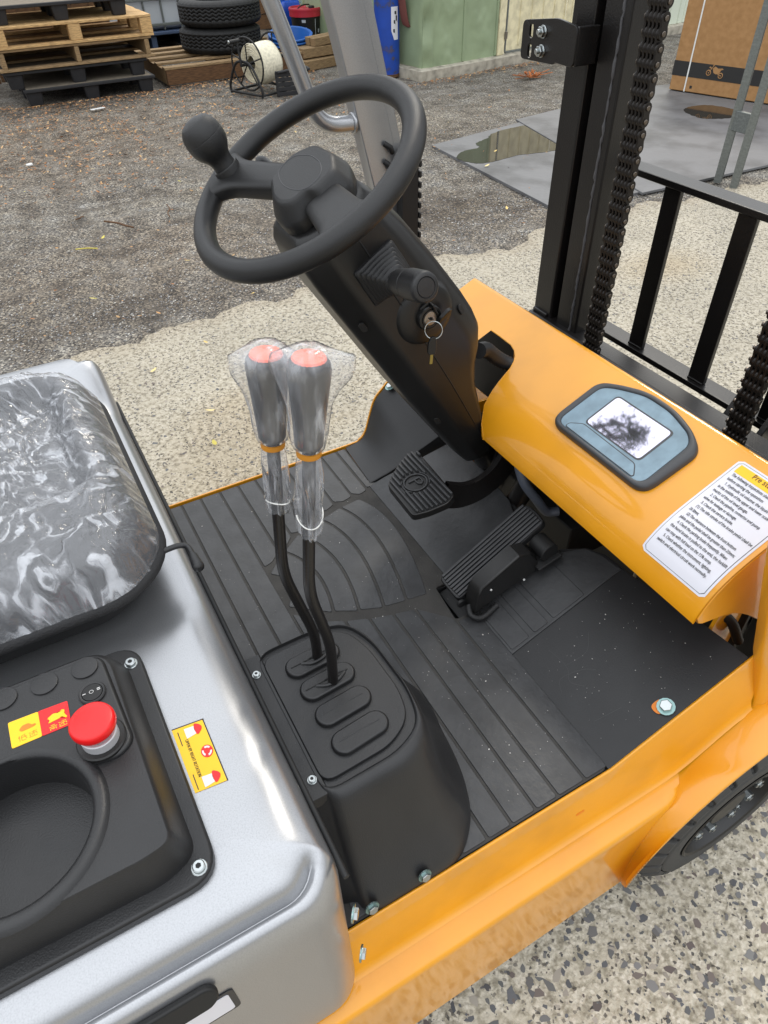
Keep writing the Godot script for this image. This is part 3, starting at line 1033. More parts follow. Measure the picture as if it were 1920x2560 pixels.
func console() -> void:
	var b := MB.new()
	var base := round_poly(V2([-0.34, -0.652, -0.030, -0.652, -0.026, -0.322, -0.34, -0.322]), 0.035, 6)
	b.prism(base, at(0, 0.8925, 0, FLOOR), 0.013, 0.004)
	var c := part("control_console", b, M.plastic, fk)
	# raised body: walls lofted up from the base to the top edge, the top with its round well
	var lo := round_poly(V2([-0.34, -0.640, -0.048, -0.637, -0.041, -0.345, -0.34, -0.342]), 0.05, 8)
	var hi := round_poly(V2([-0.34, -0.618, -0.062, -0.615, -0.057, -0.352, -0.085, -0.3475, -0.34, -0.3475]), 0.035, 8)
	lo = round_poly(V2([-0.34, -0.640, -0.048, -0.637, -0.041, -0.352, -0.075, -0.338, -0.34, -0.342]), 0.035, 8)
	var rows := []
	for k in [[0.0, 0.904], [0.06, 0.907], [0.16, 0.915], [0.62, 0.942], [0.80, 0.9495], [0.93, 0.9535], [1.06, 0.955]]:
		var row := PackedVector3Array()
		for i in lo.size():
			var p: Vector2 = lo[i].lerp(hi[i], k[0])
			row.append(Vector3(p.x, k[1], p.y))
		rows.append(row)
	b = MB.new()
	b.grid(rows, true, false)
	# top face with the well cut out of it, joined to the rim by a seam
	var cc := Vector2(-0.193, -0.437); var cr := 0.081
	var rim: PackedVector3Array = rows[rows.size() - 1]
	var ring := PackedVector2Array()
	for p in rim: ring.append(Vector2(p.x, p.z))
	var area := 0.0
	for i in ring.size(): area += ring[i].cross(ring[(i + 1) % ring.size()])
	if area < 0: ring.reverse()
	var well := PackedVector2Array()
	for i in 40: well.append(cc + Vector2.from_angle(TAU * i / 40) * cr)
	var key := holed(tidy(ring), [well])
	var idx := Geometry2D.triangulate_polygon(key)
	for t in range(0, idx.size(), 3):
		var tr := []
		for u in 3: tr.append(Vector3(key[idx[t + u]].x, 0.955, key[idx[t + u]].y))
		b.tri(tr[0], tr[1], tr[2], Vector3.UP, Vector3.UP, Vector3.UP)
	part("console_body", b, M.plastic, c)
	# raised part that carries the switches
	b = MB.new()
	b.prism(round_poly(V2([-0.34, -0.612, -0.068, -0.610, -0.0605, -0.475, -0.078, -0.462, -0.118, -0.468, -0.15, -0.513, -0.34, -0.52]), 0.02, 6), at(0, 0.952, 0, FLOOR), 0.0085, 0.005)
	part("switch_panel", b, M.plastic, c)
	# round well with a rolled rim
	b = MB.new()
	b.lathe([Vector2(0.096, 0.9535), Vector2(0.093, 0.9580), Vector2(0.089, 0.9605), Vector2(0.084, 0.960), Vector2(0.0795, 0.957), Vector2(0.0775, 0.952), Vector2(0.074, 0.87), Vector2(0.072, 0.864), Vector2(0.068, 0.8615), Vector2(0.0, 0.8615)], at(cc.x, 0, cc.y), 56, true)
	part("cup_well", b, M.plastic, c)
	for z in [[-0.089, -0.593], [-0.134, -0.594], [-0.178, -0.596]]:
		b = MB.new()
		b.lathe([Vector2(0.0150, 0.9598), Vector2(0.0150, 0.9622), Vector2(0.0142, 0.9630), Vector2(0.008, 0.9634), Vector2(0, 0.9635)], at(z[0], 0, z[1]), 28)
		part("blank_cap", b, M.plastic, c)
	# rocker switch
	b = MB.new()
	b.lathe([Vector2(0.0148, 0.9595), Vector2(0.0148, 0.9625), Vector2(0.0138, 0.9636), Vector2(0.0118, 0.9632), Vector2(0.0112, 0.961)], at(-0.088, 0, -0.553), 28)
	var sw := part("rocker_switch", b, M.plastic, c)
	b = MB.new()
	b.lathe([Vector2(0.0112, 0.960), Vector2(0.011, 0.9635), Vector2(0.0, 0.9642)], at(-0.088, 0, -0.553, Basis(Vector3(0, 0, 1), 0.0)), 24)
	part("rocker", b, M.dark, sw)
	b = MB.new()
	b.box(Vector3(0.0035, 0.0006, 0.0008), at(-0.0965, 0.9642, -0.5535), 0.0001)
	b.box(Vector3(0.0035, 0.0006, 0.0008), at(-0.0805, 0.9642, -0.5545), 0.0001)
	b.box(Vector3(0.0035, 0.0006, 0.0008), at(-0.0805, 0.9642, -0.5525), 0.0001)
	b.tube(V3([-0.0885, 0.9644, -0.5552, -0.0868, 0.9644, -0.5545, -0.0862, 0.9644, -0.553, -0.0868, 0.9644, -0.5515, -0.0885, 0.9644, -0.5508, -0.0902, 0.9644, -0.5515, -0.0908, 0.9644, -0.553, -0.0902, 0.9644, -0.5545]), 0.0003, 4, false, true)
	part("switch_marks", b, M.white, sw)
	# emergency stop
	var ec := at(-0.0915, 0, -0.490)
	b = MB.new()
	b.lathe([Vector2(0.026, 0.9585), Vector2(0.026, 0.962), Vector2(0.0245, 0.9635), Vector2(0.018, 0.9635)], ec, 32)
	var es := part("emergency_stop", b, M.hard, c)
	b = MB.new()
	b.lathe([Vector2(0.0195, 0.9615), Vector2(0.0195, 0.9745), Vector2(0.0185, 0.9755), Vector2(0.014, 0.9755), Vector2(0.014, 0.985)], ec, 32)
	part("collar", b, mat(Color(0.74, 0.74, 0.75), 0.35, 0.3), es)
	b = MB.new()
	b.lathe([Vector2(0.015, 0.977), Vector2(0.0175, 0.981), Vector2(0.0222, 0.986), Vector2(0.0236, 0.990), Vector2(0.0236, 0.9945), Vector2(0.0225, 0.9975), Vector2(0.0205, 0.9992), Vector2(0.012, 1.0003), Vector2(0.0, 1.0006)], ec, 36)
	part("red_button", b, M.red, es)
	# speed sticker: yellow half and red half
	b = MB.new()
	b.prism(round_poly(V2([-0.1775, -0.561, -0.1462, -0.5595, -0.1468, -0.5255, -0.1775, -0.526]), 0.002), at(0, 0.9602, 0, FLOOR), 0.0009, 0.0002)
	var sp := part("speed_sticker", b, M.label_yellow, c)
	b = MB.new()
	b.prism(round_poly(V2([-0.1462, -0.5595, -0.1150, -0.5575, -0.1165, -0.5245, -0.1468, -0.5255]), 0.002), at(0, 0.9603, 0, FLOOR), 0.0009, 0.0002)
	part("red_half", b, M.red, sp)
	b = MB.new()
	var y := 0.9612
	# hare
	b.prism(round_poly(V2([-0.139, -0.544, -0.132, -0.548, -0.126, -0.546, -0.1225, -0.549, -0.1195, -0.547, -0.121, -0.543, -0.1185, -0.537, -0.120, -0.5355, -0.124, -0.540, -0.127, -0.5385, -0.134, -0.538, -0.139, -0.5375, -0.136, -0.541]), 0.002), at(0, y, 0, FLOOR), 0.0003)
	hanzi(b, Vector2(-0.1385, -0.5345), y, [[0, 4, 8, 4], [4, 5, 4, 3], [2, 6, 6, 6], [1, 2, 7, 2], [1, 2, 1, 0], [7, 2, 7, 0], [3, 1, 5, 1]])
	hanzi(b, Vector2(-0.1285, -0.5345), y, [[0, 6, 2, 5], [1, 4, 1, 1], [0, 0, 8, 0], [3, 6, 8, 6], [3, 4, 8, 4], [3, 4, 3, 2], [8, 4, 8, 2], [5, 7, 5, 1]])
	part("yellow_print", b, M.label_yellow, sp)
	b = MB.new()
	# tortoise
	b.prism(round_poly(V2([-0.168, -0.545, -0.164, -0.5495, -0.1575, -0.5495, -0.1535, -0.545, -0.1515, -0.546, -0.150, -0.544, -0.1525, -0.5425, -0.1655, -0.542]), 0.002), at(0, y - 0.0001, 0, FLOOR), 0.0003)
	hanzi(b, Vector2(-0.1695, -0.5375), y - 0.0001, [[1, 7, 0, 4], [1, 6, 1, 0], [3, 6, 7, 7], [3, 6, 3, 1], [3, 4, 8, 4], [6, 6, 8, 1], [3, 0, 7, 0]])
	hanzi(b, Vector2(-0.1590, -0.5375), y - 0.0001, [[0, 6, 2, 5], [1, 4, 1, 1], [0, 0, 8, 0], [3, 6, 8, 6], [3, 4, 8, 4], [3, 4, 3, 2], [8, 4, 8, 2], [5, 7, 5, 1]])
	part("orange_print", b, M.orange_ink, sp)
	for p in [Vector2(-0.0435, -0.619), Vector2(-0.0440, -0.337)]: screw(c, Vector3(p.x, 0.9045, p.y), Vector3.UP, 0.0068)

# a small character of strokes on an 8 by 8 field, x to the right of the page (+x), page up towards -z
func hanzi(b: MB, o: Vector2, y: float, strokes: Array) -> void:
	var k := 0.0010
	for s in strokes:
		var p := Vector3(o.x + s[0] * k, y, o.y - s[1] * k + 0.008 - 0.001)
		var q := Vector3(o.x + s[2] * k, y, o.y - s[3] * k + 0.008 - 0.001)
		b.bar(p, q + (q - p).normalized() * 0.0002, 0.0007, 0.0003, Vector3.UP, 0.00005)

func chassis() -> void:
	# right sill: flange down from the floor's edge, then step and skirt swept along the truck
	var b := MB.new()
	var rows := []
	for x: float in [-0.85, -0.4, 0.0, 0.2, 0.4, 0.5, 0.546, 0.60, 0.64, 0.67, 0.70, 0.73, 0.76, 0.79, 0.82, 0.86]:
		var up := maxf(0.0, x - 0.546) * 0.4
		var cy := 0.4755 + 0.075 * sm(0.68, 0.86, x)
		var top := 0.600 + up
		rows.append(V3([x, top, -0.3045, x, top + 0.0025, -0.3025, x, top + 0.0025, -0.3005, x, top, -0.299, x, lerpf(top, cy, 0.3), -0.2965, x, lerpf(top, cy, 0.68), -0.291, x, lerpf(top, cy, 0.90), -0.287, x, lerpf(top, cy, 0.98), -0.282, x, cy, -0.276]))
	b.grid(rows, false, false, Vector3(0, 0.5, 1))
	var c := part("side_sill", b, M.yellow, fk)
	b = MB.new()
	rows = []
	for x: float in [-0.85, -0.4, 0.0, 0.2, 0.4, 0.50, 0.56, 0.60, 0.63, 0.655, 0.675, 0.69, 0.70, 0.708]:
		var k := sm(0.64, 0.71, x)           # the step dies out into the fender
		var zr := lerpf(-0.243, -0.259, k * k)
		rows.append(V3([x, 0.4755, -0.282, x, 0.4745, -0.272, x, 0.473, -0.262, x, 0.471, zr - 0.006, x, 0.4675 - 0.006 * k, zr - 0.002, x, 0.461 - 0.006 * k, zr, x, 0.453 - 0.006 * k, zr + 0.0004, x, 0.30, lerpf(-0.243, -0.258, k), x, 0.175, -0.243, x, 0.162, -0.246, x, 0.160, -0.256]))
	b.grid(rows, false, false, Vector3(0, 0.5, 1))
	part("step", b, M.yellow, c)
	# fender over the right front wheel
	b = MB.new()
	rows = []
	var inner := spline(V3([0.632, 0.158, -0.2435, 0.622, 0.20, -0.2435, 0.622, 0.30, -0.2435, 0.632, 0.39, -0.2435, 0.650, 0.438, -0.2440, 0.675, 0.461, -0.2450, 0.695, 0.4735, -0.258, 0.725, 0.4835, -0.2755, 0.79, 0.522, -0.2775, 0.86, 0.552, -0.2775, 0.95, 0.56, -0.2775]), 7)
	var n := inner.size()
	var tuck := PackedVector3Array()
	for p in inner: tuck.append(p + Vector3(0.004, -0.006, -0.03))
	rows.append(tuck)
	for k in 11:
		var t := float(k) / 10
		var row := PackedVector3Array()
		for i in n:
			var u := float(i) / (n - 1)
			var a := deg_to_rad(lerpf(169.0, 82.0, pow(u, 0.92)))
			var o := Vector3(0.892 + 0.318 * cos(a), 0.220 + 0.318 * sin(a), -0.2135)
			var s := t * t * (3.0 - 2.0 * t) * 0.5 + t * 0.5
			var p := inner[i].lerp(o, t)
			p.z = lerpf(inner[i].z, o.z, s)
			p.y += sin(t * PI) * 0.008 * sm(0.45, 0.65, u)
			row.append(p)
		rows.append(row)
	# turned-in lip
	var lip := PackedVector3Array(); var lip2 := PackedVector3Array()
	for p: Vector3 in rows[11]:
		var d := Vector3(0.892 - p.x, 0.22 - p.y, 0).normalized()
		lip.append(p + d * 0.004 + Vector3(0, 0, 0.001))
		lip2.append(p + d * 0.010 + Vector3(0, 0, -0.008))
	rows.append(lip); rows.append(lip2)
	b.grid(rows, false, false, Vector3(-0.2, 0.6, 1))
	part("fender", b, M.yellow, c)
	# slotted hole in the sill flange
	b = MB.new()
	b.prism(rrect(0.017, 0.006, 0.0029), Transform3D(Basis(Vector3(1, 0, 0), Vector3(0, 0.99, -0.1), Vector3(0, 0.1, 0.99)), Vector3(0.4905, 0.528, -0.2925)), 0.0006)
	part("drain_slot", b, M.orange_ink, c)
	# left frame edge, a yellow strip that follows the floor and the left toe panel
	b = MB.new()
	var prof := V3([-0.6, 0.600, -1.264, 0.3, 0.600, -1.264, 0.566, 0.600, -1.264, 0.602, 0.606, -1.264, 0.620, 0.625, -1.264, 0.634, 0.668, -1.264, 0.648, 0.706, -1.264, 0.668, 0.728, -1.264, 0.71, 0.760, -1.264, 0.80, 0.80, -1.264])
	prof = spline(prof, 4)
	rows = []
	for k in [[0.0, -0.09], [0.0, 0.002], [0.001, 0.0035], [-0.003, 0.0035], [-0.004, 0.002], [-0.004, -0.09]]:
		var row := PackedVector3Array()
		for p in prof: row.append(p + Vector3(0, k[1], k[0]))
		rows.append(row)
	b.grid(rows, false, false)
	part("left_frame_edge", b, M.yellow, fk)
	# floor plate, with the well for the accelerator
	b = MB.new()
	b.prism(V2([0.05, -1.262, 0.566, -1.262, 0.548, -1.108, 0.548, -0.757, 0.512, -0.757, 0.503, -0.6745, 0.548, -0.6725, 0.548, -0.3035, 0.05, -0.3035]), at(0, 0.580, 0, FLOOR), 0.013, 0.001, true)
	var f := part("floor_plate", b, M.plate, fk)
	# toe board: the slope in front of the mat
	b = MB.new()
	var slope := Basis(Vector3(0.9285, 0.3714, 0), Vector3(0, 0, 1), Vector3(-0.3714, 0.9285, 0))
	var u0 := Vector3(0.546, 0.595, 0)
	var sx := 1.0 / 0.9285
	b.prism(V2([0, -0.556, 0, -0.3035, 0.268 * sx, -0.3045, 0.258 * sx, -0.42, 0.242 * sx, -0.54, 0.239 * sx, -0.60, 0.225 * sx, -0.635, 0.185 * sx, -0.672, 0.165 * sx, -0.672, 0.165 * sx, -0.556]), Transform3D(slope, u0 + Vector3(0, -0.006, 0)), 0.0105, 0.0015, true)
	part("toe_board", b, M.plate, f)
	b = MB.new()
	b.prism(V2([0, -1.10, 0.0, -0.757, 0.17, -0.757, 0.21, -0.80, 0.21, -1.07]), Transform3D(slope, u0 + Vector3(0, -0.010, 0)), 0.0085, 0.0015, true)
	part("toe_board", b, M.plate, f)
	bolt(f, Vector3(0.667, 0.6505, -0.3235), slope.z, 0.0105)
	b = MB.new()
	b.prism(round_poly(V2([-0.011, -0.010, 0.012, -0.010, 0.012, 0.010, -0.011, 0.010]), 0.009), Transform3D(slope, Vector3(0.660, 0.6475, -0.330)), 0.0007)
	part("bolt_hole", b, M.orange_ink, f)
	for q in [[0.566, -0.445, 0.580, -0.465, 0.615, -0.455, 0.632, -0.44], [0.597, -0.52, 0.60, -0.475, 0.588, -0.452, 0.60, -0.43], [0.60, -0.478, 0.64, -0.475, 0.665, -0.50], [0.575, -0.375, 0.62, -0.366]]:
		var sp := PackedVector3Array()
		for i in range(0, q.size(), 2): sp.append(u0 + slope * Vector3((q[i] - 0.546) * sx, q[i + 1], 0.0046))
		b = MB.new()
		b.tube(spline(sp, 6), 0.0005, 4)
		part("scratch", b, M.scuff, f)
	# left toe panel, arched over the left wheel
	b = MB.new()
	rows = []
	var out := spline(V3([0.562, 0.600, -1.2605, 0.602, 0.607, -1.2605, 0.620, 0.626, -1.2605, 0.634, 0.668, -1.2605, 0.648, 0.706, -1.2605, 0.668, 0.728, -1.2605, 0.71, 0.760, -1.2605, 0.80, 0.80, -1.2605]), 5)
	var inn := spline(V3([0.550, 0.603, -1.109, 0.575, 0.612, -1.106, 0.60, 0.622, -1.102, 0.63, 0.636, -1.10, 0.66, 0.655, -1.095, 0.69, 0.672, -1.09, 0.73, 0.70, -1.08, 0.80, 0.76, -1.06]), 5)
	for k in 9:
		var row := PackedVector3Array()
		for i in out.size(): row.append(out[i].lerp(inn[i], float(k) / 8))
		rows.append(row)
	var skirt := PackedVector3Array(); var skirt0 := PackedVector3Array()
	for p in inn: skirt0.append(p + Vector3(0, -0.002, 0.002)); skirt.append(Vector3(p.x, p.y - 0.05, p.z + 0.004))
	rows.append(skirt0); rows.append(skirt0.duplicate()); rows.append(skirt)
	b.grid(rows, false, false, Vector3(-0.3, 1, 0.1))
	part("left_toe_panel", b, M.plate, f)
	bolt(f, Vector3(0.683, 0.744, -1.245), Vector3(-0.4, 0.9, 0), 0.0085)
	# right front leg of the guard, welded to the fender
	b = MB.new()
	rows = []
	for k in [[0.870, 0.50], [0.862, 0.58], [0.845, 0.625], [0.815, 0.70], [0.79, 0.75], [0.755, 0.84], [0.69, 1.00], [0.615, 1.22], [0.575, 1.42]]:
		var x: float = k[0]; var y: float = k[1]
		rows.append(V3([x + 0.10, y + 0.03, -0.302, x + 0.004, y, -0.302, x, y, -0.299, x, y, -0.286, x + 0.003, y, -0.281, x + 0.012, y, -0.277, x + 0.018, y + 0.003, -0.2745, x + 0.030, y + 0.006, -0.2745, x + 0.036, y + 0.010, -0.272, x + 0.045, y + 0.012, -0.265, x + 0.052, y + 0.014, -0.262, x + 0.10, y + 0.03, -0.258, x + 0.105, y + 0.03, -0.28]))
	b.grid(rows, true, false)
	b.fan(rows[rows.size() - 1], Vector3.UP)
	part("guard_leg", b, M.yellow, fk)
	# right front wheel
	wheel_front()
	# dark frame below the floor
	b = MB.new()
	b.box(Vector3(0.05, 0.30, 0.9), at(0.04, 0.44, -0.78), 0.004)
	b.box(Vector3(0.6, 0.05, 0.06), at(0.30, 0.53, -0.85), 0.004)
	part("frame_member", b, M.dark, fk)

func wheel_front() -> void:
	var cx := 0.892; var cy := 0.224
	var w := at(cx, cy, -0.224, Basis(Vector3(1, 0, 0), PI / 2))   # local y points outwards (+z)
	var b := MB.new()
	b.lathe([Vector2(0.128, -0.020), Vector2(0.132, -0.004), Vector2(0.138, 0.002), Vector2(0.160, 0.004), Vector2(0.180, 0.004), Vector2(0.1835, 0.001), Vector2(0.1835, -0.003), Vector2(0.186, -0.003), Vector2(0.1885, -0.006), Vector2(0.190, -0.02), Vector2(0.191, -0.03), Vector2(0.191, -0.175), Vector2(0.13, -0.18)], w, 72)
	var t := part("front_wheel", b, M.tyre, fk)
	for k in 24:   # tread blocks, sloped sides
		var a := TAU * k / 24
		b = MB.new()
		var secs := []
		for q in [[-0.395, 0.2235, 0.090], [-0.2440, 0.2235, 0.090], [-0.2400, 0.2228, 0.090], [-0.2365, 0.2195, 0.091], [-0.2250, 0.1985, 0.094], [-0.2230, 0.1955, 0.095], [-0.2225, 0.1935, 0.096]]:
			var r: float = q[1]; var h: float = q[2]
			var row := PackedVector3Array()
			for e in [[0.186, -h - 0.016], [r - 0.004, -h - 0.001], [r - 0.0008, -h + 0.008], [r, -h + 0.022], [r, h - 0.022], [r - 0.0008, h - 0.008], [r - 0.004, h + 0.001], [0.186, h + 0.016]]:
				row.append(Vector3(cx + cos(a + e[1]) * e[0], cy + sin(a + e[1]) * e[0], q[0]))
			secs.append(row)
		b.grid(secs, false, false)
		b.fan(secs[6], Vector3(0, 0, 1))
		part("tread_block", b, M.tyre, t)
	b = MB.new()
	b.lathe([Vector2(0.133, 0.003), Vector2(0.130, 0.005), Vector2(0.125, 0.002), Vector2(0.120, -0.014), Vector2(0.114, -0.034), Vector2(0.106, -0.036), Vector2(0.101, -0.024), Vector2(0.097, -0.020), Vector2(0.072, -0.020), Vector2(0.066, -0.026), Vector2(0.052, -0.026), Vector2(0.046, -0.008), Vector2(0.0, -0.006)], w, 56)
	part("wheel_rim", b, M.hard, t)
	for k in 10:
		var a := TAU * (k + 0.35) / 10
		for r in [[0.0865, 0.0115, 0.013], [0.1045, 0.0080, 0.008]]:
			if r[0] > 0.1 and k % 2 == 1: continue
			b = MB.new()
			var p := Vector3(cx + r[0] * cos(a + (0.2 if r[0] > 0.1 else 0.0)), cy + r[0] * sin(a + (0.2 if r[0] > 0.1 else 0.0)), -0.244)
			b.cyl(p, p + Vector3(0, 0, r[2] + 0.003), r[1] * 0.5, 10)
			b.hexa(p, Vector3(0, 0, 1), r[1], r[2])
			part("wheel_nut", b, M.zinc, t)

func floor_mat() -> void:
	var t := thing("rubber_floor_mat", "dark grey ribbed rubber mat laid on the forklift's floor", "floor mat", Vector3(0.3, 0.593, -0.78))
	var b := MB.new()
	b.prism(round_poly(V2([0.075, -1.259, 0.560, -1.259, 0.5535, -1.106, 0.545, -1.10, 0.545, -0.759, 0.511, -0.759, 0.501, -0.6735, 0.545, -0.6715, 0.5455, -0.312, 0.535, -0.306, 0.075, -0.306]), 0.004, 2), at(0, 0.5935, 0, FLOOR), 0.0065, 0.0015)
	part("mat_sheet", b, M.groove, t)
	# the part that climbs the toe board
	var slope := Basis(Vector3(0.9285, 0.3714, 0), Vector3(0, 0, 1), Vector3(-0.3714, 0.9285, 0))
	var sx := 1.0 / 0.9285
	var T := Transform3D(slope, Vector3(0.5445, 0.5965, 0))
	b = MB.new()
	b.prism(V2([0, -1.10, 0.04, -1.095, 0.195 * sx, -1.06, 0.20 * sx, -0.93, 0.19 * sx, -0.83, 0.165 * sx, -0.760, 0, -0.760]), T, 0.0052, 0.0015)
	b.prism(V2([0, -0.6705, 0.168 * sx, -0.6705, 0.22 * sx, -0.635, 0.232 * sx, -0.60, 0.236 * sx, -0.556, 0, -0.554]), T, 0.0060, 0.0015)
	part("mat_front", b, M.rubber, t)
	var F := at(0, 0.5990, 0, FLOOR)
	var panels := []
	var z0 := -1.2565; var z1 := -0.3095
	for r in [[0.102, 0.142], [0.1465, 0.1865], [0.191, 0.2325]]:
		var a: float = r[0]; var e: float = r[1]
		panels.append([a, z0, e, z0, e, z1, a, z1])
		panels.append([])
	# left panels, clipped where the arcs begin
	for r in [[0.237, 0.2765, -0.990, -1.006, -0.972], [0.281, 0.319, -1.018, -1.036, -1.005], [0.3235, 0.3600, -1.046, -1.06, -1.036], [0.3645, 0.3985, -1.066, -1.072, -1.058], [0.403, 0.4425, -1.078, -1.083, -1.072], [0.447, 0.4905, -1.086, -1.088, -1.082], [0.495, 0.5305, -1.089, -1.09, -1.087]]:
		var a: float = r[0]; var e: float = r[1]
		panels.append([a, z0, e, z0, e, r[3], lerpf(a, e, 0.45), r[2] + 0.004, a, r[4] - 0.01])
	panels.append([0.536, z0, 0.5555, z0, 0.5505, -1.116, 0.578, -1.112, 0.578, -1.100, 0.536, -1.098])
	# arcs in the middle
	var arcs := [[[0.240, -0.958], [0.262, -0.915], [0.238, -0.858]], [[0.2885, -1.004], [0.322, -0.915], [0.308, -0.803]], [[0.338, -1.036], [0.372, -0.925], [0.352, -0.781]], [[0.398, -1.054], [0.425, -0.935], [0.398, -0.764]], [[0.452, -1.068], [0.477, -0.94], [0.444, -0.757]], [[0.503, -1.073], [0.529, -0.945], [0.489, -0.751]]]
	for k in 5:
		var A: Array = arcs[k]; var B: Array = arcs[k + 1]
		var poly := []
		for i in 13:
			var t1 := float(i) / 12
			var p := bez(A, t1)
			poly.append(p.x + (0.0028 if k > 0 else 0.0)); poly.append(lerpf(p.y, (p.y - A[1][1]) * 0.985 + A[1][1], 1.0))
		for i in 13:
			var p := bez(B, 1.0 - float(i) / 12)
			poly.append(p.x - 0.0028); poly.append((p.y - B[1][1]) * 0.985 + B[1][1])
		panels.append(poly)
	# panels that run from the arcs to the right-hand edge
	for r in [[0.237, 0.2695, -0.838, -0.808], [0.274, 0.3145, -0.796, -0.775], [0.319, 0.3575, -0.772, -0.757], [0.362, 0.402, -0.754, -0.742], [0.4065, 0.444, -0.741, -0.732], [0.4485, 0.497, -0.731, -0.676], [0.5015, 0.5435, -0.666, -0.664]]:
		var a: float = r[0]; var e: float = r[1]
		panels.append([a, r[2], e, r[3], e, z1, a, z1])
	for p: Array in panels:
		if p.is_empty(): continue
		b = MB.new()
		b.prism(round_poly(V2(p), 0.004, 2), F, 0.0026, 0.0011)
		part("tread_panel", b, M.rubber, t)
	for r in [[0.0, 0.042], [0.048, 0.082], [0.088, 0.160]]:
		b = MB.new()
		b.prism(round_poly(V2([r[0] * sx + 0.005, -0.664, r[1] * sx, -0.664, r[1] * sx, -0.560, r[0] * sx + 0.005, -0.560]), 0.004, 2), Transform3D(slope, T.origin + slope.z * 0.0055), 0.0022, 0.0011)
		part("tread_panel", b, M.rubber, t)

static func bez(A: Array, t: float) -> Vector2:   # a curve through three points
	var p0 := Vector2(A[0][0], A[0][1]); var p2 := Vector2(A[2][0], A[2][1])
	var c := Vector2(A[1][0], A[1][1]) * 2.0 - (p0 + p2) * 0.5
	return p0.lerp(c, t).lerp(c.lerp(p2, t), t)

static func resample(p: PackedVector2Array, n: int) -> PackedVector2Array:
	var L := [0.0]
	for i in p.size(): L.append(L[i] + p[i].distance_to(p[(i + 1) % p.size()]))
	var o := PackedVector2Array()
	var k := 0
	for i in n:
		var s: float = L[p.size()] * i / n
		while L[k + 1] < s: k += 1
		o.append(p[k].lerp(p[(k + 1) % p.size()], (s - L[k]) / maxf(L[k + 1] - L[k], 1e-9)))
	return o

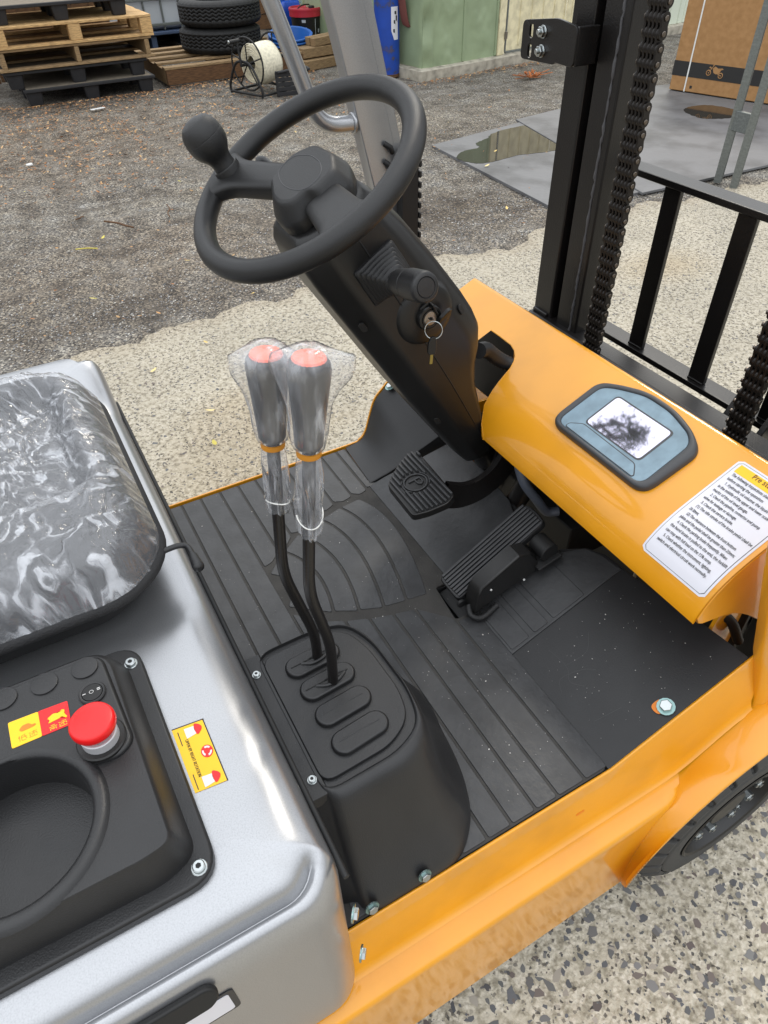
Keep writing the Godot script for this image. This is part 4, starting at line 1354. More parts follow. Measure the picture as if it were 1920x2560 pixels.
func lever_box() -> void:
	var b := MB.new()
	var hi := resample(round_poly(V2([0.112, -0.628, 0.20, -0.630, 0.252, -0.618, 0.272, -0.57, 0.277, -0.47, 0.264, -0.420, 0.22, -0.3985, 0.112, -0.394]), 0.025, 6), 96)
	var lo := resample(round_poly(V2([0.112, -0.648, 0.24, -0.660, 0.290, -0.672, 0.325, -0.640, 0.347, -0.600, 0.362, -0.565, 0.361, -0.525, 0.352, -0.49, 0.348, -0.45, 0.340, -0.405, 0.318, -0.35, 0.272, -0.3035, 0.112, -0.3035]), 0.03, 5), 96)
	var rows := []
	for k in [[0.7905, 0.0], [0.8005, 0.0], [0.8035, 0.005], [0.8035, 0.02], [0.8005, 0.045], [0.795, 0.07], [0.785, 0.105], [0.765, 0.155], [0.735, 0.24], [0.70, 0.36], [0.67, 0.50], [0.645, 0.68], [0.622, 0.88], [0.608, 0.98], [0.595, 1.0]]:
		var row := PackedVector3Array()
		for i in 96:
			var t: float = k[1]
			# the right-hand wall bellies out over the sill, the front left wall bulges in and out
			var belly := sm(-0.47, -0.41, hi[i].y)
			var p := hi[i].lerp(lo[i], lerpf(t, pow(t, 0.62), belly))
			if hi[i].x < 0.1125: p.x = lerpf(0.112, 0.087, sm(0.04, 0.12, t))
			if hi[i].x > 0.24: p.x += 0.008 * sin((p.y + 0.64) * 46.0) * sin(t * PI)
			if k == [0.7905, 0.0]: p = p.lerp(Vector2(0.19, -0.51), 0.03)
			row.append(Vector3(p.x, k[0], p.y))
		rows.append(row)
	b.grid(rows, true, false)
	var idx := Geometry2D.triangulate_polygon(hi)
	for t in range(0, idx.size(), 3):
		b.tri(Vector3(hi[idx[t]].x, 0.798, hi[idx[t]].y), Vector3(hi[idx[t + 1]].x, 0.798, hi[idx[t + 1]].y), Vector3(hi[idx[t + 2]].x, 0.798, hi[idx[t + 2]].y), Vector3.UP, Vector3.UP, Vector3.UP)
	var c := part("lever_console", b, M.plastic, fk)
	# top plate between the boots and its lower edge at the hood
	b = MB.new()
	b.prism(round_poly(V2([0.116, -0.617, 0.20, -0.621, 0.246, -0.607, 0.262, -0.56, 0.266, -0.475, 0.255, -0.432, 0.216, -0.409, 0.116, -0.404]), 0.02, 5), at(0, 0.797, 0, FLOOR), 0.0072, 0.002)
	part("boot_plate", b, M.plastic, c)
	b = MB.new()
	b.prism(V2([0.086, -0.632, 0.1185, -0.632, 0.1185, -0.391, 0.086, -0.391]), at(0, 0.780, 0, FLOOR), 0.0215, 0.002)
	part("mounting_strip", b, M.plastic, c)
	screw(c, Vector3(0.102, 0.8012, -0.598), Vector3.UP, 0.0052)
	screw(c, Vector3(0.106, 0.8012, -0.4165), Vector3.UP, 0.0052)
	bolt(c, Vector3(0.2065, 0.622, -0.3065), Vector3(0, 0.25, 1), 0.0075)
	bolt(c, Vector3(0.1245, 0.622, -0.3065), Vector3(0, 0.25, 1), 0.0075)
	# four rubber boots
	var cz := [[0.1815, -0.5785, -0.06], [0.1845, -0.5345, -0.08], [0.186, -0.4885, -0.08], [0.1875, -0.442, -0.10]]
	for i in 4:
		b = MB.new()
		var B := FLOOR * Basis(Vector3(0, 0, 1), -cz[i][2] * -1.0)
		b.prism(rrect(0.084, 0.0365, 0.018, 8), Transform3D(B, Vector3(cz[i][0], 0.8035, cz[i][1])), 0.0085, 0.004, false, 0.0015 if i > 1 else -0.001)
		var boot := part("lever_boot", b, M.plastic, c)
		b = MB.new()
		if i < 2:
			b.box(Vector3(0.066, 0.0012, 0.0016), Transform3D(Basis(Vector3.UP, 0.05), Vector3(cz[i][0] - 0.001, 0.8125, cz[i][1])), 0.0003)
			b.prism(V2([-0.010, 0.0, 0.004, -0.007, 0.022, -0.001, 0.026, 0.0, 0.006, 0.004]), at(cz[i][0] + 0.004, 0.8118, cz[i][1], FLOOR), 0.0013)
			part("boot_slit", b, M.dark, boot)
			b = MB.new()
			b.tube(spline(V3([cz[i][0] - 0.018, 0.8115, cz[i][1] + 0.002, cz[i][0] - 0.004, 0.8135, cz[i][1] + 0.0095, cz[i][0] + 0.012, 0.8140, cz[i][1] + 0.0085, cz[i][0] + 0.026, 0.8115, cz[i][1] + 0.001]), 4), 0.0026, 8)
			part("boot_lip", b, M.plastic, boot)
		else:
			b.tube(spline(V3([cz[i][0] - 0.03, 0.8122, cz[i][1] + 0.001, cz[i][0], 0.8130, cz[i][1], cz[i][0] + 0.03, 0.8122, cz[i][1] - 0.002]), 4), 0.0009, 6)
			part("boot_slit", b, M.plastic, boot)
	# two bent levers
	var L := [[0.188, 0.190, 0.862, 0.160, 1.003, 0.1745, 1.203, -0.577], [0.189, 0.193, 0.893, 0.1735, 1.008, 0.1955, 1.216, -0.5275]]
	for i in 2:
		var q: Array = L[i]
		b = MB.new()
		var z: float = q[7]
		var a := Vector3(q[0], 0.79, z); var k1 := Vector3(q[1], q[2], z); var k2 := Vector3(q[3], q[4], z); var e := Vector3(q[5], q[6], z)
		var path := PackedVector3Array([a])
		for k in [[a, k1, k2], [k1, k2, e]]:
			var s: Vector3 = k[1] + (k[0] - k[1]).normalized() * 0.03; var f: Vector3 = k[1] + (k[2] - k[1]).normalized() * 0.03
			for j in 7:
				var t := j / 6.0
				path.append(s.lerp(k[1], t).lerp((k[1] as Vector3).lerp(f, t), t))
		path.append(e + (e - k2).normalized() * 0.02)
		b.tube(path, 0.0072, 14)
		var lv := part("hydraulic_lever", b, M.black, fk)
		var ax := (e - k2).normalized()
		var X := ax.cross(Vector3(0, 0, 1)).normalized()
		var T := Transform3D(Basis(X, ax, X.cross(ax)), e)
		b = MB.new()
		b.lathe([Vector2(0.0, 0.0), Vector2(0.0125, 0.0), Vector2(0.0145, 0.003), Vector2(0.0155, 0.02), Vector2(0.0185, 0.055), Vector2(0.0208, 0.078), Vector2(0.0212, 0.086), Vector2(0.0200, 0.0925), Vector2(0.0165, 0.0965)], T, 28)
		var g := part("lever_grip", b, M.hard, lv)
		b = MB.new()
		b.lathe([Vector2(0.0168, 0.0960), Vector2(0.0155, 0.0985), Vector2(0.009, 0.1000), Vector2(0.0, 0.1004)], T, 24)
		part("grip_cap", b, M.orange, g)

func lever_bag(i: int, label: String) -> void:
	var q: Array = [[0.160, 1.003, 0.1745, 1.203, -0.577], [0.1735, 1.008, 0.1955, 1.216, -0.5275]][i]
	var k2 := Vector3(q[0], q[1], q[4]); var e := Vector3(q[2], q[3], q[4])
	var ax := (e - k2).normalized()
	var X := ax.cross(Vector3(0, 0, 1)).normalized()
	var T := Transform3D(Basis(X, ax, X.cross(ax)), e)
	var f := FastNoiseLite.new(); f.seed = 60 + i; f.frequency = 1.4
	var t := thing("plastic_bag", label, "plastic bag", e, "clear bags tied over the lever grips")
	var b := MB.new()
	var rows := []
	var prof := [[0.0200, -0.096], [0.0215, -0.088], [0.0225, -0.078], [0.0220, -0.066], [0.0215, -0.054], [0.0205, -0.042], [0.0180, -0.030], [0.0140, -0.018], [0.0116, -0.011], [0.0110, -0.008], [0.0112, -0.004], [0.0165, 0.001], [0.0185, 0.010], [0.0196, 0.02], [0.0206, 0.035], [0.0218, 0.050], [0.0232, 0.065], [0.0245, 0.080], [0.0248, 0.090], [0.0232, 0.099], [0.0180, 0.1055], [0.010, 0.1075], [0.0005, 0.1075]]
	for k: Array in prof:
		var row := PackedVector3Array()
		for j in 48:
			var a := TAU * j / 48
			var r: float = k[0]; var y: float = k[1]
			var w := f.get_noise_3d(cos(a) * 2.6, y * 14.0, sin(a) * 2.6)
			var wx := 1.0; var wz := 1.0
			if y < -0.012:      # the mouth hangs as a crumpled flat skirt below the band
				var u := sm(-0.012, -0.05, y)
				wx = 1.0 - 0.60 * u; wz = 1.0 + 0.30 * u
				r *= 1.0 + 0.55 * w * u
				y += (0.016 * sin(a + 1.3 * i) - 0.006) * u
			elif y > 0.004:
				r *= 1.0 + 0.16 * w
				# stiff seam corners stand off the grip
				var up := sm(0.045, 0.095, y) * (1.0 - sm(0.100, 0.107, y))
				r += up * (0.020 * pow(maxf(0.0, cos(a - (0.75 - 0.35 * i))), 14.0) + 0.012 * pow(maxf(0.0, cos(a - (3.3 + 0.4 * i))), 12.0))
			row.append(T * Vector3(r * cos(a) * wx, y, r * sin(a) * wz))
		rows.append(row)
	b.grid(rows, true, false)
	part("bag_film", b, M.bag, t)
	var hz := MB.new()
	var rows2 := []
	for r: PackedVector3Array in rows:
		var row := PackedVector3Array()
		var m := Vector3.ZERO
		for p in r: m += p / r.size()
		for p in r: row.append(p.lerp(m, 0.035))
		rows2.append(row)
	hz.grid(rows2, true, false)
	part("crease_glints", hz, M.bag_haze, t)
	b = MB.new()
	b.lathe([Vector2(0.0112, -0.0105), Vector2(0.0128, -0.0098), Vector2(0.0130, -0.0072), Vector2(0.0126, -0.0045), Vector2(0.0112, -0.0038)], T, 24)
	part("rubber_band", b, M.band, t)
	# zip closure round the mouth
	b = MB.new()
	var loop := PackedVector3Array()
	for j in 32:
		var a := TAU * j / 32
		loop.append(T * Vector3(0.0092 * cos(a), -0.084 + 0.016 * sin(a + 1.3 * i), 0.0290 * sin(a)))
	b.tube(loop.slice(2, 20), 0.0008, 6)
	part("zip_strip", b, M.strap, t)

func pedals() -> void:
	# brake pedal: rubber pad with ribs round a letter P in a ring
	var tl := Basis(Vector3(0, 0, 1), 0.16)
	var P := Transform3D(tl, Vector3(0.545, 0.757, -0.893)) * Transform3D(FLOOR, Vector3.ZERO)
	var outline := PackedVector2Array()
	for q in [[0.497, -0.926], [0.520, -0.948], [0.548, -0.968], [0.579, -0.983], [0.597, -0.975], [0.592, -0.88], [0.588, -0.821], [0.566, -0.810], [0.524, -0.815], [0.494, -0.825]]:
		outline.append(Vector2(q[0] - 0.545, q[1] + 0.893))
	outline = round_poly(outline, 0.008, 3)
	var b := MB.new()
	b.prism(outline, P * at(0, 0, -0.016), 0.015, 0.003, true)
	var br := part("brake_pedal", b, M.hard, fk)  # darker base colour stands in for the shade between the ribs
	b = MB.new()
	var inner := Geometry2D.offset_polygon(outline, -0.0035)[0]
	for k in 11:
		var x := -0.0475 + 0.0095 * k
		var seg := Geometry2D.intersect_polyline_with_polygon(PackedVector2Array([Vector2(x, -0.2), Vector2(x, 0.2)]), inner)
		if seg.is_empty(): continue
		var lo: float = minf(seg[0][0].y, seg[0][1].y); var hi: float = maxf(seg[0][0].y, seg[0][1].y)
		var gap := sqrt(maxf(0.0, 0.030 * 0.030 - x * x)) if absf(x) < 0.030 else 0.0
		var spans := [[lo, hi]] if gap == 0.0 else [[lo, -gap - 0.003], [gap - 0.003, hi]]
		for s in spans:
			if s[1] - s[0] > 0.006: b.box(Vector3(0.0056, s[1] - s[0], 0.007), P * at(x, (s[0] + s[1]) * 0.5, 0.0010), 0.0018)
	part("pad_ribs", b, M.rubber, br)
	b = MB.new()
	var ring := PackedVector3Array()
	for i in 32: ring.append(P * Vector3(cos(TAU * i / 32) * 0.023, sin(TAU * i / 32) * 0.023 - 0.003, 0.0005))
	b.tube(ring, 0.0018, 6, false, true)
	for s in [-1.0, 1.0]:
		var arc := PackedVector3Array()
		for i in 9: arc.append(P * Vector3(cos(0.75 * (i / 4.0 - 1.0)) * 0.028 * s, sin(0.75 * (i / 4.0 - 1.0)) * 0.028 - 0.003, 0.0005))
		b.tube(arc, 0.0014, 6)
	b.tube(PackedVector3Array([P * Vector3(-0.012, -0.011, 0.0005), P * Vector3(0.013, -0.011, 0.0005)]), 0.0017, 6)
	b.tube(spline(PackedVector3Array([P * Vector3(0.013, -0.011, 0.0005), P * Vector3(0.013, 0.001, 0.0005), P * Vector3(0.008, 0.006, 0.0005), P * Vector3(0.002, 0.001, 0.0005), P * Vector3(0.002, -0.011, 0.0005)]), 4), 0.0016, 6)
	part("parking_mark", b, M.rubber, br)
	# its arm sweeps up to the bracket below the column
	b = MB.new()
	var arm := spline(V3([0.585, 0.735, -0.86, 0.63, 0.718, -0.855, 0.68, 0.720, -0.855, 0.73, 0.745, -0.86, 0.775, 0.80, -0.87, 0.80, 0.86, -0.88]), 5)
	var rows := []
	for i in arm.size():
		var d := (arm[mini(i + 1, arm.size() - 1)] - arm[maxi(i - 1, 0)]).normalized()
		var u := Vector3(0, 0, 1).cross(d).normalized()
		var h := 0.028
		rows.append(PackedVector3Array([arm[i] + u * h + Vector3(0, 0, -0.006), arm[i] + u * h + Vector3(0, 0, 0.006), arm[i] + u * h + Vector3(0, 0, 0.006), arm[i] - u * h + Vector3(0, 0, 0.006), arm[i] - u * h + Vector3(0, 0, 0.006), arm[i] - u * h + Vector3(0, 0, -0.006), arm[i] - u * h + Vector3(0, 0, -0.006), arm[i] + u * h + Vector3(0, 0, -0.006)]))
	b.grid(rows, true, false)
	part("pedal_arm", b, M.black, br)
	# accelerator: ribbed treadle hinged at the floor, with its sensor housing
	var a0 := Vector3(0.512, 0.632, -0.722); var a1 := Vector3(0.704, 0.742, -0.722)
	var ux := (a1 - a0).normalized()
	var uz := Vector3(0, 0, 1)
	var uy := uz.cross(ux).normalized()
	if uy.y < 0: uy = -uy
	var A := Transform3D(Basis(ux, uz, uy), (a0 + a1) * 0.5)
	var L := a0.distance_to(a1)
	b = MB.new()
	b.prism(round_poly(V2([-L / 2, -0.032, L / 2, -0.031, L / 2 + 0.004, 0.0, L / 2, 0.031, -L / 2, 0.033]), 0.012, 4), A * at(0, 0, -0.016), 0.014, 0.003, true)
	var ac := part("accelerator_pedal", b, M.plastic, fk)  # base kept darker than its ribs, as painted shade in the gaps
	for k in 8:
		b = MB.new()
		var y := -0.0275 + 0.0079 * k
		b.box(Vector3(L - 0.008 - absf(k - 3.5) * 0.0012, 0.0059, 0.006), A * at(0.001, y, 0.0000), 0.0015)
		part("rib", b, M.rubber, ac)
	b = MB.new()
	b.prism(V2([0.528, 0.615, 0.585, 0.640, 0.667, 0.662, 0.668, 0.690, 0.645, 0.722, 0.618, 0.728, 0.540, 0.684, 0.530, 0.664]), at(0, 0, -0.684), 0.032, 0.005)
	var hs := part("sensor_housing", b, M.hard, ac)
	b = MB.new()
	for p in [[0.560, 0.670], [0.637, 0.655]]: b.cyl(Vector3(p[0], p[1], -0.6525), Vector3(p[0], p[1], -0.6505), 0.0022, 10)
	part("rivet", b, M.white, hs)
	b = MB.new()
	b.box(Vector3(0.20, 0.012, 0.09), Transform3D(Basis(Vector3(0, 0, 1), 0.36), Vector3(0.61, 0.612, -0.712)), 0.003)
	b.box(Vector3(0.12, 0.006, 0.16), at(0.53, 0.566, -0.715), 0.002)  # added dark plates close the opening below, in place of its shade
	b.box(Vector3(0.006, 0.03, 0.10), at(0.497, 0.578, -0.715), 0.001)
	b.cyl(Vector3(0.520, 0.622, -0.688), Vector3(0.520, 0.622, -0.682), 0.009, 16, 0.001)
	b.cyl(Vector3(0.690, 0.700, -0.69), Vector3(0.690, 0.700, -0.650), 0.020, 20, 0.002)
	b.bar(Vector3(0.66, 0.675, -0.655), Vector3(0.715, 0.690, -0.655), 0.03, 0.008, Vector3.UP)
	part("pedal_base_dark_fill", b, M.dark, ac)
	b = MB.new()
	var cab := spline(V3([0.528, 0.625, -0.672, 0.522, 0.617, -0.655, 0.540, 0.612, -0.644, 0.575, 0.622, -0.648]), 8)
	var rr := []
	for i in cab.size(): rr.append(0.0068 if i % 2 == 0 else 0.0056)
	b.tube(cab, rr, 10)
	part("corrugated_cable", b, M.dark, ac)

# ---------------------------------------------------------------- steering column; local x leans forward, y up along the shaft, z to the right
const CA := 0.53058
var CW := Vector3(0.391, 1.335, -0.95)
var CB := Basis(Vector3(cos(CA), sin(CA), 0), Vector3(-sin(CA), cos(CA), 0), Vector3(0, 0, 1))

func ctab(s: float) -> Array:   # rear depth, front depth, half width at s below the wheel
	var T := [[0.040, 0.062, 0.050, 0.060], [0.046, 0.072, 0.056, 0.068], [0.058, 0.080, 0.062, 0.074], [0.08, 0.085, 0.067, 0.077], [0.12, 0.086, 0.078, 0.079], [0.20, 0.083, 0.092, 0.081], [0.30, 0.079, 0.105, 0.083], [0.345, 0.0775, 0.108, 0.083], [0.375, 0.0765, 0.106, 0.083], [0.405, 0.075, 0.090, 0.082], [0.43, 0.073, 0.069, 0.080], [0.47, 0.070, 0.049, 0.075], [0.55, 0.064, 0.030, 0.064], [0.62, 0.058, 0.016, 0.052], [0.665, 0.050, 0.006, 0.043], [0.685, 0.036, 0.000, 0.034]]
	for i in T.size() - 1:
		if s <= T[i + 1][0]:
			var t := clampf((s - T[i][0]) / (T[i + 1][0] - T[i][0]), 0, 1)
			return [lerpf(T[i][1], T[i + 1][1], t), lerpf(T[i][2], T[i + 1][2], t), lerpf(T[i][3], T[i + 1][3], t)]
	return [0.036, 0.0, 0.034]

func cpt(s: float, x: float, z: float) -> Vector3:
	return CW + CB * Vector3(x, -s, z)

func column() -> void:
	var sec := round_poly(V2([-1, 0.60, -0.93, 0.72, -0.55, 0.985, 0.0, 1.0, 0.62, 0.965, 0.88, 0.80, 1.0, 0.55, 1.0, -0.55, 0.88, -0.80, 0.62, -0.965, 0.0, -1.0, -0.55, -0.985, -0.93, -0.72, -1, -0.60]), 0.10, 4)
	var b := MB.new()
	var rows := []
	var ss := [0.040, 0.040, 0.043, 0.046, 0.051, 0.058, 0.068, 0.08, 0.10, 0.12, 0.15, 0.20, 0.25, 0.30, 0.33, 0.345, 0.36, 0.375, 0.39, 0.405, 0.418, 0.43, 0.45, 0.47, 0.51, 0.55, 0.59, 0.62, 0.645, 0.665, 0.676, 0.685]
	for i in ss.size():
		var s: float = ss[i]
		var q := ctab(s)
		var row := PackedVector3Array()
		for p in sec:
			var k := 0.02 if i == 0 else 1.0
			row.append(cpt(s, p.x * (q[0] if p.x < 0 else q[1]) * k, p.y * q[2] * k))
		rows.append(row)
	b.grid(rows, true, false)
	b.fan(rows[rows.size() - 1], -CB.y)
	var c := part("steering_column", b, M.hard, fk)
	# collar under the wheel
	b = MB.new()
	b.lathe([Vector2(0.030, 0.0), Vector2(0.034, -0.015), Vector2(0.046, -0.045), Vector2(0.05, -0.05)], Transform3D(CB, CW), 28)
	part("shaft_collar", b, M.dark, c)
	# parting line of its two halves, down the right-hand side and over the top
	b = MB.new()
	var path := PackedVector3Array()
	for i in 14:
		var s := lerpf(0.052, 0.60, i / 13.0)
		path.append(cpt(s, 0.0, ctab(s)[2] + 0.0002))
	b.tube(path, 0.0013, 6)
	part("parting_line", b, M.dark, c)
	# screw recesses
	for q in [[0.203, -0.066, 0.073, 0.0], [0.247, 0.072, 0.0735, 1.0], [0.307, 0.080, 0.0755, 1.0], [0.48, -0.055, 0.062, 0.0]]:
		b = MB.new()
		var nrm := CB * (Vector3(-0.35, 0, 0.93) if q[3] == 0.0 else Vector3(0.45, 0, 0.89))
		var y := CB.y
		b.prism(rrect(0.010, 0.019, 0.0048), Transform3D(Basis(y.cross(nrm), y, nrm), cpt(q[0], q[1], q[2] - 0.0022)), 0.003, 0.0008)
		part("screw_recess", b, M.dark, c)
	# lower shaft tube, bracket
	b = MB.new()
	b.cyl(cpt(0.66, 0, 0.0), cpt(0.86, 0.0, 0.0), 0.032, 20)
	b.bar(cpt(0.60, 0.05, 0.02), cpt(0.72, 0.09, 0.02), 0.06, 0.03, CB.z)
	b.bar(cpt(0.70, 0.0, 0.04), cpt(0.80, 0.12, 0.06), 0.05, 0.012, CB.z)
	part("shaft_tube", b, M.black, c)
	# turn signal stalk on the far side
	b = MB.new()
	b.tube(spline(PackedVector3Array([cpt(0.075, 0.01, -0.06), cpt(0.060, 0.006, -0.11), cpt(0.035, -0.004, -0.165), cpt(0.02, -0.008, -0.19)]), 4), [0.006, 0.006, 0.006, 0.006, 0.0065, 0.0075, 0.0085, 0.009, 0.0095, 0.0098, 0.0098, 0.009, 0.005], 12)
	part("signal_stalk", b, M.bezel, c)
	# direction lever: bellows and knob on the right-hand side
	b = MB.new()
	b.prism(round_poly(V2([-0.034, -0.186, 0.043, -0.186, 0.040, -0.116, -0.034, -0.116]), 0.006), Transform3D(CB, CW + CB.z * 0.0765), 0.006, 0.002)
	var dl := part("direction_lever", b, M.plastic, c)
	b = MB.new()
	rows = []
	var sq := resample(round_poly(V2([-0.031, -0.183, 0.040, -0.183, 0.037, -0.119, -0.031, -0.119]), 0.006), 48)
	var cen := Vector2(-0.001, -0.130)
	var n := 60
	for i in n + 1:
		var t := float(i) / n
		var zz := 0.080 + 0.070 * t
		var r := 0.0135
		var wave := 0.0042 * sin(t * TAU * 7.0) * (1.0 - 0.45 * t)
		var row := PackedVector3Array()
		for j in 48:
			var p: Vector2 = sq[j]
			var cm := Vector2(0.004, -0.151)
			var d := (p - cm)
			var round_d := d.normalized() * r
			var shrink := pow(t, 0.85)
			var q := cm.lerp(cen, t) + d.lerp(round_d, shrink) + d.normalized() * wave
			row.append(CW + CB * Vector3(q.x, q.y, zz))
		rows.append(row)
	b.grid(rows, true, false)
	part("bellows", b, M.rubber if false else M.plastic, dl)
	b = MB.new()
	var k0 := cpt(0.129, -0.001, 0.146); var k1 := cpt(0.1105, 0.009, 0.224)
	var ay := (k1 - k0).normalized(); var ax := ay.cross(CB.x).normalized()
	var KT := Transform3D(Basis(ax, ay, ax.cross(ay)), k0)
	var L := k0.distance_to(k1)
	b.lathe([Vector2(0.0125, -0.004), Vector2(0.0155, 0.002), Vector2(0.0185, 0.012), Vector2(0.0192, 0.030), Vector2(0.0192, 0.0335), Vector2(0.0178, 0.0345), Vector2(0.0178, 0.0365), Vector2(0.0205, 0.0380), Vector2(0.0212, 0.042), Vector2(0.0208, L - 0.008), Vector2(0.0200, L - 0.003), Vector2(0.0178, L - 0.0005), Vector2(0.0140, L), Vector2(0.0132, L - 0.0012), Vector2(0.0124, L), Vector2(0.0, L + 0.0006)], KT, 40)
	part("lever_knob", b, M.plastic, dl)
	# ignition lock on its raised boss
	var lp := cpt(0.258, 0.024, 0.080)
	var LT := Transform3D(Basis(CB.x, CB.z, -CB.y), lp)
	b = MB.new()
	b.lathe([Vector2(0.056, -0.008), Vector2(0.052, 0.001), Vector2(0.047, 0.0055), Vector2(0.036, 0.0085), Vector2(0.020, 0.0095), Vector2(0.0, 0.0095)], LT, 40)
	var ig := part("ignition_switch", b, M.hard, c)
	b = MB.new()
	b.lathe([Vector2(0.0215, 0.008), Vector2(0.0212, 0.016), Vector2(0.0195, 0.0185), Vector2(0.0165, 0.0190), Vector2(0.0160, 0.0178), Vector2(0.0150, 0.0178), Vector2(0.0145, 0.0195), Vector2(0.0120, 0.0195), Vector2(0.0118, 0.016)], LT, 36)
	part("lock_ring", b, M.hard, ig)
	b = MB.new()
	b.lathe([Vector2(0.0118, 0.0165), Vector2(0.0116, 0.0188), Vector2(0.0105, 0.0194), Vector2(0.0, 0.0194)], LT, 28)
	part("lock_face", b, M.steel, ig)
	b = MB.new()
	b.box(Vector3(0.0022, 0.0014, 0.011), LT * at(0, 0.0193, 0, Basis(Vector3(0, 1, 0), 0.6)), 0.0004)
	b.box(Vector3(0.0055, 0.0014, 0.0055), LT * at(0, 0.0193, 0, Basis(Vector3(0, 1, 0), 0.6)), 0.0015)
	part("keyhole", b, M.dark, ig)
	b = MB.new()
	b.bar(lp + CB * Vector3(0.012, -0.002, 0.016), lp + CB * Vector3(0.012, 0.024, 0.020), 0.014, 0.004, CB.x)
	b.bar(lp + CB * Vector3(-0.006, 0.020, 0.010), lp + CB * Vector3(0.012, 0.025, 0.016), 0.006, 0.006, CB.z)
	part("lock_flap", b, M.hard, ig)
	b = MB.new()
	b.prism(round_poly(V2([0.004, -0.010, 0.020, -0.016, 0.036, -0.004, 0.030, 0.008, 0.012, 0.004]), 0.004), Transform3D(Basis(CB.x, (CB.y * 0.8 + CB.z * 0.6).normalized(), CB.x.cross((CB.y * 0.8 + CB.z * 0.6).normalized())), lp + CB * Vector3(0.0, -0.006, 0.023)), 0.0055, 0.0015, true)
	part("key", b, M.hard, ig)

func key_ring() -> void:
	var t := thing("key_ring", "thin steel key ring with spare black headed key hanging from the ignition key", "key ring", Vector3(0.53, 1.13, -0.842))
	var view := Vector3(-0.55, 0.25, 0.79).normalized()
	var x := Vector3.UP.cross(view).normalized(); var y := view.cross(x)
	var c := Vector3(0.541, 1.110, -0.84)
	var b := MB.new()
	var ring := PackedVector3Array()
	for i in 36: ring.append(c + (x * cos(TAU * i / 36) + y * sin(TAU * i / 36)) * 0.0138)
	b.tube(ring, 0.00085, 6, false, true)
	part("ring", b, M.zinc, t)
	b = MB.new()
	var o := c - y * 0.0135
	var dn := (-Vector3.UP * 0.97 - x * 0.06 + view * 0.05).normalized()
	var wz := dn.cross(x * 0.4 + view).normalized()
	b.prism(round_poly(V2([-0.004, -0.003, 0.004, -0.004, 0.0078, 0.006, 0.0082, 0.020, 0.0065, 0.027, -0.0055, 0.027, -0.0070, 0.018, -0.006, 0.006]), 0.003), Transform3D(Basis(wz, dn, wz.cross(dn)), o - wz.cross(dn) * 0.002), 0.0045, 0.0012, true)
	part("key_head", b, M.hard, t)
	b = MB.new()
	b.bar(o + dn * 0.026, o + dn * 0.044, 0.0052, 0.0014, wz.cross(dn), 0.0004)
	part("key_blade", b, M.brass, t)

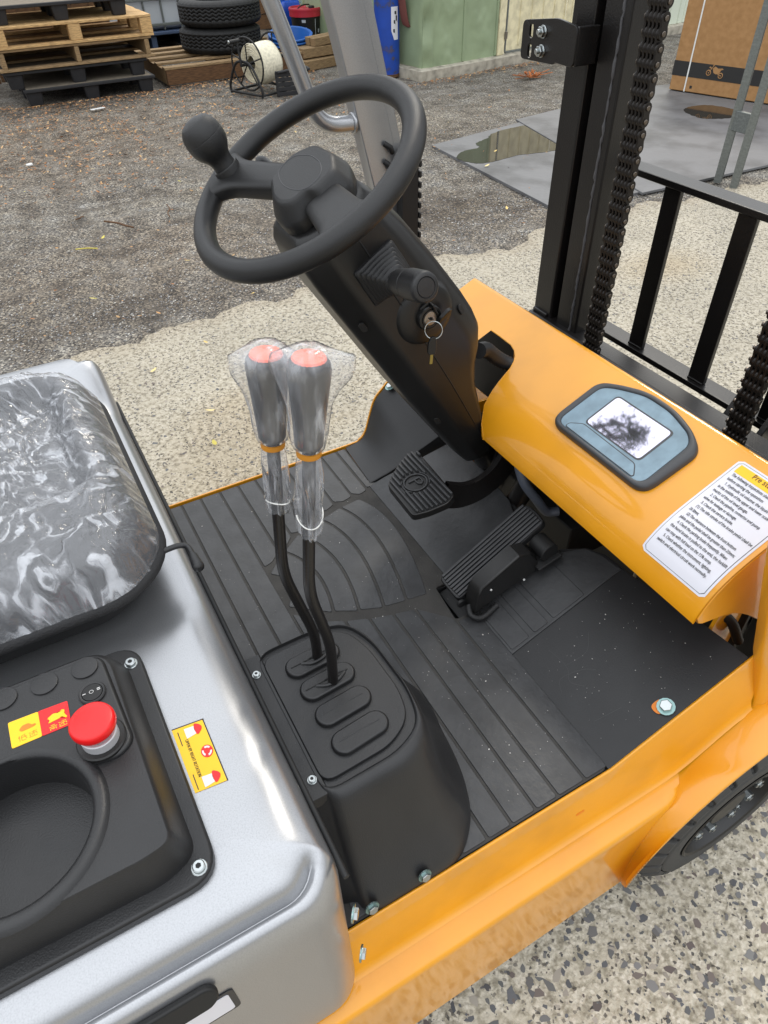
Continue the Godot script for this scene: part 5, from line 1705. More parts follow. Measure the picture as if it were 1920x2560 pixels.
func wheel() -> void:
	var W := Transform3D(Basis(CB.x, 0.071) * CB, CW)
	var b := MB.new()
	var R := 0.167
	var ring := PackedVector3Array()
	for i in 96: ring.append(W * Vector3(cos(TAU * i / 96) * R, 0, sin(TAU * i / 96) * R))
	b.tube(ring, 0.0162, 22, false, true)
	var w := part("steering_wheel", b, M.grip, fk)
	# two broad spokes that grow out of the rim
	for k in [[-0.012, -0.024, -0.0775, -0.150, 0.024, 0.030, -0.012, 0.004], [-0.006, 0.058, -0.020, 0.164, 0.030, 0.036, -0.020, -0.002]]:
		b = MB.new()
		var p0 := Vector3(k[0], k[6], k[1]); var p1 := Vector3(k[2], k[7], k[3])
		var d := (p1 - p0).normalized(); var side := Vector3(0, 1, 0).cross(d).normalized(); var up := d.cross(side)
		var rows := []
		for i in 15:
			var t := i / 14.0
			var hw: float = lerpf(k[4], k[5], t) + 0.030 * pow(maxf(0.0, (t - 0.62) / 0.38), 2.2)
			var hh := lerpf(0.017, 0.0145, t) - 0.002 * pow(t, 6.0)
			var row := PackedVector3Array()
			for j in 28:
				var a := TAU * j / 28
				var cx := signf(cos(a)) * pow(absf(cos(a)), 0.55); var sy := signf(sin(a)) * pow(absf(sin(a)), 0.55)
				row.append(W * (p0.lerp(p1, t) + side * hw * cx + up * hh * sy))
			rows.append(row)
		b.grid(rows, true, false)
		part("spoke", b, M.grip, w)
	# hub with its bevelled pad
	b = MB.new()
	var hub := round_poly(V2([-0.066, -0.006, -0.040, -0.060, 0.020, -0.066, 0.056, -0.040, 0.060, 0.022, 0.036, 0.066, -0.010, 0.070, -0.022, 0.050, -0.052, 0.050, -0.068, 0.026]), 0.013, 4)
	var HT := W * Transform3D(Basis(Vector3(1, 0, 0), Vector3(0, 0, 1), Vector3(0, 1, 0)), Vector3(0, 0, 0))
	var rows := []
	for k in [[-0.060, 0.94], [-0.030, 1.0], [-0.023, 1.0], [-0.019, 0.985], [-0.016, 0.965], [0.0005, 0.825], [0.0045, 0.785], [0.0065, 0.745], [0.007, 0.70]]:
		var row := PackedVector3Array()
		for p in hub: row.append(HT * Vector3(p.x * k[1], p.y * k[1], k[0]))
		rows.append(row)
	b.grid(rows, true, false)
	b.fan(rows[rows.size() - 1], W.basis.y)
	var h := part("hub", b, M.grip, w)
	b = MB.new()
	var em := PackedVector3Array()
	for p in round_poly(V2([-0.030, -0.012, -0.018, -0.044, 0.012, -0.046, 0.028, -0.014, 0.026, 0.020, 0.012, 0.042, -0.016, 0.042, -0.028, 0.018]), 0.014, 4): em.append(HT * Vector3(p.x, p.y, 0.0068))
	b.tube(em, 0.0008, 5, false, true)
	part("pad_outline", b, M.bezel, h)
	b = MB.new()
	var me := HT * Vector3(-0.044, 0.018, 0.0055)
	b.bar(me, me + W.basis.z * 0.008, 0.0012, 0.0008)
	b.bar(me + W.basis.x * 0.004, me + W.basis.x * 0.004 + W.basis.z * 0.006, 0.0012, 0.0008)
	b.bar(me + W.basis.z * 0.004 - W.basis.x * 0.004, me + W.basis.z * 0.002 + W.basis.x * 0.005, 0.0012, 0.0008)
	part("pad_mark", b, M.hard, h)
	# spinner knob
	b = MB.new()
	var k0 := W * Vector3(-0.0635, 0.010, -0.1285); var k1 := W * Vector3(-0.062, 0.072, -0.143)
	var ay := (k1 - k0).normalized(); var ax := ay.cross(W.basis.z).normalized()
	b.lathe([Vector2(0.0200, -0.004), Vector2(0.0200, 0.0085), Vector2(0.0188, 0.0105), Vector2(0.0168, 0.0105), Vector2(0.0166, 0.016), Vector2(0.0170, 0.021), Vector2(0.0185, 0.0255), Vector2(0.0215, 0.030), Vector2(0.0254, 0.0352), Vector2(0.0284, 0.042), Vector2(0.0297, 0.0495), Vector2(0.0298, 0.0555), Vector2(0.0293, 0.0564), Vector2(0.0297, 0.0573), Vector2(0.0288, 0.065), Vector2(0.0258, 0.0725), Vector2(0.0218, 0.0780), Vector2(0.0200, 0.0788), Vector2(0.0187, 0.0802), Vector2(0.010, 0.0832), Vector2(0.0, 0.084)], Transform3D(Basis(ax, ay, ax.cross(ay)), k0), 36)
	part("spinner_knob", b, M.grip, w)

# ---------------------------------------------------------------- cowl, display, label
const CPROF := [[0.893, 0.950], [0.893, 0.968], [0.891, 0.9745], [0.886, 0.9762], [0.88, 0.9736], [0.86, 0.9648], [0.83, 0.9518], [0.818, 0.9466], [0.8155, 0.9455], [0.813, 0.9444], [0.808, 0.9422], [0.80, 0.9387], [0.79, 0.9343], [0.775, 0.9278], [0.757, 0.9195], [0.741, 0.9112], [0.727, 0.9022], [0.714, 0.8915], [0.703, 0.880], [0.694, 0.8665], [0.687, 0.8515], [0.683, 0.840], [0.6805, 0.829], [0.682, 0.8265], [0.6845, 0.8285], [0.687, 0.842]]

func notch(x: float, i: int) -> float:   # the right-hand edge of the opening for the column
	var T := [[0.6805, -0.868], [0.687, -0.886], [0.703, -0.903], [0.727, -0.911], [0.775, -0.925], [0.79, -0.934], [0.80, -0.944], [0.808, -0.958], [0.813, -0.976], [0.8155, -1.005]]
	if x >= 0.8155: return -1.215
	for k in T.size() - 1:
		if x <= T[k + 1][0]: return lerpf(T[k][1], T[k + 1][1], clampf((x - T[k][0]) / (T[k + 1][0] - T[k][0]), 0, 1))
	return -1.0

func cowl() -> void:
	var b := MB.new()
	var rows := []
	var left := []; var rear := []
	for i in CPROF.size():
		var x: float = CPROF[i][0]; var y: float = CPROF[i][1]
		if i <= 8:
			var r0 := PackedVector3Array()
			for j in 41: r0.append(Vector3(x, y, lerpf(-1.215, -0.345, j / 40.0)))
			rear.append(r0)
		if i >= 8:
			var zl := notch(minf(x, 0.8154), i)
			var row := PackedVector3Array(); var r2 := PackedVector3Array()
			for j in 41: row.append(Vector3(x, y, lerpf(zl, -0.345, j / 40.0)))
			for j in 9: r2.append(Vector3(x, y, lerpf(-1.215, -1.045, j / 8.0)))
			rows.append(row); left.append(r2)
	b.grid(rows, false, false, Vector3(-0.5, 1, 0))
	b.grid(rear, false, false, Vector3(-0.5, 1, 0))
	b.grid(left, false, false, Vector3(-0.5, 1, 0))
	var c := part("front_cowl", b, M.yellow, fk)
	# rolled rim of the opening
	b = MB.new()
	var rim := PackedVector3Array()
	for i in range(23, 8, -1): rim.append(Vector3(CPROF[i][0] + 0.001, CPROF[i][1] - 0.001, notch(CPROF[i][0], i) if i > 8 else -1.005))
	rim.append(Vector3(0.8155, 0.9440, -1.015)); rim.append(Vector3(0.8155, 0.9440, -1.045))
	b.tube(rim, 0.0018, 6)
	part("opening_rim", b, M.yellow, c)
	# end plate
	b = MB.new()
	var poly := PackedVector2Array()
	for i in range(1, 22): poly.append(Vector2(CPROF[i][0] + (0.003 if i > 12 else 0.0), CPROF[i][1] - 0.0035))
	for p in [[0.688, 0.832], [0.694, 0.821], [0.703, 0.8155], [0.722, 0.811], [0.745, 0.806], [0.77, 0.797], [0.80, 0.780], [0.83, 0.757], [0.86, 0.73], [0.893, 0.70]]: poly.append(Vector2(p[0], p[1]))
	b.prism(poly, at(0, 0, -0.349), 0.0055, 0.0015, true)
	part("cowl_end", b, M.yellow, c)
	display(c)
	start_label(c)

# a point on the cowl's slope: x along the truck, z across, h above the sheet
func on_cowl(x: float, z: float, h := 0.0) -> Vector3:
	return Vector3(x, 0.9700 + (x - 0.872) * 0.436, z) + Vector3(-0.40, 0.917, 0).normalized() * h

func display(c: Node3D) -> void:
	var s := 1.0 / 0.9166
	var D := Transform3D(Basis(Vector3(0.9166, 0.3998, 0), Vector3(0, 0, 1), Vector3(-0.3998, 0.9166, 0)), on_cowl(0.80, -0.64))
	var f := func(a: Array, r: float) -> PackedVector2Array:
		var p := PackedVector2Array()
		for i in range(0, a.size(), 2): p.append(Vector2((a[i] - 0.80) * s, a[i + 1] + 0.64))
		return round_poly(p, r, 6)
	var outer: PackedVector2Array = resample(f.call([0.739, -0.757, 0.843, -0.757, 0.860, -0.722, 0.876, -0.672, 0.875, -0.608, 0.860, -0.556, 0.840, -0.522, 0.737, -0.527], 0.028), 120)
	var inner: PackedVector2Array = resample(f.call([0.747, -0.744, 0.838, -0.743, 0.851, -0.716, 0.8665, -0.668, 0.8655, -0.612, 0.852, -0.560, 0.838, -0.543, 0.7455, -0.542], 0.018), 120)
	var rows := []
	for k in [[0.0, 0.0], [0.0, 0.004], [0.06, 0.008], [0.2, 0.0108], [0.45, 0.0122], [0.75, 0.0118], [0.93, 0.0105], [1.0, 0.0085]]:
		var row := PackedVector3Array()
		for i in 120:
			var p: Vector2 = outer[i].lerp(inner[i], k[0])
			row.append(D * Vector3(p.x, p.y, k[1]))
		rows.append(row)
	var b := MB.new()
	b.grid(rows, true, false, Vector3.UP)
	var d := part("display", b, M.bezel, c)
	b = MB.new()
	b.prism(inner, D, 0.0092, 0.0006)
	part("display_panel", b, M.bluegrey, d)
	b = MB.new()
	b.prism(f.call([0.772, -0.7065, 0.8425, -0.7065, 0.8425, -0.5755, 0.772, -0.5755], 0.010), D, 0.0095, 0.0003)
	part("screen_recess_shade", b, M.bezel, d)  # dark ring stands in for the recess shadow round the screen
	b = MB.new()
	b.prism(f.call([0.7745, -0.703, 0.8395, -0.703, 0.8395, -0.5795, 0.7745, -0.5795], 0.008), D, 0.0098)
	part("screen", b, M.screen, d)
	b = MB.new()
	var bar: PackedVector2Array = f.call([0.7485, -0.724, 0.756, -0.723, 0.769, -0.703, 0.766, -0.577, 0.751, -0.562, 0.7475, -0.563], 0.006)
	b.prism(bar, D, 0.0102, 0.0008)
	part("button_strip", b, M.bluegrey, d)
	b = MB.new()
	var loop := PackedVector3Array()
	for p in bar: loop.append(D * Vector3(p.x, p.y, 0.0094))
	b.tube(loop, 0.0011, 6, false, true)
	part("strip_seam", b, M.bezel, d)

func cowl_at(v: float, z: float, h: float) -> Array:   # v: metres down the sheet from x = 0.868; returns point, normal, downhill
	var acc := 0.0
	var i := 5
	var p := Vector3(0.868, 0.9683, z)
	while i < CPROF.size() - 3:
		var q := Vector3(CPROF[i][0], CPROF[i][1], z)
		var L := p.distance_to(q)
		if acc + L >= v:
			var d := (q - p).normalized()
			var q2 := (Vector3(CPROF[i + 1][0], CPROF[i + 1][1], z) - q).normalized()
			var d0 := d.lerp(q2, 0.5 * (v - acc) / L).normalized()
			var n := Vector3(0, 0, 1).cross(d0)
			if n.y < 0 and absf(n.y) > 0.2: n = -n
			return [p + d * (v - acc) + n * h, n, d0]
		acc += L
		p = q
		i += 1
	return [p, Vector3(-1, 0.2, 0), Vector3(0, -1, 0)]

func start_label(c: Node3D) -> void:
	var z0 := -0.4735; var z1 := -0.3520
	var L := 0.205
	var sheet := func(a: float, e: float, u0: float, u1: float, h: float, r: float, mm: Material, called: String, parent: Node3D) -> MeshInstance3D:
		var b := MB.new()
		var rows := []
		for i in 41:
			var v := lerpf(a, e, i / 40.0)
			var k := minf(v - a, e - v)
			var cut := r - sqrt(maxf(0.0, r * r - pow(maxf(0.0, r - k), 2.0)))
			var row := PackedVector3Array()
			for j in 9: row.append(cowl_at(v, lerpf(u0 + cut, u1 - cut, j / 8.0), h)[0])
			rows.append(row)
		b.grid(rows, false, false, Vector3(-0.5, 1, 0))
		return part(called, b, mm, parent)
	var lab: MeshInstance3D = sheet.call(0.0, L, z0, z1, 0.0007, 0.007, M.label_white, "start_label", c)
	sheet.call(0.0035, L - 0.0035, z0 + 0.0035, z1 - 0.0035, 0.0010, 0.005, M.ink, "label_border", lab)
	sheet.call(0.0043, L - 0.0043, z0 + 0.0043, z1 - 0.0043, 0.0013, 0.0045, M.label_white, "label_field", lab)
	sheet.call(0.0075, 0.0235, z0 + 0.0085, z1 - 0.0085, 0.0016, 0.001, M.label_yellow, "label_heading", lab)
	var put := func(s: String, v: float, size: float, w: float, z: float, mm: Material, bold: bool) -> void:
		var q := cowl_at(v, z, 0.0018)
		text_line(lab, s, q[0], Vector3(0, 0, 1), -q[2], size, mm, w, bold, 0.0)
	put.call("Pre startup", 0.0195, 0.0115, 0.050, -0.4395, M.brown_ink, true)
	var lines := ["The following inspections shall be", "before starting the operation:", " 1. Hydraulic oil volume: the liquid level shall", "in the middle of the upper and lower scale", "marks of the oil level gauge.", " 2. Check the pipeline, connector and pump", "valve for leakage or damage.", " 3. Check the service brake.", " (1) The idle stroke of the brake pedal shall be", "20-30mm;", " (2) The clearance between the front bottom", "plate and the pedal shall be greater than 20mm;", " 4. Check the parking brake frequently. When", "the hand brake is pulled to the end, the forklift", "can stop with full load on the 15% ramp.", " 5. Check whether the instrument, lighting,", "switch and electrical circuit work normally."]
	for i in lines.size():
		var s: String = lines[i]
		var ind := 0.004 if s.begins_with(" ") else 0.0
		put.call(s.strip_edges(), 0.0325 + 0.00925 * i, 0.0064, s.strip_edges().length() * 0.00212, -0.4625 + ind, M.ink, false)

func under_cowl() -> void:
	var b := MB.new()
	b.bar(Vector3(0.90, 0.35, -0.80), Vector3(0.90, 0.94, -0.80), 0.86, 0.01, Vector3(1, 0, 0), 0.002)
	b.box(Vector3(0.12, 0.10, 0.50), at(0.85, 0.62, -0.95), 0.004)
	var f := part("firewall", b, M.dark, fk)
	b = MB.new()
	b.prism(V2([0.74, 0.55, 0.80, 0.50, 0.84, 0.66, 0.80, 0.80, 0.77, 0.80]), at(0, 0, -1.02), 0.006, 0.001, true)
	b.box(Vector3(0.09, 0.008, 0.12), at(0.80, 0.74, -1.06, Basis(Vector3(0, 0, 1), 0.5)), 0.002)
	b.box(Vector3(0.006, 0.18, 0.10), at(0.865, 0.84, -0.975), 0.002)
	b.prism(V2([0.80, 0.60, 0.89, 0.60, 0.89, 0.80, 0.83, 0.80]), at(0, 0, -0.385), 0.006, 0.001, true)
	part("column_bracket", b, M.yellow, f)
	# corrugated loom through the opening
	b = MB.new()
	var path := spline(V3([0.70, 0.985, -0.93, 0.728, 0.972, -0.945, 0.757, 0.945, -0.95, 0.785, 0.925, -0.945, 0.83, 0.905, -0.92]), 10)
	var rr := []
	for i in path.size(): rr.append(0.0150 if i % 2 == 0 else 0.0126)
	b.tube(path, rr, 14)
	part("corrugated_loom", b, M.plastic, f)
	# pale plastic tube and fittings beside the accelerator
	b = MB.new()
	b.tube(spline(V3([0.700, 0.835, -0.79, 0.705, 0.785, -0.765, 0.735, 0.735, -0.755, 0.762, 0.695, -0.750, 0.785, 0.692, -0.740]), 5), 0.0095, 10)
	part("drain_tube", b, mat(Color(0.30, 0.32, 0.36), 0.45), f)
	for k in 9:
		b = MB.new()
		var o := rng.randf_range(-0.03, 0.03)
		b.tube(spline(PackedVector3Array([Vector3(0.77 + o, 0.88, -0.82 + o), Vector3(0.79 + o * 0.5, 0.80 + o, -0.75), Vector3(0.80, 0.73 + o * 0.6, -0.70 + o), Vector3(0.84 + o * 0.3, 0.70, -0.60 - o)]), 6), rng.randf_range(0.0022, 0.005), 7)
		part("wire", b, [M.dark, M.dark, M.hard, M.black, M.bezel][k % 5], f)
	for p in [Vector3(0.79, 0.715, -0.715), Vector3(0.83, 0.735, -0.640), Vector3(0.80, 0.775, -0.735), Vector3(0.81, 0.80, -0.745)]:
		b = MB.new()
		b.hexa(p, Vector3(0.1, 0.2, 0.97).normalized(), 0.0075, 0.014)
		b.cyl(p, p - Vector3(0.0, 0.002, 0.02), 0.005, 10)
		part("hose_fitting", b, M.brass, f)
	b = MB.new()
	b.cyl(Vector3(0.78, 0.725, -0.74), Vector3(0.84, 0.745, -0.62), 0.012, 12)
	b.cyl(Vector3(0.74, 0.62, -0.84), Vector3(0.82, 0.86, -0.80), 0.022, 14)
	b.box(Vector3(0.08, 0.09, 0.09), at(0.83, 0.80, -0.80), 0.006)
	part("brake_cylinder", b, M.black, f)
	b = MB.new()
	b.tube(spline(V3([0.82, 0.735, -0.64, 0.845, 0.72, -0.60, 0.85, 0.68, -0.575, 0.845, 0.62, -0.57]), 6), 0.0035, 8)
	part("brake_line", b, M.steel, f)
	b = MB.new()
	b.tube(spline(V3([0.80, 0.72, -0.42, 0.85, 0.70, -0.38, 0.88, 0.64, -0.36]), 6), 0.009, 8)
	b.box(Vector3(0.05, 0.08, 0.05), at(0.86, 0.72, -0.44), 0.006)
	part("wire_connector", b, M.dark, f)
	b = MB.new()
	b.cyl(Vector3(0.80, 0.742, -0.41), Vector3(0.81, 0.750, -0.40), 0.018, 16, 0.002)
	part("horn", b, M.zinc, f)

# ---------------------------------------------------------------- mast
static func holed(poly: PackedVector2Array, holes: Array) -> PackedVector2Array:
	var o := poly.duplicate()
	var area := 0.0
	for i in o.size(): area += o[i].cross(o[(i + 1) % o.size()])
	if area < 0: o.reverse()
	for h: PackedVector2Array in holes:
		var a := 0.0
		for i in h.size(): a += h[i].cross(h[(i + 1) % h.size()])
		var g := h.duplicate()
		if a > 0: g.reverse()
		var bi := 0; var bj := 0
		for i in o.size():
			for j in g.size():
				if o[i].distance_to(g[j]) < o[bi].distance_to(g[bj]): bi = i; bj = j
		var n := PackedVector2Array()
		for i in range(0, bi + 1): n.append(o[i])
		for j in g.size() + 1: n.append(g[(bj + j) % g.size()])
		for i in range(bi, o.size()): n.append(o[i])
		o = n
	return o

func mast() -> void:
	var b := MB.new()
	var top := 2.45
	b.box(Vector3(0.08, top - 0.1, 0.042), at(1.115, (top + 0.1) / 2, -1.2005), 0.004)
	b.box(Vector3(0.09, top - 0.1, 0.050), at(1.095, (top + 0.1) / 2, -1.1565), 0.005)
	var m := part("mast", b, M.black, fk)
	b = MB.new()
	b.box(Vector3(0.062, top, 0.052), at(1.083, (top + 0.1) / 2 + 0.1, -1.0885), 0.005)
	b.box(Vector3(0.03, top, 0.020), at(1.065, (top + 0.1) / 2 + 0.1, -1.0540), 0.004)
	part("inner_rail", b, M.black, m)
	b = MB.new()
	b.box(Vector3(0.06, top, 0.012), at(1.11, (top + 0.1) / 2 + 0.1, -1.126), 0.002)
	part("rail_gap", b, M.dark, m)
	b = MB.new()
	b.box(Vector3(0.12, top - 0.1, 0.042), at(1.135, (top + 0.1) / 2, -0.3595), 0.004)
	b.box(Vector3(0.14, top - 0.1, 0.050), at(1.120, (top + 0.1) / 2, -0.4035), 0.005)
	b.box(Vector3(0.14, top, 0.052), at(1.122, (top + 0.1) / 2 + 0.1, -0.4715), 0.005)
	part("right_rail", b, M.black, m)
	# weld bead down the inner rail, a little uneven
	b = MB.new()
	var path := PackedVector3Array(); var rr := []
	for i in 130:
		path.append(Vector3(1.0505, 0.86 + i * 0.0075, -1.0635 + rng.randf_range(-0.0012, 0.0012))); rr.append(0.0026 + rng.randf_range(-0.0012, 0.0014))
	b.tube(path, rr, 6)
	part("weld_seam", b, M.weld, m)
	# cross member
	b = MB.new()
	b.box(Vector3(0.05, 0.034, 0.83), at(1.060, 0.855, -0.78), 0.004)
	b.box(Vector3(0.006, 0.006, 0.82), at(1.035, 0.868, -0.78), 0.002)
	b.box(Vector3(0.012, 0.010, 0.05), at(1.05, 0.876, -1.165), 0.003)
	part("cross_member", b, M.black, m)
	# light bracket with slots and nuts
	b = MB.new()
	var B := Basis(Vector3(0, 0, 1), Vector3(0, 1, 0), Vector3(-1, 0, 0))
	var slot := func(y: float) -> PackedVector2Array:
		var p := rrect(0.011, 0.0225, 0.0054, 4)
		for i in p.size(): p[i] += Vector2(-1.2415, y)
		return p
	var plate := round_poly(V2([-1.268, 1.374, -1.17, 1.376, -1.165, 1.380, -1.115, 1.378, -1.115, 1.440, -1.17, 1.447, -1.268, 1.436]), 0.010, 4)
	b.prism(holed(plate, [slot.call(1.421), slot.call(1.389)]), Transform3D(B, Vector3(1.004, 0, 0)), 0.005, 0.0008, true)
	b.box(Vector3(0.05, 0.060, 0.008), at(1.028, 1.409, -1.119), 0.002)
	var br := part("light_bracket", b, M.black, m)
	for y in [1.4235, 1.3935]:
		b = MB.new()
		b.cyl(Vector3(0.999, y, -1.2055), Vector3(0.9965, y, -1.2055), 0.0105, 20, 0.0005)
		b.hexa(Vector3(0.9965, y, -1.2055), Vector3(-1, 0, 0), 0.0095, 0.0065)
		b.cyl(Vector3(0.990, y, -1.2055), Vector3(0.985, y, -1.2055), 0.0048, 14, 0.0008)
		part("nut", b, M.zinc, br)
	# lift chains, link by link
	var fig := PackedVector2Array()
	for i in 9:
		var a := lerpf(-0.20, PI + 0.20, i / 8.0)
		fig.append(Vector2(cos(a) * 0.0095, 0.01045 + sin(a) * 0.0095))
	fig.append(Vector2(-0.0072, 0.0))
	for i in 9:
		var a := lerpf(PI - 0.20, TAU + 0.20, i / 8.0)
		fig.append(Vector2(cos(a) * 0.0095, -0.01045 + sin(a) * 0.0095))
	fig.append(Vector2(0.0072, 0.0))
	var kinds := []
	for k in 2:
		b = MB.new()
		for z in ([0.0, -0.0085, -0.017, -0.0255, -0.034] if k == 0 else [-0.00425, -0.01275, -0.02125, -0.02975]):
			b.prism(fig, at(0, 0, z - 0.0040), 0.0040, 0.0006, true)
		var lm := b.mesh()
		lm.surface_set_material(0, M.chain)
		if k == 0:
			b = MB.new()
			for y in [-0.01045, 0.01045]: b.cyl(Vector3(0, y, -0.045), Vector3(0, y, 0.0022), 0.0043, 12, 0.0008)
			lm.add_surface_from_arrays(Mesh.PRIMITIVE_TRIANGLES, b.mesh().surface_get_arrays(0))
			lm.surface_set_material(1, M.pin)
		kinds.append(lm)
	for side in [[-0.948, 64], [-0.570, 40]]:
		var ch := MeshInstance3D.new()
		b = MB.new()
		b.cyl(Vector3(1.03, 2.25, side[0] - 0.02), Vector3(1.03, 2.42, side[0] - 0.02), 0.008, 10)
		ch.name = "lift_chain"
		b.box(Vector3(0.03, 0.05, 0.05), at(1.03, 0.83, side[0] - 0.02), 0.004)
		ch.mesh = b.mesh(Vector3(0.3, 0, -0.78))
		ch.material_override = M.black
		fk.add_child(ch, true)
		for i in side[1]:
			var l := MeshInstance3D.new()
			l.name = "chain_link"
			l.mesh = kinds[i % 2]
			l.position = Vector3(1.03 - 0.3, 0.869 + i * 0.0209, side[0] + 0.78)
			ch.add_child(l, true)
			if i % 2 == 0:
				pass
	# load backrest
	b = MB.new()
	b.box(Vector3(0.05, 0.014, 0.86), at(1.262, 1.160, -0.78), 0.002)
	b.box(Vector3(0.05, 0.014, 0.86), at(1.262, 0.780, -0.78), 0.002)
	var bk := part("load_backrest", b, M.black, m)
	for z in [-1.23, -1.0395, -0.852, -0.6645, -0.477]:
		b = MB.new()
		b.box(Vector3(0.012, 0.366, 0.044), at(1.256, 0.970, z), 0.002)
		b.tube(V3([1.25, 0.7885, z - 0.02, 1.25, 0.789, z, 1.25, 0.7885, z + 0.02]), 0.003, 6)
		part("backrest_bar", b, M.black, bk)
	b = MB.new()
	b.prism(V2([1.238, -0.80, 1.286, -0.80, 1.286, -0.66, 1.238, -0.66]), at(0, 1.1672, 0, FLOOR), 0.0005)
	var st := part("warning_sticker", b, M.label_yellow, bk)
	b = MB.new()
	b.prism(V2([1.250, -0.792, 1.283, -0.792, 1.283, -0.735, 1.250, -0.735]), at(0, 1.1678, 0, FLOOR), 0.0003)
	b.prism(V2([1.250, -0.731, 1.283, -0.731, 1.283, -0.665, 1.250, -0.665]), at(0, 1.1678, 0, FLOOR), 0.0003)
	part("white_field", b, M.white, st)
	b = MB.new()
	b.prism(round_poly(V2([1.262, -0.778, 1.270, -0.775, 1.275, -0.764, 1.268, -0.752, 1.259, -0.764]), 0.003), at(0, 1.1682, 0, FLOOR), 0.0003)
	b.prism(V2([1.256, -0.722, 1.274, -0.724, 1.274, -0.716, 1.262, -0.714]), at(0, 1.1682, 0, FLOOR), 0.0003)
	for k in 6: b.prism(V2([1.241, -0.79 + k * 0.012, 1.246, -0.79 + k * 0.012, 1.246, -0.782 + k * 0.012, 1.241, -0.782 + k * 0.012]), at(0, 1.1678, 0, FLOOR), 0.0003)
	part("dark_print", b, M.ink, st)
	# carriage
	b = MB.new()
	b.box(Vector3(0.09, 0.03, 0.78), at(1.20, 0.72, -0.78), 0.004)
	b.box(Vector3(0.09, 0.03, 0.78), at(1.20, 0.40, -0.78), 0.004)
	b.prism(V2([1.10, 0.74, 1.25, 0.74, 1.25, 0.885, 1.19, 0.885]), at(0, 0, -0.70), 0.012, 0.002, true)
	b.prism(V2([1.10, 0.74, 1.25, 0.74, 1.25, 0.885, 1.19, 0.885]), at(0, 0, -0.62), 0.012, 0.002, true)
	part("carriage", b, M.black, m)

func guard() -> void:
	# left front pillar of the overhead guard, leaning back
	var d := Vector3(-0.243, 1.0, 0).normalized()
	var X := Vector3(d.y, -d.x, 0)
	var b := MB.new()
	var base := Vector3(0.631, 1.222, -1.2) - d * 0.62
	var poly := round_poly(V2([0.0, -0.034, 0.074, -0.034, 0.074, -0.001, 0.0585, -0.001, 0.0575, 0.0, 0.0, 0.0]), 0.003, 3)
	b.prism(poly, Transform3D(Basis(X, Vector3(0, 0, 1), d), base), 1.45, 0.0, true)
	var g := part("guard_pillar", b, M.silver, fk)
	b = MB.new()
	b.tube(spline(V3([0.34, 1.86, -1.216, 0.42, 1.64, -1.216, 0.474, 1.505, -1.216, 0.518, 1.385, -1.216, 0.530, 1.352, -1.216, 0.545, 1.334, -1.216, 0.565, 1.325, -1.216, 0.590, 1.3225, -1.216, 0.616, 1.3225, -1.216]), 6), 0.0135, 16)
	part("grab_handle", b, M.silver, g)
	b = MB.new()
	var ring := PackedVector3Array()
	for i in 24: ring.append(Vector3(0.603 + rng.randf_range(-0.001, 0.001), 1.3225 + cos(TAU * i / 24) * 0.0145, -1.216 + sin(TAU * i / 24) * 0.0145))
	b.tube(ring, 0.0032, 6, false, true)
	part("weld_ring", b, M.silver, g)
	b = MB.new()
	b.box(Vector3(0.040, 0.20, 0.02), at(0.697, 1.175, -1.185), 0.004)
	for k in 9: b.box(Vector3(0.006, 0.012, 0.024), at(0.7185, 1.10 + k * 0.0185, -1.185), 0.002)
	part("mirror_stay", b, M.dark, g)
	b = MB.new()
	b.tube(V3([0.655, 1.286, -1.198, 0.664, 1.28, -1.19, 0.67, 1.27, -1.195]), 0.005, 8)
	b.tube(V3([0.655, 1.256, -1.198, 0.662, 1.25, -1.19, 0.668, 1.238, -1.195]), 0.005, 8)
	part("hose_clip", b, M.dark, g)

# ---------------------------------------------------------------- the yard behind
func plastic_pallet(label: String, x0: float, x1: float, y0: float, z1: float, depth: float, upside := false) -> void:
	var t := thing("plastic_pallet", label, "pallet", Vector3((x0 + x1) / 2, y0, z1 - depth / 2), "pallets in the stack")
	var w := x1 - x0
	var b := MB.new()
	b.box(Vector3(w, 0.022, depth), at((x0 + x1) / 2, y0 + 0.142, z1 - depth / 2), 0.006)
	b.box(Vector3(w + 0.012, 0.030, 0.03), at((x0 + x1) / 2, y0 + 0.140, z1 - 0.014), 0.006)
	b.box(Vector3(0.03, 0.030, depth), at(x1 - 0.012, y0 + 0.1405, z1 - depth / 2 - 0.01), 0.006)
	for k in 6: b.box(Vector3(0.010, 0.018, depth * 0.9), at(lerpf(x0 + 0.1, x1 - 0.1, k / 5.0), y0 + 0.126, z1 - depth / 2), 0.003)
	part("deck", b, M.pallet_black, t)
	b = MB.new()
	b.box(Vector3(w - 0.05, 0.003, depth - 0.06), at((x0 + x1) / 2, y0 + 0.1545, z1 - depth / 2), 0.001)
	part("dust_layer", b, M.dust, t)
	for i in 3:
		for j in 3:
			b = MB.new()
			var cx := lerpf(x0 + 0.09, x1 - 0.10, i / 2.0); var cz := lerpf(z1 - 0.09, z1 - depth + 0.1, j / 2.0)
			var rows := []
			for k in [[0.0, 0.76], [0.004, 0.8], [0.11, 0.98], [0.130, 1.0]]:
				var row := PackedVector3Array()
				for p in rrect(0.165, 0.135, 0.02, 3): row.append(Vector3(cx + p.x * k[1], y0 + k[0], cz + p.y * k[1]))
				rows.append(row)
			b.grid(rows, true, false)
			b.fan(rows[0], Vector3.DOWN)
			part("block", b, M.pallet_black, t)

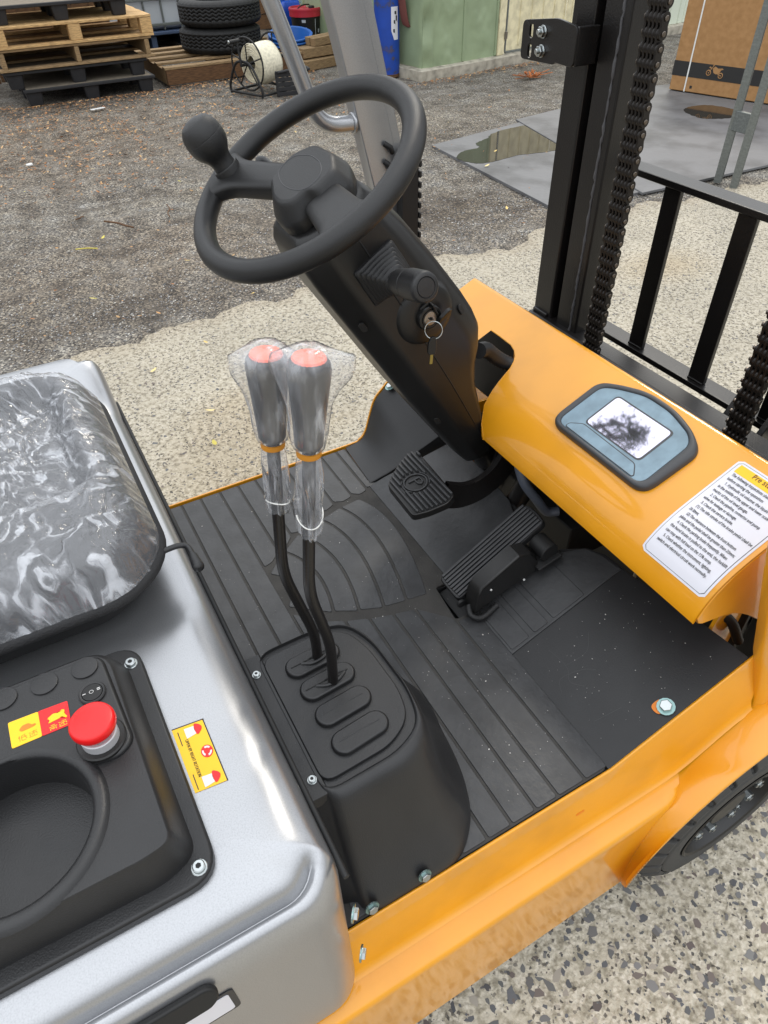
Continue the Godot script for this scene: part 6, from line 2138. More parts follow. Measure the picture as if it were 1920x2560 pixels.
func wood_pallet(label: String, x0: float, x1: float, y0: float, z1: float, depth: float, h: float, m: Material, stringers := false, group := "pallets in the stack") -> Node3D:
	var t := thing("wooden_pallet", label, "pallet", Vector3((x0 + x1) / 2, y0, z1 - depth / 2), group)
	var b: MB
	for k in [0.0, 0.5, 1.0]:
		b = MB.new()
		b.box(Vector3(x1 - x0, 0.024, 0.11), at((x0 + x1) / 2, y0 + 0.012, lerpf(z1 - 0.055, z1 - depth + 0.055, k)), 0.003)
		part("bottom_board", b, m, t)
	var n := 7
	for k in n:
		b = MB.new()
		b.box(Vector3(x1 - x0 + rng.randf_range(-0.02, 0.01), 0.022, depth / n - 0.009), at((x0 + x1) / 2, y0 + h - 0.011 + rng.randf_range(-0.002, 0.002), z1 - depth * (k + 0.5) / n), 0.003)
		part("deck_board", b, m, t)
	for i in 3:
		var cx := lerpf(x0 + 0.06, x1 - 0.06, i / 2.0)
		if stringers:
			b = MB.new()
			b.box(Vector3(0.045, h - 0.050, depth - 0.01), at(cx, y0 + h / 2 + 0.001, z1 - depth / 2 - 0.004), 0.003)
			part("stringer", b, m, t)
		else:
			for j in 3:
				b = MB.new()
				b.box(Vector3(0.12, h - 0.05, 0.12), at(cx, y0 + h / 2, lerpf(z1 - 0.066, z1 - depth + 0.066, j / 2.0)), 0.004)
				part("block", b, m, t)
	return t

func yard() -> void:
	plastic_pallet("dusty black plastic pallet at the very bottom of the pallet stack", 0.69, 2.04, 0.0, -8.93, 1.1)
	plastic_pallet("black plastic pallet lying second from the bottom of the stack, under the grey wooden one", 0.56, 2.0, 0.158, -8.98, 1.1)
	wood_pallet("weathered grey wooden pallet in the middle of the stack", 0.53, 2.10, 0.318, -8.95, 1.15, 0.185, M.wood_grey, true)
	wood_pallet("bright pine pallet with square blocks, the lightest of the stack", 0.56, 2.13, 0.506, -8.94, 1.15, 0.185, M.wood)
	plastic_pallet("black plastic pallet on top of the stack, above the bright pine one", 0.60, 1.95, 0.694, -9.02, 1.05)
	# added board fence that blocks light coming through the stack from behind
	var fe := thing("added_board_fence", "added dark board fence behind the pallet stack, blocking light from the back", "fence", Vector3(0.4, 0, -10.5))
	for k in 16:
		var fb := MB.new()
		fb.box(Vector3(0.195, 1.5 + rng.randf_range(-0.03, 0.03), 0.025), at(-1.1 + k * 0.2, 0.75, -10.5 + rng.randf_range(-0.004, 0.004)), 0.003)
		part("board", fb, M.wood_dark, fe)
	# low pallet that carries the tyres
	var t := thing("wooden_pallet", "low weathered wooden pallet on the gravel, carrying the two stacked tyres", "pallet", Vector3(3.0, 0, -9.7))
	var b: MB
	for z in [-9.06, -10.38]:
		b = MB.new()
		b.box(Vector3(1.7, 0.145, 0.05), at(3.05, 0.09, z), 0.004)
		part("stringer", b, M.wood_dark, t)
	for x in [2.225, 3.05, 3.88]:
		b = MB.new()
		b.box(Vector3(0.05, 0.145, 1.26), at(x, 0.0895, -9.72), 0.004)
		part("stringer", b, M.wood_grey, t)
	for z in [-9.09, -9.42, -9.75, -10.05, -10.36]:
		b = MB.new()
		b.box(Vector3(1.72, 0.024, 0.12), at(3.05, 0.1755, z), 0.003)
		part("deck_board", b, M.wood_grey, t)
	tyre("old truck tyre lying flat on the low pallet, the lower of the two", 0.19, 0.0)
	tyre("old truck tyre lying flat on top of the other tyre", 0.447, 0.03)
	# sleeper wall and tank at the back
	t = thing("sleeper_wall", "low dark brown sleeper wall behind the tyres and buckets", "wall", Vector3(4.0, 0, -12.4))
	for k in 5:
		for j in 4:
			b = MB.new()
			b.box(Vector3(2.385, 0.19, 0.10), at(-0.8 + j * 2.4, 0.10 + k * 0.2, -12.4 + rng.randf_range(-0.01, 0.01)), 0.006)
			part("sleeper", b, M.wood_dark, t)
	t = thing("storage_tank", "translucent white liquid tank in a galvanised cage behind the pallets", "tank", Vector3(2.75, 0, -11.9))
	b = MB.new()
	b.box(Vector3(1.05, 0.85, 0.9), at(2.72, 0.66, -11.95), 0.05)
	part("tank_body", b, M.ibc, t)
	b = MB.new()
	b.box(Vector3(1.14, 0.04, 1.0), at(2.72, 0.205, -11.92), 0.01)
	for x in [2.25, 2.72, 3.19]: b.box(Vector3(0.08, 0.17, 0.9), at(x, 0.095, -11.92), 0.01)
	part("tank_base", b, M.tank_base, t)
	for z in [0.30, 0.58, 0.86]:
		b = MB.new()
		b.box(Vector3(1.12, 0.035, 0.02), at(2.72, z, -11.455), 0.006)
		part("cage_bar", b, M.galv, t)
	for x in [2.18, 2.42, 2.66, 2.90, 3.14, 3.26]:
		b = MB.new()
		b.box(Vector3(0.025, 0.85, 0.02), at(x, 0.66, -11.475), 0.006)
		part("cage_bar", b, M.galv, t)
	reel()
	buckets()
	shed()
	right_side()

func tyre(label: String, y0: float, dx: float) -> void:
	var c := Vector3(3.12 + dx, y0, -9.76)
	var t := thing("old_tyre", label, "tyre", c, "stacked truck tyres")
	var prof := [[0.27, 0.03], [0.30, 0.004], [0.36, 0.0], [0.42, 0.008], [0.455, 0.024], [0.468, 0.042], [0.476, 0.052]]
	for k in 5:
		var y := 0.058 + k * 0.0345
		prof += [[0.479, y], [0.480, y + 0.012], [0.479, y + 0.023], [0.465, y + 0.0245], [0.465, y + 0.031]]
	prof += [[0.476, 0.206], [0.468, 0.216], [0.455, 0.232], [0.42, 0.248], [0.36, 0.256], [0.30, 0.252], [0.27, 0.226]]
	var rows := []
	for k in prof.size():
		var row := PackedVector3Array()
		for j in 160:
			var a := TAU * j / 160
			var y: float = prof[k][1]
			var r: float = prof[k][0]
			if y > 0.07 and y < 0.2 and r > 0.46: y += 0.007 * (1.0 if (j / 2) % 2 == 0 else -1.0)
			if k < 7 and k > 2 or k > prof.size() - 8 and k < prof.size() - 3: r += 0.004 * (1.0 if (j / 2) % 2 == 0 else -1.0)
			row.append(c + Vector3(cos(a) * r, y, sin(a) * r))
		rows.append(row)
	var b := MB.new()
	b.grid(rows, true, true)
	part("tread", b, M.old_tyre, t)
	b = MB.new()
	b.lathe([Vector2(0.275, 0.04), Vector2(0.265, 0.06), Vector2(0.265, 0.2), Vector2(0.275, 0.22)], at(c.x, c.y, c.z), 40, true)
	part("bead", b, M.old_tyre, t)

func reel() -> void:
	var t := thing("hose_reel", "black tube framed hose reel wound with flat cream hose", "hose reel", Vector3(3.05, 0, -8.15))
	var ax := Vector3(0.93, 0, -0.37).normalized()          # axle
	var px := Vector3(-ax.z, 0, ax.x)
	var c := Vector3(3.02, 0.285, -8.17)
	var b: MB
	for k: float in [-0.21, 0.17]:
		b = MB.new()
		var ring := PackedVector3Array()
		for i in 40: ring.append(c + ax * k + (px * cos(TAU * i / 40) + Vector3.UP * sin(TAU * i / 40)) * 0.235)
		b.tube(ring, 0.009, 8, false, true)
		for i in 5:
			var a := TAU * i / 5 + 0.3
			b.tube(PackedVector3Array([c + ax * k, c + ax * k + (px * cos(a) + Vector3.UP * sin(a)) * 0.235]), 0.007, 6)
		part("flange_ring", b, M.dark, t)
	# wound hose, in uneven turns
	b = MB.new()
	var rows := []
	for i in 90:
		var a := TAU * i / 90
		var row := PackedVector3Array()
		for q in [[-0.155, 0.06], [-0.150, 0.13], [-0.145, 0.170], [-0.135, 0.174], [-0.128, 0.158], [-0.12, 0.176], [-0.05, 0.186], [0.0, 0.190], [0.05, 0.188], [0.10, 0.182], [0.125, 0.176], [0.13, 0.12], [0.132, 0.06]]:
			var r: float = q[1] + 0.006 * sin(a * 3.0 + q[0] * 20.0)
			row.append(c + ax * q[0] + (px * cos(a) + Vector3.UP * sin(a)) * r + Vector3(0, -0.015 * sm(0.1, 0.2, q[1]), 0))
		rows.append(row)
	b.grid(rows, false, true)
	part("flat_hose", b, M.hose, t)
	b = MB.new()
	for k in 6:
		var ring := PackedVector3Array()
		for i in 30:
			var a := TAU * i / 30
			ring.append(c + ax * (-0.162 + 0.002 * k) + (px * cos(a) + Vector3.UP * sin(a)) * (0.075 + 0.018 * k) * (1.0 + 0.05 * sin(a * 2.0 + k)))
		b.tube(ring, 0.004, 5, false, true)
	part("hose_edge", b, M.hose, t)
	# frame
	b = MB.new()
	for k: float in [-0.27, 0.23]:
		var o := c + ax * k
		var f := o + px * 0.24; var g := o - px * 0.24
		b.tube(spline(PackedVector3Array([Vector3(f.x, 0.012, f.z), Vector3(f.x, 0.10, f.z), o + px * 0.12 + Vector3.UP * 0.0, o + Vector3.UP * 0.03, o - px * 0.12, Vector3(g.x, 0.10, g.z), Vector3(g.x, 0.012, g.z)]), 4), 0.013, 8)
		b.tube(PackedVector3Array([Vector3(f.x, 0.03, f.z), Vector3(g.x, 0.03, g.z)]), 0.012, 8)
	for s: float in [-0.24, 0.24]:
		var f := c + px * s - ax * 0.27; var g := c + px * s + ax * 0.23
		b.tube(PackedVector3Array([Vector3(f.x, 0.03, f.z), Vector3(g.x, 0.03, g.z)]), 0.012, 8)
	b.tube(PackedVector3Array([c - ax * 0.30, c + ax * 0.26]), 0.014, 8)
	part("tube_frame", b, M.dark, t)
	b = MB.new()
	var k0 := c - ax * 0.29; var k1 := k0 + Vector3(0, 0.21, 0) - px * 0.03
	b.tube(PackedVector3Array([k0, k1]), 0.012, 8)
	b.tube(PackedVector3Array([k1 + ax * 0.03, k1 - ax * 0.10]), 0.020, 10)
	part("crank", b, M.dark, t)
	b = MB.new()
	b.cyl(k1 - ax * 0.10, k1 - ax * 0.112, 0.016, 12, 0.003)
	part("crank_cap", b, M.zinc, t)
	# slatted end panel
	var o := Vector3(3.20, 0, -7.83)
	for k in 5:
		b = MB.new()
		b.box(Vector3(0.34, 0.038, 0.016), Transform3D(Basis(Vector3.UP, -0.10), o + Vector3(0, 0.026 + k * 0.043, 0)), 0.004)
		part("slat", b, M.pallet_black, t)
	b = MB.new()
	for x in [-0.165, 0.165]: b.box(Vector3(0.025, 0.235, 0.026), Transform3D(Basis(Vector3.UP, -0.10), o + Basis(Vector3.UP, -0.10) * Vector3(x, 0.117, -0.006)), 0.006)
	b.tube(spline(PackedVector3Array([o + Vector3(-0.16, 0.225, 0.01), o + Vector3(0, 0.235, 0.02), o + Vector3(0.16, 0.225, 0.03), o + Vector3(0.22, 0.215, -0.05), o + Vector3(0.24, 0.21, -0.2), o + Vector3(0.22, 0.21, -0.36)]), 5), 0.014, 8)
	part("panel_frame", b, M.pallet_black, t)

func buckets() -> void:
	var b: MB
	# support of dark sleepers
	var t := thing("wooden_pallet", "dark wooden pallet under the blue jerry can and oil bucket", "pallet", Vector3(4.35, 0, -10.2))
	for z in [-9.75, -10.15, -10.55]:
		b = MB.new()
		b.box(Vector3(1.35, 0.11, 0.12), at(4.45, 0.056, z), 0.005)
		part("stringer", b, M.wood_dark, t)
	for k in 5:
		b = MB.new()
		b.box(Vector3(0.22, 0.022, 1.0), at(3.92 + k * 0.26, 0.1225, -10.15), 0.003)
		part("deck_board", b, M.wood_dark, t)
	t = thing("jerry_can", "blue plastic jerry can with a moulded handle behind the red lidded bucket", "jerry can", Vector3(4.30, 0.134, -10.35))
	b = MB.new()
	var rows := []
	for k in [[0.0, 0.94], [0.01, 0.99], [0.03, 1.0], [0.30, 1.0], [0.36, 0.97], [0.40, 0.86], [0.415, 0.72], [0.42, 0.4]]:
		var row := PackedVector3Array()
		for p in rrect(0.34, 0.22, 0.045, 5): row.append(Vector3(4.30 + p.x * k[1], 0.134 + k[0], -10.35 + p.y * k[1]))
		rows.append(row)
	b.grid(rows, true, false)
	b.fan(rows[7], Vector3.UP)
	part("can_body", b, M.blue, t)
	b = MB.new()
	b.tube(spline(V3([4.20, 0.54, -10.35, 4.22, 0.605, -10.35, 4.30, 0.625, -10.35, 4.38, 0.61, -10.35, 4.40, 0.54, -10.35]), 5), 0.026, 10)
	part("can_handle", b, M.blue, t)
	b = MB.new()
	b.cyl(Vector3(4.17, 0.545, -10.35), Vector3(4.17, 0.585, -10.35), 0.03, 16, 0.004)
	part("can_cap", b, M.blue2, t)
	# oil bucket
	var c := Vector3(4.33, 0.134, -9.93)
	t = thing("oil_bucket", "black bucket with a bright red lid and small black spout", "bucket", c)
	b = MB.new()
	b.lathe([Vector2(0, 0.0), Vector2(0.165, 0.0), Vector2(0.170, 0.01), Vector2(0.195, 0.32), Vector2(0.19, 0.33)], at(c.x, c.y, c.z), 40)
	part("bucket_body", b, M.hard, t)
	b = MB.new()
	b.lathe([Vector2(0.197, 0.29), Vector2(0.207, 0.292), Vector2(0.207, 0.345), Vector2(0.211, 0.350), Vector2(0.213, 0.372), Vector2(0.206, 0.382), Vector2(0.196, 0.381), Vector2(0.190, 0.366), Vector2(0.184, 0.360), Vector2(0.0, 0.360)], at(c.x, c.y, c.z), 44)
	part("bucket_lid", b, M.rim_red, t)
	b = MB.new()
	b.cyl(c + Vector3(0.05, 0.36, 0.08), c + Vector3(0.05, 0.395, 0.08), 0.038, 14, 0.005)
	b.tube(spline(PackedVector3Array([c + Vector3(-0.19, 0.33, 0.06), c + Vector3(-0.12, 0.395, 0.10), c + Vector3(0.0, 0.40, -0.02), c + Vector3(0.14, 0.385, -0.12)]), 5), 0.008, 6)
	part("spout", b, M.dark, t)
	b = MB.new()   # printed label: a pale block and lines
	for q in [[2.02, 2.28, 0.235, 0.265], [1.98, 2.32, 0.17, 0.185], [2.0, 2.25, 0.145, 0.155], [1.95, 2.20, 0.10, 0.107], [1.32, 1.36, 0.04, 0.27], [0.95, 1.1, 0.12, 0.16]]:
		var rr := []
		for h in [q[2], q[3]]:
			var row := PackedVector3Array()
			for i in 5:
				var a := lerpf(q[0], q[1], i / 4.0)
				var r: float = 0.1706 + (h - 0.01) * 0.0806
				row.append(c + Vector3(cos(a) * r, h, sin(a) * r))
			rr.append(row)
		b.grid(rr, false, false, Vector3(0, 0, 1))
	part("bucket_print", b, M.ibc, t)
	# nested basins
	for k in 3:
		c = Vector3(3.92, 0.03 + k * 0.035, -9.52)
		var bt := Basis(Vector3(1, 0, 0.3).normalized(), 0.16)
		t = thing("blue_basin", ["lowest blue plastic basin of the nested three, tilted on the timber", "middle blue plastic basin of the nested three", "top blue plastic basin of the nested three, its rim uppermost"][k], "basin", c, "nested blue basins")
		b = MB.new()
		b.lathe([Vector2(0.0, 0.0), Vector2(0.17, 0.0), Vector2(0.185, 0.01), Vector2(0.245, 0.20), Vector2(0.272, 0.206), Vector2(0.274, 0.216), Vector2(0.270, 0.220), Vector2(0.240, 0.216), Vector2(0.180, 0.02), Vector2(0, 0.012)], Transform3D(bt, c), 44)
		part("basin", b, M.blue2, t)
	# timber offcuts
	var pieces := [["long grey timber board under the other offcuts beside the hose reel", Vector3(3.82, 0.052, -9.02), Vector3(4.60, 0.052, -9.22), 0.24, 0.10], ["wide dark timber board lying across the lower offcut", Vector3(3.84, 0.165, -9.15), Vector3(4.62, 0.165, -9.28), 0.30, 0.10], ["short pale timber offcut on top of the pile, nearest the bucket", Vector3(4.00, 0.258, -9.20), Vector3(4.48, 0.275, -9.28), 0.09, 0.085], ["short pale timber offcut on top of the pile, nearest the forklift", Vector3(4.02, 0.258, -9.09), Vector3(4.48, 0.275, -9.17), 0.09, 0.085]]
	for q in pieces:
		b = MB.new()
		b.bar(q[1], q[2], q[3], q[4], Vector3.UP, 0.006)
		solo("timber_offcut", b, M.wood_grey, q[0], "timber", "timber offcuts in a pile")

func shed() -> void:
	var e := Vector3(0.991, 0, -0.133); var back := Vector3(-0.133, 0, -0.991)
	var A := Vector3(4.74, 0.10, -7.73)
	var S := Transform3D(Basis(e, Vector3.UP, -back), A)     # x along the front, y up, z towards the yard
	var H := 2.4
	var b := MB.new()
	b.xf = S
	b.box(Vector3(8.0, 0.14, 3.2), at(3.9, -0.072, -1.5), 0.012)
	solo("shed_slab", b, M.old_concrete, "weathered concrete slab edge below the green and cream shed", "slab")
	var t := thing("metal_shed", "metal shed with dented green corner, cream door bay and pale ribbed sheets", "shed", A)
	# left side
	for k in 5:
		b = MB.new(); b.xf = S
		b.box(Vector3(0.012, H, 0.50), at(0.0, H / 2, -0.30 - k * 0.62), 0.004)
		b.box(Vector3(0.034, H, 0.05), at(-0.008, H / 2, -0.60 - k * 0.62), 0.010)
		b.box(Vector3(0.012, H, 0.05), at(0.0, H / 2, -0.57 - k * 0.62), 0.004)
		part("green_sheet", b, M.green, t)
	# green front sheets, dented
	var f := FastNoiseLite.new(); f.seed = 4; f.frequency = 2.2; f.fractal_octaves = 3
	for q in [[0.138, 0.575], [0.605, 1.09]]:
		b = MB.new(); b.xf = S
		var rows := []
		for i in 61:
			var row := PackedVector3Array()
			var y := i * 0.025
			for j in 25:
				var x := lerpf(q[0], q[1], j / 24.0)
				var edge := sin(PI * j / 24.0)
				var d := f.get_noise_2d(x * 1.4, y * 1.2) * 0.020 + maxf(0.0, 0.025 - absf((y - 0.50) - 0.35 * (x - 0.3)) * 0.22) * f.get_noise_2d(x * 6.0, 7.0)
				row.append(Vector3(x, y, d * edge))
			rows.append(row)
		b.grid(rows, false, false, S.basis.z)
		b.box(Vector3(q[1] - q[0], H - 1.5, 0.006), at((q[0] + q[1]) / 2, (H + 1.5) / 2, -0.003), 0.001)
		part("green_sheet", b, M.green, t)
	for x in [0.590, 1.095]:
		b = MB.new(); b.xf = S
		b.box(Vector3(0.036, H, 0.028), at(x, H / 2, 0.0), 0.010)
		part("sheet_rib", b, M.green, t)
	# crushed corner flashing
	b = MB.new(); b.xf = S
	var rows := []
	for i in 49:
		var y := i * 0.05
		var w := 0.012 * sin(y * 13.0) + 0.018 * f.get_noise_1d(y * 4.0)
		var dent := 0.055 * exp(-pow((y - 0.42) / 0.10, 2.0)) + 0.035 * exp(-pow((y - 0.05) / 0.08, 2.0))
		rows.append(V3([-0.006, y, -0.09, -0.008, y, -0.01, 0.0 + dent * 0.8, y, 0.012 - dent, 0.045 + w, y, 0.012 - dent * 0.9 + w, 0.095, y, 0.012 + w * 0.6 - dent * 0.3, 0.132, y, 0.014, 0.136, y, 0.0]))
	b.grid(rows, false, false, Vector3(-0.4, 0, 1))
	part("corner_flashing", b, M.green, t)
	# cream post, door and sheets
	b = MB.new(); b.xf = S
	b.box(Vector3(0.115, H, 0.03), at(1.172, H / 2, 0.0), 0.004)
	b.box(Vector3(0.02, H, 0.045), at(1.125, H / 2, 0.004), 0.004)
	part("cream_post", b, M.cream, t)
	b = MB.new(); b.xf = S
	b.box(Vector3(0.022, H - 0.02, 0.03), at(1.246, H / 2 + 0.015, 0.002), 0.003)
	b.box(Vector3(1.0, 0.022, 0.03), at(1.757, 0.018, 0.002), 0.003)
	part("door_frame", b, M.galv, t)
	b = MB.new(); b.xf = S
	b.box(Vector3(0.98, H, 0.01), at(1.75, H / 2 + 0.03, -0.004), 0.002)
	part("door_sheet", b, M.cream, t)
	for k in 5:
		b = MB.new(); b.xf = S
		b.box(Vector3(0.024, H - 0.04, 0.022), at(1.47 + k * 0.19 - 0.0, H / 2 + 0.05, 0.004), 0.008)
		part("door_rib", b, M.cream, t)
	b = MB.new(); b.xf = S
	b.cyl(Vector3(1.232, 0.15, 0.022), Vector3(1.232, 0.23, 0.022), 0.012, 10, 0.002)
	b.box(Vector3(0.05, 0.07, 0.006), at(1.238, 0.19, 0.0185), 0.001)
	part("door_hinge", b, M.steel, t)
	for k in 7:
		b = MB.new(); b.xf = S
		b.box(Vector3(0.80, H, 0.012), at(2.66 + k * 0.81, H / 2, 0.0), 0.003)
		for j in 4: b.box(Vector3(0.03, H, 0.022), at(2.36 + k * 0.81 + j * 0.20, H / 2, 0.006), 0.008)
		part("pale_sheet", b, M.cream if k < 1 else M.pale_green, t)
	# blue gas cylinder beside it
	var c := Vector3(4.505, 0, -8.12)
	t = thing("gas_cylinder", "tall scuffed blue gas cylinder with torn white label and rusty foot", "gas cylinder", c)
	b = MB.new()
	b.lathe([Vector2(0, 0.0), Vector2(0.136, 0.0), Vector2(0.139, 0.01), Vector2(0.139, 1.2), Vector2(0.13, 1.27), Vector2(0.09, 1.35), Vector2(0.045, 1.40), Vector2(0.04, 1.46), Vector2(0, 1.46)], at(c.x, c.y, c.z), 44)
	part("cylinder_body", b, M.cyl_blue, t)
	b = MB.new()
	b.lathe([Vector2(0.1395, 0.0), Vector2(0.141, 0.003), Vector2(0.141, 0.03), Vector2(0.1395, 0.034)], at(c.x, c.y, c.z), 44)
	part("rusty_foot", b, M.wood_dark, t)
	var patch := func(a0: float, a1: float, y0: float, y1: float, h: float, m: Material, called: String, par: Node3D) -> MeshInstance3D:
		var mb := MB.new()
		var rr := []
		for i in 8:
			var y := lerpf(y0, y1, i / 7.0)
			var row := PackedVector3Array()
			for j in 8:
				var a := lerpf(a0, a1 + (0.0 if i > 2 else -0.12 * (2 - i)), j / 7.0)
				row.append(c + Vector3(cos(a) * (0.139 + h), y, sin(a) * (0.139 + h)))
			rr.append(row)
		mb.grid(rr, false, false, Vector3(0.5, 0, 1))
		return part(called, mb, m, par)
	var lb: MeshInstance3D = patch.call(1.04, 1.72, 0.36, 0.66, 0.001, M.label_white, "cylinder_label", t)
	for q in [[1.14, 1.30, 0.52, 0.58], [1.34, 1.50, 0.50, 0.54], [1.22, 1.42, 0.585, 0.62], [1.40, 1.56, 0.42, 0.46]]: patch.call(q[0], q[1], q[2], q[3], 0.0018, M.ink, "label_smudge", lb)
	# faded red strap hung between cylinder and shed
	b = MB.new()
	var o := Vector3(4.66, 0, -7.99)
	rows = []
	for i in 17:
		var u := i / 16.0
		var y := 0.74 - 0.28 * sin(u * PI * 0.72) - 0.0 * u
		var x := -0.05 + 0.11 * u
		rows.append(PackedVector3Array([o + Vector3(x - 0.03, y + 0.02, -0.02), o + Vector3(x - 0.03, y + 0.02, -0.02), o + Vector3(x, y, 0.03), o + Vector3(x + 0.02, y + 0.01, 0.05), o + Vector3(x + 0.023, y + 0.014, 0.048), o + Vector3(x - 0.02, y + 0.03, -0.025)]))
	b.grid(rows, true, false)
	solo("webbing_strap", b, M.mud_red, "faded dark red webbing strap hanging between the blue cylinder and the green shed", "strap")

func right_side() -> void:
	var b := MB.new()
	b.prism(V2([3.39, -5.37, 4.62, -5.58, 4.62, -3.56, 3.26, -3.58]), at(0, -0.006, 0, FLOOR), 0.020, 0.003)
	solo("rubber_sheet", b, M.mat_grey, "worn grey rubber sheet with a corner towards the wheel and a long puddle on it", "rubber sheet", "rubber sheets on the ground")
	b = MB.new()
	b.prism(V2([4.45, -5.62, 6.45, -5.93, 7.9, -5.5, 7.6, -3.4, 3.95, -3.53]), at(0, 0.006, 0, FLOOR), 0.016, 0.003)
	solo("rubber_sheet", b, M.mat_grey, "worn grey rubber sheet with a small brown puddle, under the cardboard box", "rubber sheet", "rubber sheets on the ground")
	var wob := func(p: PackedVector2Array) -> PackedVector2Array:
		var o := PackedVector2Array()
		var q := PackedVector3Array()
		for v in p: q.append(Vector3(v.x, 0, v.y))
		for v in spline(q, 8, true): o.append(Vector2(v.x + rng.randf_range(-0.008, 0.008), v.z + rng.randf_range(-0.006, 0.006)))
		return o
	b = MB.new()
	b.prism(wob.call(V2([3.36, -4.95, 3.50, -5.06, 3.66, -5.08, 3.72, -5.20, 3.88, -5.27, 4.04, -5.38, 4.36, -5.43, 4.57, -5.36, 4.60, -4.9, 4.45, -4.66, 4.04, -4.68, 3.79, -4.73, 3.50, -4.70, 3.37, -4.78])), at(0, 0.0140, 0, FLOOR), 0.0022)
	tag(part("puddle", b, M.water), "", "", "", "structure")
	b = MB.new()
	b.prism(wob.call(V2([5.9, -5.0, 6.05, -5.07, 6.23, -5.02, 6.3, -4.82, 6.22, -4.64, 6.02, -4.58, 5.84, -4.67, 5.82, -4.82])), at(0, 0.0220, 0, FLOOR), 0.0022)
	tag(part("puddle", b, M.water), "", "", "", "structure")
	# cardboard box
	var e := Vector3(0.26, 0, 0.965).normalized(); var n := Vector3(-0.965, 0, 0.26).normalized()
	var A := Vector3(6.42, 0.03, -5.66)
	var S := Transform3D(Basis(e, Vector3.UP, n), A)
	var t := thing("cardboard_box", "tall brown cardboard box with a black band and a motorbike print", "box", A)
	b = MB.new(); b.xf = S
	b.box(Vector3(1.75, 1.35, 0.75), at(0.85, 0.675, -0.375), 0.008)
	part("carton", b, M.card, t)
	b = MB.new(); b.xf = S
	b.box(Vector3(1.752, 0.126, 0.004), at(0.85, 0.19, 0.0008), 0.0005)
	b.box(Vector3(0.004, 0.126, 0.752), at(-0.0253, 0.19, -0.375), 0.0005)
	b.box(Vector3(0.025, 0.025, 0.002), at(0.20, 0.045, 0.0005), 0.0005)
	part("black_band", b, M.card_print, t)
	b = MB.new(); b.xf = S
	b.box(Vector3(0.014, 1.352, 0.003), at(0.14, 0.676, 0.0032), 0.0008)
	part("strap", b, M.strap, t)
	# little motorbike print: wheels, frame, tank and seat, handlebar
	b = MB.new(); b.xf = S
	for x in [0.345, 0.468]:
		var ring := PackedVector3Array()
		for i in 20: ring.append(Vector3(x + cos(TAU * i / 20) * 0.021, 0.171 + (0.012 if x < 0.4 else 0.0) + sin(TAU * i / 20) * 0.021, 0.0035))
		b.tube(ring, 0.0042, 4, false, true)
		b.cyl(Vector3(x, 0.171 + (0.012 if x < 0.4 else 0.0), 0.003), Vector3(x, 0.171 + (0.012 if x < 0.4 else 0.0), 0.0045), 0.006, 8)
	b.prism(V2([0.378, 0.222, 0.400, 0.240, 0.432, 0.226, 0.470, 0.232, 0.486, 0.224, 0.462, 0.214, 0.452, 0.190, 0.420, 0.178, 0.396, 0.186]), at(0, 0, 0.003), 0.0012)
	b.prism(V2([0.340, 0.226, 0.350, 0.236, 0.372, 0.224, 0.368, 0.218]), at(0, 0, 0.003), 0.0012)
	b.bar(Vector3(0.347, 0.186, 0.0036), Vector3(0.386, 0.250, 0.0036), 0.006, 0.0016, Vector3(0, 0, 1), 0.0004)
	b.bar(Vector3(0.374, 0.246, 0.0036), Vector3(0.398, 0.256, 0.0036), 0.005, 0.0016, Vector3(0, 0, 1), 0.0004)
	b.bar(Vector3(0.430, 0.184, 0.0036), Vector3(0.466, 0.172, 0.0036), 0.006, 0.0016, Vector3(0, 0, 1), 0.0004)
	part("motorbike_print", b, M.card, t)
	wood_pallet("small wooden pallet beside the cardboard box at the right edge", 6.80, 8.0, 0.026, -4.02, 0.75, 0.12, M.wood, true, "")
	# two galvanised uprights
	for q in [[4.60, -3.452, "galvanised steel upright on the left of the rack's pair"], [4.60, -3.312, "galvanised steel upright on the right of the rack's pair"]]:
		b = MB.new()
		b.xf = at(q[0], 0.004, q[1], Basis(Vector3.UP, 0.5))
		b.prism(V2([-0.03, -0.024, 0.03, -0.024, 0.03, 0.024, 0.012, 0.024, 0.012, 0.020, 0.026, 0.020, 0.026, -0.020, -0.026, -0.020, -0.026, 0.020, -0.012, 0.020, -0.012, 0.024, -0.03, 0.024]), Transform3D(FLOOR, Vector3.ZERO), 2.3, 0.0, true)
		var up := solo("rack_upright", b, M.galv, q[2], "post", "galvanised rack uprights")
		up.set_meta("group", "galvanised rack uprights")
	b = MB.new()
	b.box(Vector3(0.03, 0.12, 0.16), at(4.585, 0.40, -3.38, Basis(Vector3.UP, 0.0)), 0.004)
	solo("joining_plate", b, M.galv, "small galvanised plate that joins the two rack uprights low down", "plate")

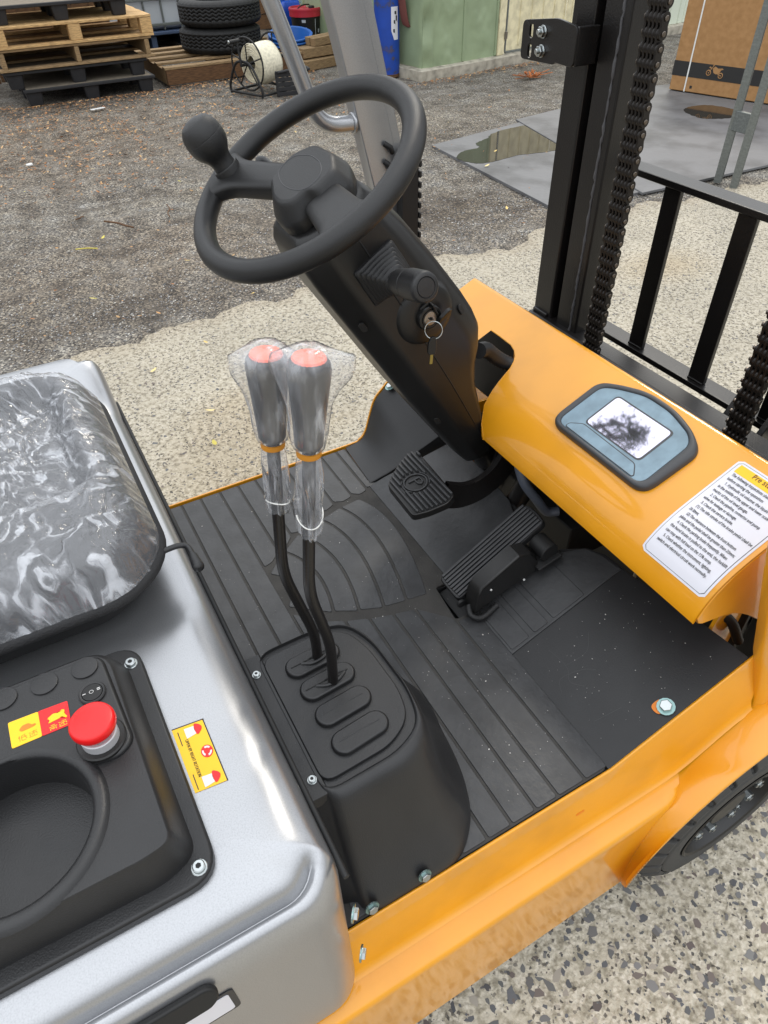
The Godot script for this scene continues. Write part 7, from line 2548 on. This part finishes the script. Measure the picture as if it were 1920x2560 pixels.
func small_things() -> void:
	seat_cover()
	lever_bag(0, "clear plastic bag with rubber band over the left-hand lever grip of the pair")
	lever_bag(1, "clear plastic bag with rubber band over the right-hand lever grip of the pair")
	key_ring()
	# grit and tiny flakes on the mat and covers
	var fl := MB.new()
	fl.box(Vector3(1.0, 0.35, 0.6), Transform3D(), 0.2)
	var gm := MultiMesh.new()
	gm.transform_format = MultiMesh.TRANSFORM_3D
	gm.use_colors = true
	gm.mesh = fl.mesh()
	gm.instance_count = 420
	for k in 420:
		var x := rng.randf_range(0.13, 0.54); var z := rng.randf_range(-1.25, -0.32)
		var y := 0.6022
		if k > 330:
			x = rng.randf_range(0.56, 0.78); z = rng.randf_range(-0.54, -0.32); y = 0.5995 + (x - 0.546) * 0.4 + 0.0052
		elif x < 0.37 and z > -0.69: x = rng.randf_range(0.38, 0.54)
		var s := rng.randf_range(0.0005, 0.0016) * (1.0 + float(rng.randf() < 0.1))
		gm.set_instance_transform(k, Transform3D(Basis.from_euler(Vector3(0, rng.randf() * TAU, 0)).scaled(Vector3(s, s, s)), Vector3(x, y, z)))
		var g: float = [0.55, 0.35, 0.2, 0.7][rng.randi() % 4]
		gm.set_instance_color(k, Color(g, g * 0.96, g * 0.9))
	var gi := MultiMeshInstance3D.new()
	gi.name = "grit"
	gi.multimesh = gm
	gi.material_override = M.leafy
	add_child(gi)
	tag(gi, "pale grit and tiny flakes lying on the black floor mat", "grit", "", "stuff")
	# fallen leaves
	var leaf := MB.new()
	var out := V2([-1.0, 0.0, -0.5, 0.30, 0.1, 0.38, 0.7, 0.2, 1.0, 0.0, 0.7, -0.2, 0.1, -0.38, -0.5, -0.30])
	for i in 8:
		var a := out[i]; var d := out[(i + 1) % 8]
		leaf.tri(Vector3(0, 0.02, 0), Vector3(a.x, 0.25 * a.y * a.y + 0.12 * a.x * a.x, a.y), Vector3(d.x, 0.25 * d.y * d.y + 0.12 * d.x * d.x, d.y), Vector3.UP, Vector3.UP, Vector3.UP)
	var lm := leaf.mesh()
	var mm := MultiMesh.new()
	mm.transform_format = MultiMesh.TRANSFORM_3D
	mm.use_colors = true
	mm.mesh = lm
	var tones := [Color(0.30, 0.15, 0.06), Color(0.40, 0.22, 0.09), Color(0.22, 0.11, 0.055), Color(0.48, 0.30, 0.14), Color(0.17, 0.095, 0.05), Color(0.36, 0.16, 0.06)]
	var list := []
	for k in 5200:
		var x: float; var z: float
		var r := rng.randf()
		if r < 0.62:
			x = rng.randf_range(0.1, 3.9); z = -8.95 + 0.1 * rng.randfn() + pow(rng.randf(), 2.2) * 2.4
			if x > 2.2 and z < -9.0: z = -8.98
			if x > 0.55 and x < 2.2 and z < -8.9: z = -8.88
		elif r < 0.80:
			x = rng.randf_range(-0.4, 1.4); z = rng.randf_range(-8.6, -5.6)
		elif r < 0.90:
			x = rng.randf_range(4.3, 7.2); z = -7.55 - (x - 4.7) * 0.133 + absf(rng.randfn()) * 0.10
		else:
			x = rng.randf_range(-0.3, 5.5); z = rng.randf_range(-8.0, -3.5)
		var s := rng.randf_range(0.009, 0.024)
		if z > -6.0: s *= 0.75
		var B := Basis.from_euler(Vector3(rng.randf_range(-0.4, 0.4), rng.randf() * TAU, rng.randf_range(-0.4, 0.4))).scaled(Vector3(s, s, s * rng.randf_range(0.45, 1.0)))
		list.append([Transform3D(B, Vector3(x, 0.014, z)), (tones[rng.randi() % 6] as Color) * rng.randf_range(0.6, 1.25)])
	mm.instance_count = list.size()
	for k in list.size():
		mm.set_instance_transform(k, list[k][0])
		var c: Color = list[k][1]
		c.a = 1
		mm.set_instance_color(k, c)
	var mi := MultiMeshInstance3D.new()
	mi.name = "leaf_litter"
	mi.multimesh = mm
	mi.material_override = M.leafy
	add_child(mi)
	tag(mi, "brown leaf litter drifted round the pallets and along the shed slab", "leaf litter", "", "stuff")
	# larger pale leaves that can be picked out
	var pale := [M.leaf_a, M.leaf_b, M.leaf_c]
	var spots := V2([0.68, -3.08, 0.51, -2.5, 0.45, -2.27, 2.49, -3.64, 0.39, -2.95, 0.31, -3.87, 1.07, -3.47, 1.55, -3.9, 1.9, -4.25, 0.9, -4.1, 2.2, -3.75, 0.55, -4.75, 3.0, -3.8, 0.8, -6.3, 1.3, -5.6, 1.75, -5.0, 3.9, -5.9, 4.5, -6.6, 3.7, -4.9, 3.42, -4.62, 0.25, -6.0, 2.6, -6.4, 0.95, -2.6, 1.4, -3.75])
	var first: Node3D = null
	for k in spots.size():
		var p := Vector3(spots[k].x, 0.016, spots[k].y)
		var on := "concrete" if p.z > -3.3 else "gravel"
		var lab := "pale curled dry leaf lying on the %s" % on
		var grp := "pale leaves scattered on the %s" % on
		if p.x > 3.3 and p.x < 4.6 and p.z > -5.5 and p.z < -3.6:
			lab = "pale dry leaf lying on the wet rubber sheet"; grp = "pale leaves on the rubber sheet"; p.y = 0.024
		var o := MeshInstance3D.new()
		o.name = numbered("dry_leaf")
		o.mesh = lm
		o.material_override = pale[k % 3]
		add_child(o, true)
		var s := rng.randf_range(0.017, 0.026)
		o.transform = Transform3D(Basis.from_euler(Vector3(0.1, rng.randf() * TAU, 0.15)).scaled(Vector3(s, s * 1.3, s * rng.randf_range(0.5, 1.0))), p)
		tag(o, lab, "leaf", grp)
	# twigs
	for q in [[0.62, -5.04, 0.76, -4.82, 0.006, "straight dry twig lying on the gravel left of the steering wheel"], [1.07, -5.14, 1.02, -4.89, 0.004, "thin curved twig near the spinner knob, standing out on grey gravel"], [0.46, -5.18, 0.52, -5.21, 0.004, "short broken twig left of the straight long twig"], [0.36, -4.64, 0.48, -4.58, 0.004, "greenish stalk lying on brown gravel above the seat"]]:
		var b := MB.new()
		var a := Vector3(q[0], 0.016, q[1]); var d := Vector3(q[2], 0.016, q[3])
		b.tube(spline(PackedVector3Array([a, a.lerp(d, 0.4) + Vector3(0.012, 0.004, 0.006), a.lerp(d, 0.75) + Vector3(-0.006, 0.004, 0.0), d]), 4), q[4], 6)
		solo("twig", b, M.wood_dark if q[4] > 0.0041 or q[0] > 0.4 else M.leaf_c, q[5], "twig")
	# dead frond in front of the shed
	var b := MB.new()
	for k in 26:
		var a := Vector3(5.70 + rng.randf_range(-0.08, 0.08), 0.02, -7.02 + rng.randf_range(-0.03, 0.03))
		var d := a + Vector3(rng.randf_range(-0.25, 0.25), rng.randf_range(0.0, 0.07), rng.randf_range(-0.12, 0.12))
		b.bar(a, d, 0.016, 0.004, Vector3.UP, 0.001)
	solo("dead_frond", b, M.leaf_d, "clump of orange brown dead fronds on the gravel before the shed", "fronds")
	# litter
	b = MB.new()
	b.prism(round_poly(V2([1.20, -8.40, 1.34, -8.43, 1.36, -8.40, 1.22, -8.36]), 0.012), at(0, 0.012, 0, FLOOR), 0.006, 0.002)
	solo("white_scrap", b, M.white, "long white plastic scrap on the leaf litter before the pallets", "litter")
	b = MB.new()
	b.prism(round_poly(V2([0.35, -6.72, 0.40, -6.74, 0.41, -6.70, 0.37, -6.69]), 0.012), at(0, 0.012, 0, FLOOR), 0.01, 0.003)
	solo("white_scrap", b, M.white, "small white scrap lying alone on brown gravel at the left", "litter")
